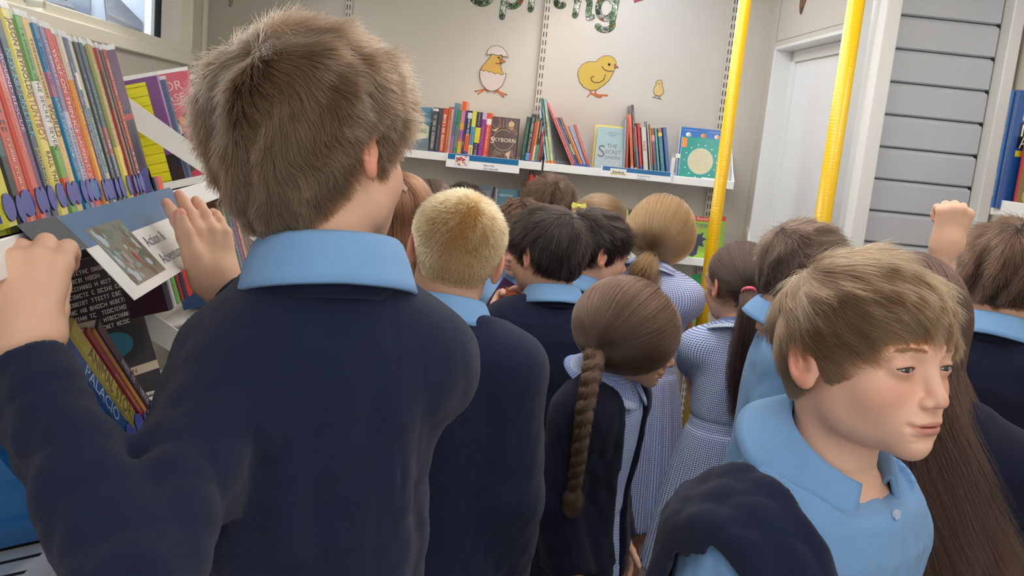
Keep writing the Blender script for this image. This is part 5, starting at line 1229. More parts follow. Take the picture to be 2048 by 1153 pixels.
HB_AZ = np.radians([0, 20, 40, 55, 68, 76, 84, 96, 108, 120, 135, 155, 180])
HAIRLINES = {
    'boy':   [.066, .064, .052, .038, .020, -.012, -.014, .018, .012, -.030, -.052, -.060, -.064],
    'nape':  [.066, .064, .052, .038, .020, -.012, -.014, .018, .006, -.034, -.062, -.080, -.092],
    'fringe': [.050, .046, .036, .026, .010, -.018, -.018, .016, .012, -.030, -.054, -.062, -.066],
    'girl':  [.070, .066, .052, .036, .018, .006, .012, .018, .012, -.022, -.044, -.056, -.060],
}
def hairline(p, kind):
    az = np.arctan2(np.abs(p[0]), p[1] + .005); return np.interp(az, HB_AZ, HAIRLINES[kind])
HE_C = np.array((0, -.012, .024)); HE_R = np.array((.0755, .0925, .0810))
def cap_sdf(p, kind, t, top=0.0, back=0.0):
    tt = t + top * np.clip((p[2] - .03) / .06, 0, 1) + back * np.clip((-p[1] - .02) / .06, 0, 1)
    d = ell(p, HE_C, HE_R) - tt
    d = smin(d, ell(p, (0, -.05, -.025), (.052, .046, .052)) - tt * .6, .02)
    return smax(d, (hairline(p, kind) - p[2]) * .75, .010)

def strands(n, kind, style, rng, q, roots):
    HE_C = globals()['HE_C']; HE_R = globals()['HE_R'] + q.get('cap', .006) - .001; HE_C = HE_C + np.array((0, 0, q.get('captop', 0) * .5)); HE_R = HE_R + np.array((0, 0, q.get('captop', 0) * .5))
    """root positions and paths in head space: array (n, K, 3)"""
    p = roots.astype(float)
    def nrm(x):
        g = (x - HE_C) / HE_R ** 2; return g / (np.linalg.norm(g, axis=1, keepdims=True) + 1e-9)
    def lowf(x, s, seed):
        r = np.random.default_rng(seed); o = np.zeros_like(x)
        for _ in range(5):
            w_ = r.normal(size=3) * s; o += np.sin(x @ w_ + r.uniform(0, 6.3))[:, None] * r.normal(size=3)
        return o / 2.5
    K = q.get('K', 8); rn = rng.random((n, 1))
    paths = [p.copy()]
    if style in ('crop', 'buzz', 'mop'):
        W = np.array(q.get('whorl', (.008, -.070, .075)))
        L = q.get('len', .03) * (.75 + .5 * rn); ln = L.copy()
        if 'lenside' in q:
            f = np.clip((p[:, 2:3] - .0) / .07, 0, 1); ln = (q['lenside'] * (1 - f) + q['len'] * f) * (.75 + .5 * rn)
        if 'lenback' in q:
            f = np.clip((-.02 - p[:, 2:3]) / .03, 0, 1); ln = ln * (1 - f) + q['lenback'] * f
        if 'lenfront' in q:
            f = np.clip((p[:, 1:2] - .02) / .05, 0, 1); ln = ln * (1 - f + f * q['lenfront'])
        ear = np.exp(-(((p[:, 1:2] + .012) / .028) ** 2 + ((p[:, 2:3] - .004) / .026) ** 2)); ln = ln * (1 - .8 * ear)
        lift = q.get('lift', .4); clump = lowf(p, q.get('clumpf', 90), 3) * q.get('clump', .25) + rng.normal(size=p.shape) * q.get('fuzz', .06)
        step = ln / (K - 1); x = p.copy()
        comb = np.array(q.get('comb', (0, 0, 0))); part = q.get('swirl', .25)
        for k in range(1, K):
            nn = nrm(x); t = x - W; t -= (t * nn).sum(1, keepdims=True) * nn; t /= np.linalg.norm(t, axis=1, keepdims=True) + 1e-9
            sw = np.cross(nn, t); t = t + part * sw * np.exp(-np.linalg.norm(x - W, axis=1, keepdims=True) / .05)
            c_ = comb - (comb * nn).sum(1, keepdims=True) * nn
            g = np.array((0, 0, -1.0)); fwd = t + c_ + q.get('grav', .3) * g
            fwd /= np.linalg.norm(fwd, axis=1, keepdims=True)
            s = k / (K - 1); lf = lift * (1 - s * q.get('droop', .8))
            dr = fwd * (1 - abs(lf)) + nn * lf + clump * (.4 + s)
            dr /= np.linalg.norm(dr, axis=1, keepdims=True)
            x = x + dr * step
            # stay outside a shell that grows along the strand
            e = (x - HE_C) / HE_R; r = np.linalg.norm(e, axis=1, keepdims=True); want = 1 + q.get('shell', .05) * min(1, s * 2) * (.5 + rn) * (1 - .9 * ear)
            x = np.where(x[:, 2:3] > -.02, HE_C + (x - HE_C) * np.maximum(1, want / r), x)
            paths.append(x.copy())
    elif style in ('tie', 'braid', 'tail'):
        T_ = np.array(q['tie']); nh = 9
        part_x = q.get('part', 0.0)
        d0 = (p - HE_C) / HE_R; r0 = np.linalg.norm(d0, axis=1, keepdims=True); d0 = d0 / r0; dT = (T_ - HE_C) / HE_R; rT = np.linalg.norm(dT); dT = dT / rT
        dot = np.clip(d0 @ dT, -1, 1); om = np.arccos(dot)[:, None]; so = np.sin(om) + 1e-6
        thick = q.get('thick', .008) * (.35 + .65 * rn) 
        bump_ = lowf(p, 60, 5) * q.get('wav', .0015)
        for k in range(1, nh + 1):
            s = k / nh
            e = np.sin((1 - s) * om) / so * d0 + np.sin(s * om) / so * dT
            rad = np.maximum(r0, 1.0) * (1 - s ** 2) + s ** 2 * rT if k < nh else rT
            x = HE_C + e * HE_R * rad + nrm(HE_C + e * HE_R) * thick * math.sin(math.pi * min(s * .9 + .1, 1)) + bump_ * math.sin(math.pi * s)
            x[:, 2] -= q.get('sag', .010) * np.sin(math.pi * s) * (1 - np.abs(e[:, 2]))
            paths.append(x)
        if style == 'tie':
            tail = q['tail']; nt_ = len(tail); off = rng.normal(size=(n, 3)) * q.get('spread', .010); ll = .75 + .3 * rng.random((n, 1))
            for i, tp in enumerate(tail):
                s = (i + 1) / nt_
                wdt = (.35 + 1.0 * math.sin(min(1.0, s * 1.2) * math.pi * .62)) if not q.get('straight') else (.45 + .7 * min(1, s * 1.6))
                tgt = np.array(tp)[None] * 1.0
                prev = np.array(tail[i - 1] if i else T_)[None]
                x = prev + (tgt - prev) * np.clip(ll * 1.0, 0, 1) + off * wdt + lowf(off * 10 + s, 6, 7) * .002 if i == nt_ - 1 else tgt + off * wdt + lowf(off * 40 + s * 3, 3, 7) * .002
                paths.append(x)
        elif style == 'braid':
            cen = q['tail']; nb = len(cen); grp = rng.integers(0, 3, n); off = rng.normal(size=(n, 3)) * .0032
            for i, tp in enumerate(cen):
                s = (i + 1) / nb; ph = grp * 2 * math.pi / 3 + i * q.get('twist', .95); amp = q.get('bw', .014) * (1 - .45 * s)
                x = np.array(tp)[None] + np.stack([np.sin(ph) * amp, np.sin(2 * ph) * amp * .55, 0 * ph], 1) + off * (1.5 - .5 * s) * (1 if s < .9 else 1.8)
                paths.append(x)
    elif style == 'long':
        part = np.array(q.get('parting', (0, 0, .105))); L = q.get('len', .38); step = L / (K - 1); x = p.copy(); cl = lowf(p, 70, 9) * q.get('clump', .22) + rng.normal(size=p.shape) * .05
        for k in range(1, K):
            nn = nrm(x); r = np.linalg.norm((x - HE_C) / HE_R, axis=1, keepdims=True); near = np.clip((1.35 - r) / .3, 0, 1)
            t = np.array((0, 0, -1.0)) - 0 * nn; side = np.stack([np.sign(x[:, 0] - part[0]) * .6, -.35 - 0 * x[:, 0], 0 * x[:, 0]], 1) * np.clip((x[:, 2:3] - .05) / .05, 0, 1)
            fwd = t + side + cl * .5; tang = fwd - (fwd * nn).sum(1, keepdims=True) * nn; tang /= np.linalg.norm(tang, axis=1, keepdims=True) + 1e-9
            low = np.clip((.02 - x[:, 2:3]) / .05, 0, 1)
            dr = tang * (1 - low) + (np.array((0, 0, -1.0)) + cl * .45) * low; dr /= np.linalg.norm(dr, axis=1, keepdims=True)
            x = x + dr * step * (.8 + .4 * rn)
            e = (x - HE_C) / HE_R; r = np.linalg.norm(e * [1, 1, 1], axis=1, keepdims=True); want = 1 + .14 * (.4 + rn) * min(1, k / 2)
            x = np.where(x[:, 2:3] > -.03, HE_C + (x - HE_C) * np.maximum(1, want / r), x)
            if 'drift' in q: x = x + np.array(q['drift']) * (k / K) * low * step
            paths.append(x.copy())
    return np.stack(paths, 1)
def curves(name, pts, m, parent, rad):
    n, K = pts.shape[:2]
    c = bpy.data.hair_curves.new(name); c.add_curves([K] * n)
    c.attributes['position'].data.foreach_set('vector', pts.astype(f32).ravel()) if 'position' in c.attributes else c.position_data.foreach_set('vector', pts.astype(f32).ravel())
    a = c.attributes.get('radius') or c.attributes.new('radius', 'FLOAT', 'POINT')
    s = np.linspace(0, 1, K); r = rad * (1 - .75 * s ** 2.5); a.data.foreach_set('value', np.tile(r, n).astype(f32))
    c.materials.append(m); return link(bpy.data.objects.new(name, c), parent)

# ---------------------------------------------------------------- hand
def hand_parts(Wp, D, Nb, side, s=1.0, curl=(.3, .3, .3, .3), thumb=(.7, .5, -.35), spread=.10):
    """capsule list. D: along the hand, Nb: out of the back of the hand, side: unit vector towards the thumb"""
    W_, D, Nb = np.array(Wp, float), np.array(D, float), np.array(Nb, float)
    D /= np.linalg.norm(D); Nb -= D * (Nb @ D); Nb /= np.linalg.norm(Nb); U = np.array(side, float); U -= D * (U @ D) + Nb * (U @ Nb); U /= np.linalg.norm(U)
    caps = []; kn = []
    for i, (u, l) in enumerate(((.0235, .066), (.0080, .070), (-.0080, .067), (-.0225, .061))):
        k = W_ + (D * l + U * u + Nb * (.002 - .10 * abs(u))) * s; kn.append(k)
        caps.append((W_ + U * u * .55 * s + D * .006 * s, k, .0120 * s, .0098 * s, .009))
    caps.append((W_ - D * .03 * s, W_ + D * .012 * s, .0195 * s, .0185 * s, .02))
    for i, (k, L, r) in enumerate(zip(kn, (.050, .056, .052, .042), (.0082, .0084, .0080, .0070))):
        d = D + U * spread * (1.5 - i) * .6; d /= np.linalg.norm(d); p = k; a = 0
        for j, (f, cr_) in enumerate(((.44, 1.0), (.31, 1.15), (.25, .7))):
            a += curl[i] * cr_; dd = d * math.cos(a) - Nb * math.sin(a); e = p + dd * L * f * s
            caps.append((p, e, r * (1 - .08 * j) * s, r * (.93 - .10 * j) * s, .004 if j else .006)); p = e
    b = W_ + (D * .012 + U * .020 - Nb * .004) * s; t = U * thumb[0] + D * thumb[1] + Nb * thumb[2]; t /= np.linalg.norm(t)
    e1 = b + t * .034 * s; t2 = t + D * .45; t2 /= np.linalg.norm(t2); e2 = e1 + t2 * .027 * s; t3 = t2 + D * .25 ; t3 /= np.linalg.norm(t3); e3 = e2 + t3 * .020 * s
    caps += [(b, e1, .0125 * s, .0100 * s, .014), (e1, e2, .0098 * s, .0090 * s, .005), (e2, e3, .0090 * s, .0072 * s, .004)]
    # nails
    return caps, (e2, e3, t3)
def hand_mesh(caps, res=.0024):
    pts = np.array([c[0] for c in caps] + [c[1] for c in caps]); lo, hi = pts.min(0) - .025, pts.max(0) + .025
    def fn(g):
        d = None
        for a, b, ra, rb, k in caps:
            c = cap(g, a, b, ra, rb); d = c if d is None else smin(d, c, k)
        return d
    return sd_mesh(fn, lo, hi, res)

# ---------------------------------------------------------------- clothing
def folds(p, seed, amp, wl=.07):
    r = np.random.default_rng(seed); o = 0
    for i in range(7):
        w_ = r.normal(size=3); w_ /= np.linalg.norm(w_); w_ *= 2 * math.pi / (wl * r.uniform(.6, 1.8)); w_[2] *= .55
        ph = r.uniform(0, 6.28); b = r.normal(size=3) * 12
        o = o + (1 - np.abs(np.sin(p[0] * w_[0] + p[1] * w_[1] + p[2] * w_[2] + ph + .9 * np.sin(p[0] * b[0] + p[2] * b[2]))) ** .8 - .4)
    return o / 7 * amp * 2.2
def torso_sdf(p, H, rs, zs, grow, lean, tw=0):
    """vertical body of elliptical sections; lean = forward offset of the shoulders"""
    zz = np.array([.36, .44, .50, .56, .62, .70, .755, .785, .805, .822, .84]) * H
    rx = np.array([.112, .120, .122, .114, .108, .114, .118, .108, .084, .062, .050]) * rs + grow
    ry = np.array([.090, .098, .098, .088, .084, .090, .088, .078, .066, .056, .048]) * rs + grow
    z = p[2]; a = np.interp(z, zz, rx); b = np.interp(z, zz, ry); yo = lean * np.clip((z / H - .5) / .32, 0, 1.2) ** 1.3
    x, y = p[0], p[1] - yo
    n = 2.35; k = (np.abs(x / a) ** n + np.abs(y / b) ** n) ** (1 / n)
    return (k - 1) * np.minimum(a, b) * .9
def top_sdf(p, S, grow, hem, neck_cut=True, sl=(.050, .044, .036), cuff=None, long_=True, foldamp=.004, seed=1, k=.04, bag=0, wl=.07):
    H, rs, lean = S['H'], S['rs'], S['lean']
    d = torso_sdf(p, H, rs, 0, grow, lean)
    d = smax(d, p[2] - .826 * H, .012)
    if bag: d = d - bag * np.exp(-((p[2] - hem - .06) / .07) ** 2)
    for sx, arm in ((-1, S['armL']), (1, S['armR'])):
        sh, el, wr = arm['s'], arm['e'], arm['w']
        d = smin(d, cap(p, (sx * .040 * rs, lean, .800 * H), sh, .038 * rs + grow * .6, (sl[0] - .006) * rs + grow * .5), .05)
        a = cap(p, sh, el, sl[0] * rs + grow * .5, sl[1] * rs + grow * .5)
        if long_:
            w2 = [el[i] + (wr[i] - el[i]) * arm.get('cut', .94) for i in range(3)]
            f = cap(p, el, w2, sl[1] * rs + grow * .5, sl[2] * rs + grow * .3)
            n = [(wr[i] - el[i]) for i in range(3)]; L = math.sqrt(sum(v * v for v in n)); n = [v / L for v in n]
            cut = (p[0] - w2[0]) * n[0] + (p[1] - w2[1]) * n[1] + (p[2] - w2[2]) * n[2]
            f = smax(f, cut, .004)
            c0 = [w2[i] - n[i] * .045 for i in range(3)]
            groove = np.abs((p[0] - c0[0]) * n[0] + (p[1] - c0[1]) * n[1] + (p[2] - c0[2]) * n[2])
            f = f + .0035 * np.exp(-(groove / .004) ** 2)
            a = smin(a, f, .018)
        else:
            n = [(el[i] - sh[i]) for i in range(3)]; L = math.sqrt(sum(v * v for v in n)); n = [v / L for v in n]
            c0 = [sh[i] + n[i] * L * .62 for i in range(3)]
            a = smax(a, (p[0] - c0[0]) * n[0] + (p[1] - c0[1]) * n[1] + (p[2] - c0[2]) * n[2], .004)
        d = smin(d, a, k)
    if foldamp:
        d = d + folds(p, seed, foldamp, wl) * np.clip((.80 * H - p[2]) / .10, .15, 1)
    if hem is not None:
        d = smax(d, hem - p[2], .006)
        d = d + .004 * np.exp(-((p[2] - hem - .05) / .004) ** 2)
    if neck_cut:
        nb = S['nb']; d = smax(d, smax(p[2] - (nb[2] + .004 - .30 * (p[1] - nb[1])), -(np.sqrt((p[0] - nb[0]) ** 2 + (p[1] - nb[1]) ** 2) - .11), -1 + 1.01), .008) if False else d
        rr = np.sqrt((p[0] - nb[0]) ** 2 + (p[1] - nb[1]) ** 2); d = np.where(rr < .15, smax(d, p[2] - (nb[2] + S.get('necktop', .006) - .30 * (p[1] - nb[1])) - np.maximum(rr - .10, 0) * 3, .008), d)
        d = smax(d, -cap(p, (nb[0], nb[1], nb[2] - .012), (nb[0], nb[1] + .01, nb[2] + .12), .060 * S['hs'], .085 * S['hs']), .006)
    return d
def arm_bounds(S, pad=.10):
    pts = np.array([S['armL'][k] for k in 'sew'] + [S['armR'][k] for k in 'sew']); return pts.min(0) - pad, pts.max(0) + pad
def cyl_uv(v, S):
    """cloth coordinates: around the trunk and up it; sleeves keep their own direction"""
    th = np.arctan2(v[:, 0], -(v[:, 1] - S['lean'] * .6)); return np.stack([th * .125, v[:, 2], v[:, 1]], 1)

def make_collar(S, root, m, gap=.55, drop=.036, rise=.030, name='collar', tilt=14, r0=.054, wide=.026, point=.016, yawoff=0.0, uv=False, back_up=0):
    """folded polo collar round the neck"""
    nb = np.array(S['nb']); R = rot3(yawoff, math.radians(tilt), 0); n = 48; V = []; UV = []
    hs = S['hs']
    for i in range(n + 1):
        t = -math.pi + gap / 2 + (2 * math.pi - gap) * i / n      # 0 = back of the neck
        fr = abs(t) / math.pi; e = max(0, (fr - .70) / .30)
        rx, ry = r0 * hs * 1.0, r0 * hs * 1.06
        up = rise * (1 - .45 * fr ** 2) * hs; dn = drop * hs * (1 + .15 * fr) + point * e ** 1.6; w_ = wide * hs * (1 + .1 * fr) + .004 * e
        wob = .0015 * math.sin(t * 3.1 + S['seed']) 
        prof = [(0, -.012), (.001, up * .6), (.003, up * .95), (.007, up + .002), (.011, up * .92), (.011 + w_ * .45, up - dn * .42 + wob), (.011 + w_ * .8, up - dn * .82 + wob), (.011 + w_, up - dn - .001), (.011 + w_ - .003, up - dn - .0035), (.009 + w_ * .75, up - dn * .84), (.006 + w_ * .4, up - dn * .48), (.0055, up * .6), (.0045, -.012)]
        for dr_, dz in prof:
            V.append(nb + R @ np.array((math.sin(t) * (rx + dr_), -math.cos(t) * (ry + dr_), dz))); UV.append((t * .075, dz * 1.0 + dr_ * .8, 0))
    return grid_mesh(name, V, n + 1, len(prof), m, root, uvs=np.array(UV))
def ring_band(name, S, root, m, r=.068, rr=.006, dz=-.012, tilt=14, squash=.6, sx=1.0):
    nb = np.array(S['nb']); R = rot3(0, math.radians(tilt), 0); V = []; n = 48; k = 10
    for i in range(n):
        t = 2 * math.pi * i / n
        for j in range(k):
            a = 2 * math.pi * j / k; q = r * S['hs'] + rr * math.cos(a) * squash
            V.append(nb + R @ np.array((math.sin(t) * q * sx, -math.cos(t) * q, dz + rr * 1.6 * math.sin(a))))
    return grid_mesh(name, V, n, k, m, root, closed_u=True)

SKIN = (224, 178, 150)
def person(px, py, Y, label, yaw, nod=8, roll=0, body=None, hs=1.0, H=None, rs=None, wear='sweat', hair=None, skin=SKIN, arms=None, face=True, res=.0028, hres=None, off=(0, 0), seed=1, fullw=None, lean=None, q=None, yawabs=None, headpos=None, hands=(), nhair=5000, hrad=.00042, top_res=.008, collar=True, sub=True, hem=None):
    q = q or {}
    hw = np.array(headpos if headpos is not None else P(px, py, Y))
    va = math.atan2(hw[0], hw[1]); yw = yawabs if yawabs is not None else math.radians(yaw) - va
    bw = yw if body is None else math.radians(body) - va
    hw[2] -= .03 * hs if headpos is None else 0       # px,py mark the middle of the skull, the head frame sits between the ears
    H = H or (hw[2] + .108 * hs); rs = 1
    nodr, rollr = math.radians(nod), math.radians(roll)
    fwd = .030 * hs + .05 * math.sin(max(nodr, 0)) if lean is None else lean
    # root under the neck
    RB = rot3(bw, 0, 0)
    RW = rot3(yw, nodr, rollr); nbw = hw + RW @ np.array((0, -.032, -.058)) * hs + RB @ np.array((q.get('nbo', 0), 0, 0))
    lean_ = q.get('lean', .028)
    rootxy = nbw[:2] - (RB @ np.array((off[0], lean_ + off[1], 0)))[:2]
    root = empty('person', (rootxy[0], rootxy[1], 0), bw)
    tag(root, label, 'child')
    toL = lambda w_: RB.T @ (np.array(w_) - np.array((rootxy[0], rootxy[1], 0)))
    hc = toL(hw); RH = rot3(yw - bw, nodr, rollr)
    nb = hc + RH @ np.array((0, -.032, -.058)) * hs; nb = (float(nb[0]) + q.get('nbo', 0), float(nb[1]), float(nb[2]) - q.get('neck', .052) * hs)
    H = nb[2] / .822; rs = q.get('rs', H / 1.40)
    S = dict(H=H, rs=rs, lean=lean_, nb=nb, hs=hs, seed=seed, necktop=q.get('necktop', .006))
    for sd, key in ((-1, 'L'), (1, 'R')):
        sh = (sd * .116 * rs, lean_ * .8, (.768 - q.get('sdrop', 0)) * H); el = (sd * .146 * rs, lean_ * .3 - .015, .768 * H - .205 * H / 1.36); wr = (sd * .142 * rs, .05, .768 * H - .37 * H / 1.36)
        a = dict(s=sh, e=el, w=wr)
        if arms and key in arms:
            A = arms[key]
            if 'e' in A: a['e'] = tuple(toL(A['e'])) if A.get('world', True) else A['e']
            if 'w' in A: a['w'] = tuple(toL(A['w'])) if A.get('world', True) else A['w']
            if 's' in A: a['s'] = tuple(toL(A['s'])) if A.get('world', True) else A['s']
        if arms and key in arms and 'cut' in arms[key]: a['cut'] = arms[key]['cut']
        S['arm' + key] = a
    # ---- bare body: coarse trunk and limbs, fine head and hands, one mesh
    bare_arm = wear in ('dress', 'polo', 'polo_tank')
    def trunk(g):
        d = smax(torso_sdf(g, H, rs, 0, -.012, lean_), g[2] - .81 * H, .02)
        for a in (S['armL'], S['armR']):
            d = smin(d, cap(g, a['s'], a['e'], .036 * rs, .030 * rs), .03); d = smin(d, cap(g, a['e'], a['w'], .030 * rs, .019 * rs), .012)
        for sx in (-1, 1):
            d = smin(d, cap(g, (sx * .062 * rs, 0, .48 * H), (sx * .066 * rs, .005, .27 * H), .062 * rs, .042 * rs), .03)
            d = smin(d, cap(g, (sx * .066 * rs, .005, .27 * H), (sx * .068 * rs, -.01, .05 * H), .042 * rs, .028 * rs), .02)
            d = smin(d, cap(g, (sx * .068 * rs, -.01, .035), (sx * .072 * rs, .10, .022), .024, .018), .02)
        d = smin(d, cap(g, (0, lean_ * .8, .79 * H), (nb[0], nb[1], nb[2]), .05, .044), .03)
        return smin(d, cap(g, (nb[0], nb[1], nb[2] - .03), tuple(hc + RH @ np.array((0, -.022, -.045)) * hs), .043 * hs, .040 * hs), .02)
    lo, hi = arm_bounds(S, .06); lo = np.minimum(lo, (-.22, -.16, .0)); hi = np.maximum(hi, (.22, .2, nb[2] + .02)); lo[2] = -.01
    pieces = [sd_mesh(trunk, lo, hi, .0085)]
    cols = [np.tile(np.array(lin(skin), f32), (len(pieces[0][0]), 1))]
    # head + neck
    hv = hres or res
    nk = RH.T @ (np.array(nb) - hc) / hs; nk0 = RH.T @ (np.array((nb[0], nb[1] - .006, nb[2] - .05)) - hc) / hs
    def headfn(g):
        d = head_sdf(g, q, face)
        d = smin(d, cap(g, tuple(nk0), (0, -.024, -.045), .050, .0445), .022)
        d = smin(d, cap(g, (0, -.03, -.05), tuple(nk), .040, .046), .02)
        return d
    lo = np.array((-.098, -.125, min(-.13, nk[2] - .045))); hi = np.array((.098, .120, .118))
    lo = np.minimum(lo, nk - .062); hi = np.maximum(hi, nk + (.062, .062, 0)); lo[2] = min(nk[2] - .04, -.13)
    v, f = sd_mesh(headfn, lo, hi, hv)
    cols.append(head_col(v, skin, q)); v = (RH @ (v.T * hs)).T + hc; pieces.append((v.astype(f32), f))
    hd = {h['side']: h for h in hands}; info = {}
    for key in 'LR':
        a = S['arm' + key]; sd = -1 if key == 'L' else 1
        if key in hd:
            h = hd[key]; tl = lambda w_: RB.T @ np.array(w_)
            cps, nail = hand_parts(a['w'], tl(h['D']), tl(h['N']), tl(h['U']), h.get('s', 1.0), h.get('curl', (.3,) * 4), h.get('thumb', (.7, .5, -.35)), h.get('spread', .1)); r_ = h.get('res', .0024); info[key] = nail
        else:
            D = np.array(a['w']) - np.array(a['e']); D = D / np.linalg.norm(D) * .6 + np.array((0, .15, -.7)); cps, nail = hand_parts(a['w'], D, (sd, .2, 0), (-.2 * sd, 1, 0), .95 * rs, (.35,) * 4); r_ = .0036
        v, f = hand_mesh(cps, r_); c = np.tile(np.array(lin(skin), f32), (len(v), 1))
        tips = np.array([cps[i][1] for i in (7, 10, 13, 16) if i < len(cps)])
        for t_ in tips:
            w_ = np.clip(1 - np.linalg.norm(v - t_, axis=1) / .016, 0, 1)[:, None] * .45; c = c * (1 - w_) + np.array(lin((222, 130, 112)), f32) * w_
        cols.append(c.astype(f32)); pieces.append((v, f))
    body_o = np_mesh('body', pieces, m_skin, root, col=np.concatenate(cols))
    HM = Matrix([[*(RH[i] * hs), hc[i]] for i in range(3)] + [[0, 0, 0, 1]])
    if face:
        for sx in (-1, 1):
            n1, n2 = 28, 20; V = []; C = []
            g = np.array(q.get('gaze', (0, 0))); 
            gz = np.array((math.sin(g[0]), math.cos(g[0]) * math.cos(g[1]), math.sin(g[1]))); gz /= np.linalg.norm(gz)
            b = MB(); E = Vector((sx * .0305, .0725, 0)); r_ = .0122
            R_ = Vector(gz).to_track_quat('Y', 'Z').to_matrix()
            vs = []
            for i in range(n2 + 1):
                a = math.pi * i / n2
                for j in range(n1):
                    t = 2 * math.pi * j / n1; vs.append(E + R_ @ (Vector((math.sin(a) * math.cos(t), math.cos(a), math.sin(a) * math.sin(t))) * (r_ + (.0006 if a < .45 else 0))))
            for i in range(n2):
                a = math.pi * (i + .5) / n2; c = (14, 12, 12) if a < .19 else (q.get('iris', (86, 92, 78)) if a < .44 else ((40, 40, 36) if a < .50 else (196, 186, 178)))
                for j in range(n1): b.add([], [], c); b.f.append([i * n1 + j, i * n1 + (j + 1) % n1, (i + 1) * n1 + (j + 1) % n1, (i + 1) * n1 + j]); b.c.append(c); b.m.append(0)
            b.v = vs; eo = b.build('eye', mat('eye_surface', attr='Col', rough=.08, coat=1.0), root, smooth=True); eo.matrix_local = HM
        # lash line and brow
        for sx in (-1, 1):
            b = MB(); pts_ = []
            for i in range(11):
                u = -1 + i * .2; x_ = .0305 + u * .0128; z_ = -.0008 + max(1 - u * u, 0) * q.get('open', .0038) + .0002
                yy = .0725 + math.sqrt(max(0, .0136 ** 2 - (x_ - .0305) ** 2 * .9 - z_ ** 2)) + .0006
                pts_.append((sx * x_, yy, z_))
            b.tube(pts_, [.0004 + .0005 * math.sin(math.pi * i / 10) for i in range(11)], 6, (58, 40, 34)); e_ = b.build('eyelashes', mat('lash', attr='Col', rough=.6), root, smooth=True); e_.matrix_local = HM
            rb = np.random.default_rng(3); n_ = 260; u = rb.random(n_); K_ = 4; tt = np.linspace(0, 1, K_)
            bx = .013 + u * .034; bz = .0180 + .0055 * np.sin(u * 2.3) - .004 * u + rb.normal(size=n_) * .0013; by = .0935 - 11.5 * (bx - .008) ** 2 - .35 * (bz - .018)
            pp = np.stack([np.stack([sx * (bx + .006 * t_), by - .0030 * t_ + .0012 * math.sin(math.pi * t_), bz + .0028 * t_ * (1 - 1.6 * u)], 1) for t_ in tt], 1)
            pw = (pp.reshape(-1, 3) @ RH.T) * hs + hc
            if hair: curves('eyebrow', pw.reshape(-1, K_, 3), hair_mats(hair[0], hair[1], hair[3].get('k', .5), hair[3].get('rough', .32))[0], root, .00022)
    # ---- hair
    nhair = int(nhair * 1.7); hrad = hrad * .62
    if hair:
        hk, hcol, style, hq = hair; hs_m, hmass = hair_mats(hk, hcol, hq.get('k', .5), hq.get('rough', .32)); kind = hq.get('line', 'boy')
        rng = np.random.default_rng(seed + 50)
        t = hq.get('cap', .006)
        line = lambda p: hairline(p, kind)
        v, f = sd_mesh(lambda g: cap_sdf(g, kind, t, hq.get('captop', 0), hq.get('capback', 0)), (-.12, -.14, -.10), (.12, .12, .14), .0045)
        vc = v[f].mean(1); area = np.linalg.norm(np.cross(v[f[:, 1]] - v[f[:, 0]], v[f[:, 3]] - v[f[:, 0]]), axis=1)
        fl = hairline((vc[:, 0], vc[:, 1], vc[:, 2]), kind); area = area * (vc[:, 2] > fl + hq.get('edge', .002))
        pick = rng.choice(len(f), nhair, p=area / area.sum()); a_, b_ = rng.random((2, nhair, 1)); F4 = v[f[pick]]
        roots = (F4[:, 0] * (1 - a_) + F4[:, 1] * a_) * (1 - b_) + (F4[:, 3] * (1 - a_) + F4[:, 2] * a_) * b_
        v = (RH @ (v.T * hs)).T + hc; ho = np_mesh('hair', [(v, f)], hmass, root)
        toH = lambda w_: RH.T @ (toL(w_) - hc) / hs
        if 'tie_px' in hq: hq = dict(hq); hq['tie'] = toH(P(*hq['tie_px']))
        if 'tail_px' in hq:
            hq['tail'] = [toH(P(*t_)) for t_ in hq['tail_px']]
            # resample
            tt = [np.array(hq['tie'])] + hq['tail']; seg = np.cumsum([0] + [np.linalg.norm(tt[i + 1] - tt[i]) for i in range(len(tt) - 1)]); ns_ = hq.get('nseg', 12)
            u = np.linspace(0, seg[-1], ns_ + 1)[1:]; hq['tail'] = [np.array([np.interp(x, seg, [p_[c] for p_ in tt]) for c in range(3)]) for x in u]
        pts = strands(nhair, kind, style, rng, hq, roots)
        K = pts.shape[1]; pw = (pts.reshape(-1, 3) @ (RH.T * 1.0)) * hs + hc
        curves('hair_strands', pw.reshape(-1, K, 3), hs_m, ho, hrad * hq.get('rad', 1))
        if style in ('tie', 'braid'):
            # solid core of the tail so that it never looks through
            tl_ = [np.array(hq['tie'])] + [np.array(x) for x in hq['tail']]
            wpt = [hc + RH @ (x * hs) for x in tl_]; n = len(wpt)
            b = MB(); cr_ = hq.get('core', .011)
            b.tube(wpt[:-1], [cr_ * (.6 + .4 * math.sin(math.pi * min(1, (i + .5) / n * 1.1))) * (1 - .45 * i / n) for i in range(n - 1)], 12); b.build('hair_tail', hmass, ho, smooth=True)
            if 'band' in hq:
                c0, c1 = wpt[0], wpt[1]; ax = (c1 - c0) / np.linalg.norm(c1 - c0); b = MB(); ups_ = Vector(ax); a1 = ups_.orthogonal().normalized(); a2 = ups_.cross(a1)
                R0 = hq.get('bandr', .014); b.tube([Vector(c0) + ups_ * .004 + a1 * math.cos(t_) * R0 + a2 * math.sin(t_) * R0 for t_ in [2 * math.pi * i / 24 for i in range(25)]], .0048, 10, hq['band'], caps=False); b.build('hair_tie', mat('hair_tie_elastic', attr='Col', rough=.6), root, smooth=True)
    # ---- clothes
    hemz = hem if hem is not None else .455 * H
    lo, hi = arm_bounds(S, .085); lo = np.minimum(lo, (-.21, -.17, hemz - .01)); hi = np.maximum(hi, (.21, .19, .86 * H)); lo[2] = min(lo[2], hemz - .02)
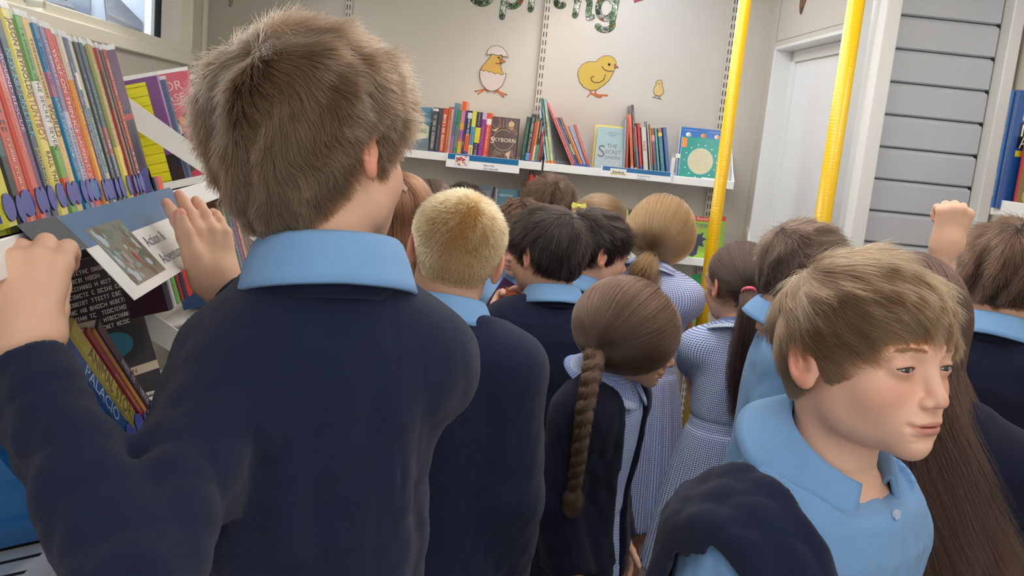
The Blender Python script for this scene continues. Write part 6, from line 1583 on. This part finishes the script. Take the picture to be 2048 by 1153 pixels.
    if wear in ('sweat', 'cardigan'):
        amp = q.get('fold', .0045)
        def fn(g):
            d = top_sdf(g, S, .014, hemz, foldamp=amp, seed=seed, bag=.006, wl=q.get('wl', .07))
            if q.get('raglan'):
                for sx in (-1, 1):
                    for sy in (-1,):
                        d = smax(d, -cap(g, (sx * .058, sy * .062 + lean_, .806 * H), (sx * .120 * rs, sy * .085 + lean_ * .7, .640 * H), .0012), .004) if False else d + .0032 * np.exp(-(cap(g, (sx * .050, sy * .07 + lean_, .812 * H), (sx * .086 * rs, sy * .105 + lean_ * .7, .650 * H), 0.0) / .0032) ** 2) 
            if wear == 'cardigan':
                w_ = np.interp(g[2], [.50 * H, .62 * H, .80 * H, .84 * H], [.022, .034, .060, .070])
                cut = np.maximum(np.abs(g[0]) - w_, -(g[1] - lean_)) 
                d = smax(d, -cut, .006)
            return d
        np_mesh('cardigan' if wear == 'cardigan' else 'sweatshirt', [sd_mesh(fn, lo, hi, top_res)], m_navyd if wear == 'cardigan' else q.get('mtop', m_navy), root)
        if wear == 'sweat' and q.get('rib', True):
            ring_band('neck_rib', S, root, q.get('mtop', m_navy), r=.0745, rr=.0085, dz=-.016)
    if wear in ('polo', 'polo_tank'):
        def fn(g):
            d = top_sdf(g, S, .010, hemz, long_=False, foldamp=q.get('fold', .0035), seed=seed, sl=(.050, .050, .04), k=.03)
            if 'placket' in q:
                x0 = nb[0] * 0
                for xx in (x0 - .013, x0 + .013):
                    d = d + .0015 * np.exp(-((g[0] - xx) / .0016) ** 2) * ((g[1] > lean_) & (g[2] > .68 * H))
                d = d - .0018 * (np.abs(g[0] - x0) < .013) * ((g[1] > lean_) & (g[2] > .68 * H))
            if q.get('yoke'):
                for sx in (-1, 1):
                    d = d + .0012 * np.exp(-(np.abs(g[1] - lean_ * .8 - .006 - .02 * (np.abs(g[0]) < .2) * 0) / .0022) ** 2) * (g[2] > .74 * H)
            return d
        np_mesh('polo_shirt', [sd_mesh(fn, lo, hi, top_res)], m_polo, root)
        if 'placket' in q:
            for kz in (.795, .752, .709):
                zc = kz * H; b = MB(); yy = lean_ + q.get('by', .095); b.tube([(0, yy - .004, zc), (0, yy, zc)], .0055, 16, (190, 205, 225)); b.build('button', mat('shirt_button', attr='Col', rough=.25), root, smooth=False)
    if wear in ('dress', 'cardigan'):
        wz = .60 * H; hemd = .27 * H
        def fn(g):
            gr = .008 if wear == 'dress' else .003
            if wear == 'dress': d = top_sdf(g, S, gr, wz - .02, long_=False, foldamp=.002, seed=seed, sl=(.052, .056, .04), k=.03)
            else: d = smax(torso_sdf(g, H, rs, 0, gr, lean_), wz - .02 - g[2], .005); d = smax(d, g[2] - .835 * H, .01)
            th = np.arctan2(g[0], g[1]); t = np.clip((wz - g[2]) / (wz - hemd), 0, 1)
            pl = .006 * np.sin(th * 22 + 1.5 * np.sin(th * 3)) * np.minimum(1, t * 2.5 + .15)
            R_ = np.sqrt((g[0] / (1.0)) ** 2 + (g[1] / .80) ** 2)
            sk = (R_ - ((.122 if wear == 'dress' else .108) * rs + .004 + (.075 if wear == 'dress' else .045) * t ** .8 + pl)) * .7
            sk = smax(smax(sk, g[2] - wz, .006), hemd - g[2], .006)
            return smin(d, sk, .008)
        lo2 = lo.copy(); hi2 = hi.copy(); lo2 = np.minimum(lo2, (-.26, -.22, hemd - .02)); hi2 = np.maximum(hi2, (.26, .22, .86 * H))
        v, f = sd_mesh(fn, lo2, hi2, min(top_res, .007)); uv = cyl_uv(v, S)
        # sleeves: run the checks along the arm
        for a, sx in ((S['armL'], -1), (S['armR'], 1)):
            ax = np.array(a['e']) - np.array(a['s']); L = np.linalg.norm(ax); ax /= L; rel = v - np.array(a['s']); tt_ = rel @ ax; rad = rel - tt_[:, None] * ax; rr_ = np.linalg.norm(rad, axis=1)
            sel = (tt_ > 0) & (rr_ < .075) & (np.sign(v[:, 0]) == sx) & (np.abs(v[:, 0]) > .108 * rs)
            uv[sel, 0] = np.arctan2(rad[sel, 0], rad[sel, 1]) * .055; uv[sel, 1] = tt_[sel]
        np_mesh('dress', [(v, f)], q.get('mdress', m_ging), root, uv=uv)
        for sx in (-1, 1):
            b = MB(); b.tube([(sx * .068 * rs, -.01, .055 * H), (sx * .066 * rs, .0, .22 * H)], [.033, .046], 16, (238, 238, 240)); b.build('sock', mat('white_sock', attr='Col', rough=.9), root, smooth=True)
    if wear in ('sweat', 'polo', 'polo_tank'):
        def fn(g):
            d = torso_sdf(g, H, rs, 0, .002, lean_); d = smax(d, g[2] - .52 * H, .01); d = smax(d, .43 * H - g[2], .02)
            for sx in (-1, 1):
                d = smin(d, cap(g, (sx * .062 * rs, 0, .47 * H), (sx * .070 * rs, .005, .26 * H), .074 * rs, .062 * rs), .015); d = smin(d, cap(g, (sx * .070 * rs, .005, .26 * H), (sx * .074 * rs, -.006, .04), .062 * rs, .052 * rs), .02)
            return smax(d + folds(g, seed + 3, .003), .03 - g[2], .005)
        np_mesh('trousers', [sd_mesh(fn, (-.2, -.16, .02), (.2, .16, .54 * H), .009)], m_trou, root)
    for sx in (-1, 1):
        v, f = sd_mesh(lambda g: smax(smin(ell(g, (sx * .070 * rs, -.02, .035), (.036, .05, .04)), ell(g, (sx * .073 * rs, .075, .026), (.040, .075, .034)), .03), .0015 - g[2], .004), (-.15, -.10, -.005), (.15, .18, .09), .006)
        np_mesh('shoe', [(v, f)], m_shoe, root)
    if collar and wear in ('sweat', 'polo', 'polo_tank'):
        make_collar(S, root, m_polo, gap=q.get('cgap', .5), tilt=q.get('ctilt', 14), rise=q.get('crise', .030), drop=q.get('cdrop', .042), wide=q.get('cwide', .020), r0=q.get('cr0', .056), point=q.get('cpoint', .016))
    elif collar:
        make_collar(S, root, q.get('mdress', m_ging), gap=.5, tilt=20, rise=.014, drop=.030, wide=.034, point=.0)
    return dict(root=root, S=S, HM=HM, hc=hc, RH=RH, RB=RB, toL=toL, body=body_o, nails=info)
# ---------------------------------------------------------------- the children
g = P
CROP = dict(line='boy', len=.030, lenside=.018, lenback=.012, lift=.42, grav=.35, clump=.35, fuzz=.10, cap=.005, captop=.006, shell=.05)
dark = (27, 17, 13)
p_big = person(644, 247, .94, 'tall boy in navy sweatshirt, back to the camera, both hands on the shelf', -44, nod=4, roll=-11, body=8, hs=.96,
    wear='sweat', hair=('mouse_brown', (98, 74, 54), 'crop', dict(line='nape', len=.040, lenside=.030, lenback=.026, lift=.50, droop=.60, grav=.30, clump=.30, clumpf=100, fuzz=.06, cap=.010, captop=.004, shell=.06, whorl=(.005, -.085, .072), K=9, rough=.40, k=.62, rootlift=-.004)),
    nhair=34000, hrad=.00048, top_res=.0048, res=.0022, seed=2,
    arms=dict(L=dict(s=g(470, 735, .90), e=g(262, 1165, .68), w=g(36, 700, .775)), R=dict(e=g(620, 770, 1.10), w=g(442, 574, 1.13))),
    hands=[dict(side='L', D=(-.10, .35, .95), N=(.25, -.9, .35), U=(.9, .25, 0), s=1.16, curl=(.75, .85, .9, .95), thumb=(-.1, .8, -.9), res=.0022),
           dict(side='R', D=(-.40, .20, .90), N=(.60, -.78, .25), U=(-.85, -.55, -.1), s=1.06, curl=(.16, .20, .26, .32), thumb=(.12, .95, .34), spread=.10, res=.0020)],
    q=dict(raglan=True, fold=.010, wl=.10, cr0=.066, cwide=.016, crise=.034, cdrop=.048, rs=.88, nbo=.032, neck=.068))
p_blond = person(913, 480, 1.60, 'boy with cropped blond hair in a navy sweatshirt, back to the camera', 4, nod=16, body=-14, roll=8, hs=.96, wear='sweat', seed=4, res=.0026, top_res=.006,
    hair=('blond', (188, 142, 92), 'buzz', dict(line='boy', len=.016, lenside=.010, lenback=.007, lift=.60, droop=.3, grav=.35, clump=.10, fuzz=.08, cap=.003, captop=.003, shell=.01, k=.8, K=5, rootlift=-.004)), nhair=16000, hrad=.00055)
p_dark = person(1093, 485, 2.32, 'dark-haired boy in navy sweatshirt turned left, in the middle of the group', 46, nod=8, wear='sweat', body=12, seed=5,
    hair=('dark', dark, 'mop', dict(CROP, len=.045, lenside=.036, cap=.007, captop=.007, lift=.25, line='fringe', clump=.25)), nhair=9000, hrad=.0006)
p_read = person(1041, 456, 2.86, 'boy in a light blue polo shirt facing the camera, looking down at a book', 166, nod=16, wear='polo', seed=6, skin=(226, 176, 154),
    arms=dict(R=dict(e=g(1030, 640, 2.62), w=g(1000, 592, 2.47)), L=dict(e=g(1105, 640, 2.62), w=g(1062, 590, 2.44))),
    hair=('brown', (82, 56, 40), 'crop', dict(CROP, len=.026, line='boy')), nhair=7000, hrad=.0006)
p_dark2 = person(1193, 483, 2.60, 'dark-haired boy turned right, just below the girl with the yellow bow', -64, nod=10, wear='sweat', seed=7, body=-15,
    hair=('dark', dark, 'mop', dict(CROP, len=.045, lenside=.034, cap=.007, captop=.006, lift=.25, line='fringe')), nhair=8000, hrad=.00065)
p_back = person(1099, 401, 3.42, 'brown-haired boy at the back of the group, below the Pick n Mix shelf card', 6, nod=6, hs=1.06, wear='sweat', seed=8,
    hair=('brown', (82, 56, 40), 'crop', dict(CROP)), nhair=7000, hrad=.0007)
p_bow = person(1203, 442, 3.22, 'girl with light brown hair tied with a yellow bow, in a navy cardigan', -58, nod=14, hs=1.06, wear='cardigan', seed=9,
    hair=('light_brown', (150, 108, 72), 'tie', dict(line='girl', tie_px=(1156, 428, 3.18), tail_px=[(1150, 450, 3.15), (1148, 480, 3.15), (1150, 505, 3.17)], band=(226, 216, 90), thick=.009, cap=.005, spread=.007)), nhair=7000, hrad=.0007)
b = MB()
for sx in (-1, 1):
    c0 = Vector((0, 0, 0)); b.add([(0, -.004, -.003), (sx * .022, -.008, -.010), (sx * .026, -.003, .0), (sx * .021, -.006, .011), (0, -.004, .004)], [(0, 1, 2, 3, 4)], (232, 226, 110))
    b.add([(0, .004, -.003), (sx * .022, .006, -.010), (sx * .026, .006, .0), (sx * .021, .006, .011), (0, .004, .004)], [(0, 4, 3, 2, 1)], (226, 218, 96))
b.tube([(-.004, 0, 0), (.004, 0, 0)], .006, 10, (232, 226, 110))
bo = b.build('hair_bow', mat('yellow_ribbon', attr='Col', rough=.6), p_bow['root']); bl_ = p_bow['toL'](P(1158, 412, 3.13)); bo.location = bl_; bo.rotation_euler = (0, 0, -p_bow['root'].rotation_euler.z)
p_pony = person(1328, 450, 2.78, 'girl with a long fair ponytail in lilac gingham, in front of the lower back shelf', -24, nod=10, hs=.96, wear='dress', seed=10, q=dict(mdress=m_ging2),
    hair=('fair', (152, 108, 68), 'tie', dict(line='girl', tie_px=(1303, 508, 2.66), tail_px=[(1290, 540, 2.64), (1282, 575, 2.66), (1280, 605, 2.68)], band=(40, 34, 34), thick=.014, cap=.008, spread=.012, bandr=.012, sag=.018)), nhair=9000, hrad=.0007,
    arms=dict(R=dict(e=g(1368, 600, 2.83), w=g(1376, 680, 2.9)), L=dict(e=g(1262, 610, 2.83), w=g(1262, 690, 2.98))))
p_braid = person(1270, 640, 1.88, 'girl with a long brown plait in a navy cardigan over a checked dress', -99, nod=14, wear='cardigan', seed=11, body=-112, hs=.93, res=.0024, top_res=.006, q=dict(mdress=m_pin, earx=.009),
    hair=('warm_brown', (84, 59, 44), 'braid', dict(line='girl', tie_px=(1192, 700, 1.78), tail_px=[(1180, 760, 1.74), (1168, 830, 1.72), (1160, 900, 1.72), (1152, 960, 1.73), (1144, 1020, 1.74)], nseg=26, thick=.006, cap=.004, part=.01, bw=.014, twist=1.0, sag=.008)), nhair=14000, hrad=.00045)
p_ging = person(1478, 549, 2.48, 'girl in a blue gingham dress with a long dark ponytail and pink hair band', 40, nod=6, body=12, wear='dress', seed=12, q=dict(earx=.007),
    hair=('dark_brown', (66, 46, 38), 'tie', dict(line='girl', tie_px=(1497, 580, 2.36), tail_px=[(1500, 620, 2.32), (1494, 690, 2.32), (1490, 760, 2.33), (1492, 830, 2.34)], band=(236, 110, 130), thick=.010, cap=.006, spread=.013, core=.013, straight=True, bandr=.015)), nhair=9000, hrad=.00065,
    arms=dict(R=dict(s=g(1478, 645, 2.42), e=g(1478, 780, 2.42), w=g(1462, 880, 2.36)), L=dict(e=g(1385, 740, 2.6), w=g(1390, 800, 2.5))))
w0 = p_ging['S']['armR']; ax = (Vector(w0['w']) - Vector(w0['e'])).normalized(); c0 = Vector(w0['w']) - ax * .012
b = MB(); a1 = ax.orthogonal().normalized(); a2 = ax.cross(a1)
for k in (-.006, 0, .006): b.tube([c0 + ax * k + a1 * math.cos(t) * .0235 + a2 * math.sin(t) * .0235 for t in [2 * math.pi * i / 24 for i in range(25)]], .0045, 8, (60, 36, 52), caps=False)
b.tube([c0 - a1 * .024, c0 - a1 * .034], .013, 16, (30, 24, 30)); b.build('watch', mat('dark_plastic_watch', attr='Col', rough=.4), p_ging['root'], smooth=True)
p_polo = person(1612, 524, 2.12, 'dark-haired boy in a light blue polo shirt before the white door', -66, nod=8, body=-84, off=(0, -.028), wear='polo', seed=13, q=dict(rs=.82),
    hair=('dark_brown2', (84, 62, 50), 'crop', dict(CROP, len=.040, lenside=.016, cap=.004, captop=.009, lift=.35, comb=(0, .4, 0))), nhair=9000, hrad=.00055)
p_farright = person(2024, 530, 1.85, 'brown-haired boy in a navy jumper at the right edge, back to the camera', -8, nod=10, wear='sweat', seed=14, q=dict(mtop=m_navyd),
    hair=('brown', (82, 56, 40), 'mop', dict(CROP, len=.05, lenside=.036, lift=.25, cap=.007, captop=.007)), nhair=10000, hrad=.00055)
p_long = person(1788, 612, 1.42, 'girl with long loose brown hair and raised hand, behind the boy in front', -20, nod=6, hs=1.05, body=4, off=(-.092, 0), wear='sweat', seed=15, q=dict(mtop=m_navyd, fold=.005), collar=False, top_res=.006,
    hair=('warm_dark', (58, 36, 27), 'long', dict(line='girl', len=.40, K=14, cap=.008, clump=.16, drift=(.75, 0, 0))), nhair=20000, hrad=.00045,
    arms=dict(L=dict(s=g(1858, 850, 1.50), e=g(1862, 800, 1.58), w=g(1888, 500, 1.56), cut=.45), R=dict(e=g(2090, 1050, 1.33), w=g(2080, 1200, 1.43))),
    hands=[dict(side='L', D=(.12, 0, 1), N=(.1, -1, 0), U=(1, 0, 0), s=1.0, curl=(1.25, 1.3, 1.3, 1.3), thumb=(.3, .8, -.7))])
p_a = person(776, 412, 2.25, 'girl with loose auburn hair between the tall boy and the blond boy', 30, nod=12, wear='sweat', seed=16, collar=False,
    hair=('auburn', (126, 76, 50), 'long', dict(line='girl', len=.30, K=11, cap=.007, clump=.25)), nhair=8000, hrad=.0006)
b = MB(); b.box(-.018, .018, -.003, .003, -.006, .006, (206, 180, 160)); bo = b.build('hair_clip', mat('pearl_clip', attr='Col', rough=.3), p_a['root'], bevel=.002); bo.location = p_a['toL'](P(803, 372, 2.16)); bo.rotation_euler = (0, .6, 0)
p_b = person(848, 405, 3.25, 'dark brown-haired girl behind and left of the blond boy', 15, nod=12, wear='sweat', seed=17, collar=False,
    hair=('brown2', (84, 62, 48), 'long', dict(line='girl', len=.26, K=10, cap=.007, clump=.2)), nhair=7000, hrad=.0007)
p_c = person(928, 412, 3.55, 'child with very dark hair just showing above the blond boy\'s head', 0, nod=8, wear='sweat', seed=18, collar=False,
    hair=('near_black', (44, 32, 28), 'mop', dict(CROP, len=.045, lift=.25)), nhair=5000, hrad=.0008)
# the boy in front, turned to the viewer
p_front = person(0, 0, 0, 'boy in front with tousled light brown hair and light blue polo shirt', 0, yawabs=math.radians(-151.9), headpos=(.4089, 1.0346, 1.2855), nod=-6, roll=0, body=-122, wear='polo', seed=20, res=.0016, top_res=.0042,
    skin=(232, 184, 158), lean=.045, q=dict(placket=True, open=.0029, gaze=(.25, -.22), iris=(66, 68, 56), fold=.0045, cgap=1.0, ctilt=26, crise=.030, cdrop=.046, cwide=.040, cr0=.060, ear=26, neck=.066, necktop=-.014, sdrop=.030, rs=1.12, cpoint=.034),
    hair=('light_brown_front', (110, 82, 56), 'mop', dict(line='fringe', len=.062, lenside=.036, lenback=.016, lift=.16, droop=1.3, grav=.18, clump=.33, clumpf=80, fuzz=.045, cap=.008, captop=.003, shell=.03, whorl=(-.02, -.07, .08), comb=(-.55, .2, 0), lenfront=.62, K=11, rough=.30, k=.6)), nhair=26000, hrad=.00040)

# his navy jumper slung over his right shoulder
_S = p_front['S']
def _jump(g_):
    d = top_sdf(g_, _S, .010, .455 * _S['H'], long_=False, foldamp=.0035, seed=20, sl=(.050, .050, .04), k=.03, neck_cut=False)
    zt = .80 * _S['H']; dz = np.maximum(zt - g_[2], 0)
    x0 = .168 - np.where(g_[1] > _S['lean'], .30, .15) * dz + .10 * np.maximum(dz - .1, 0)
    w_ = .043 + .06 * dz
    band = np.abs(g_[0] - x0) - w_
    sh = np.abs(d - .016 + folds(g_, 31, .009, .10)) - .010
    return smax(smax(sh, band, .014), .50 * _S['H'] - g_[2], .01)
np_mesh('draped_jumper', [sd_mesh(_jump, (-.12, -.22, .48 * _S['H']), (.28, .24, .84 * _S['H']), .0045)], m_navy, p_front['root'])

# the book the boy in light blue reads
_o = P(1010, 632, 2.44); _X = Vector((.86, .10, -.50)).normalized(); _Y = Vector((.42, .30, .85)); _Z = _X.cross(_Y).normalized(); _Y = _Z.cross(_X)
Mh = Matrix(((_Z[0], _X[0], _Y[0], _o[0]), (_Z[1], _X[1], _Y[1], _o[1]), (_Z[2], _X[2], _Y[2], _o[2]), (0, 0, 0, 1))) @ T(0, -.06, -.085)
def f_pur(b, M, wd, h):
    b.add([(-wd * .34, -h * .40, .0006), (wd * .34, -h * .40, .0006), (wd * .34, h * .40, .0006), (-wd * .34, h * .40, .0006)], [(0, 1, 2, 3)], (206, 120, 84), 0, M)
    b.add(ell_pts(0, 0, wd * .28, h * .30, .0009), [list(range(18))], (52, 96, 120), 0, M); b.add(ell_pts(.004, h * .12, wd * .14, h * .12, .0012), [list(range(18))], (196, 200, 190), 0, M)
    for k in range(5): b.add(ell_pts(-wd * .2 + k * wd * .1, -h * .18 + (k % 2) * .012, .008, .012, .0014 + k * 1e-5, 9), [list(range(9))], [(30, 50, 80), (120, 150, 160), (90, 60, 50)][k % 3], 0, M)
book(Mh, .012, .17, .12, (66, 36, 84), 'purple picture book held open by the boy in light blue', front2=f_pur)

# thumbnail of the hand on the shelf edge
_e2, _e3, _t3 = p_big['nails']['R']
b = MB(); _vv = []
_N = Vector(p_big['RB'].T @ np.array((.60, -.78, .25))).normalized(); _t = Vector(_t3).normalized(); _N = (_N - _t * _N.dot(_t)).normalized(); _s = _t.cross(_N)
_c = Vector(_e3) + _N * .0070 * 1.08 - _t * .001
for i in range(5):
    for j in range(16):
        a = 2 * math.pi * j / 16; r = i / 4; _vv.append(_c + _t * math.cos(a) * .0088 * r + _s * math.sin(a) * .0068 * r - _N * (.0022 * r * r))
b.v = _vv; b.f = [[i * 16 + j, i * 16 + (j + 1) % 16, (i + 1) * 16 + (j + 1) % 16, (i + 1) * 16 + j] for i in range(4) for j in range(16)]; b.c = [(232, 150, 136)] * len(b.f); b.m = [0] * len(b.f)
b.build('thumbnail', mat('nail', attr='Col', rough=.3, coat=.3), p_big['root'], smooth=True)
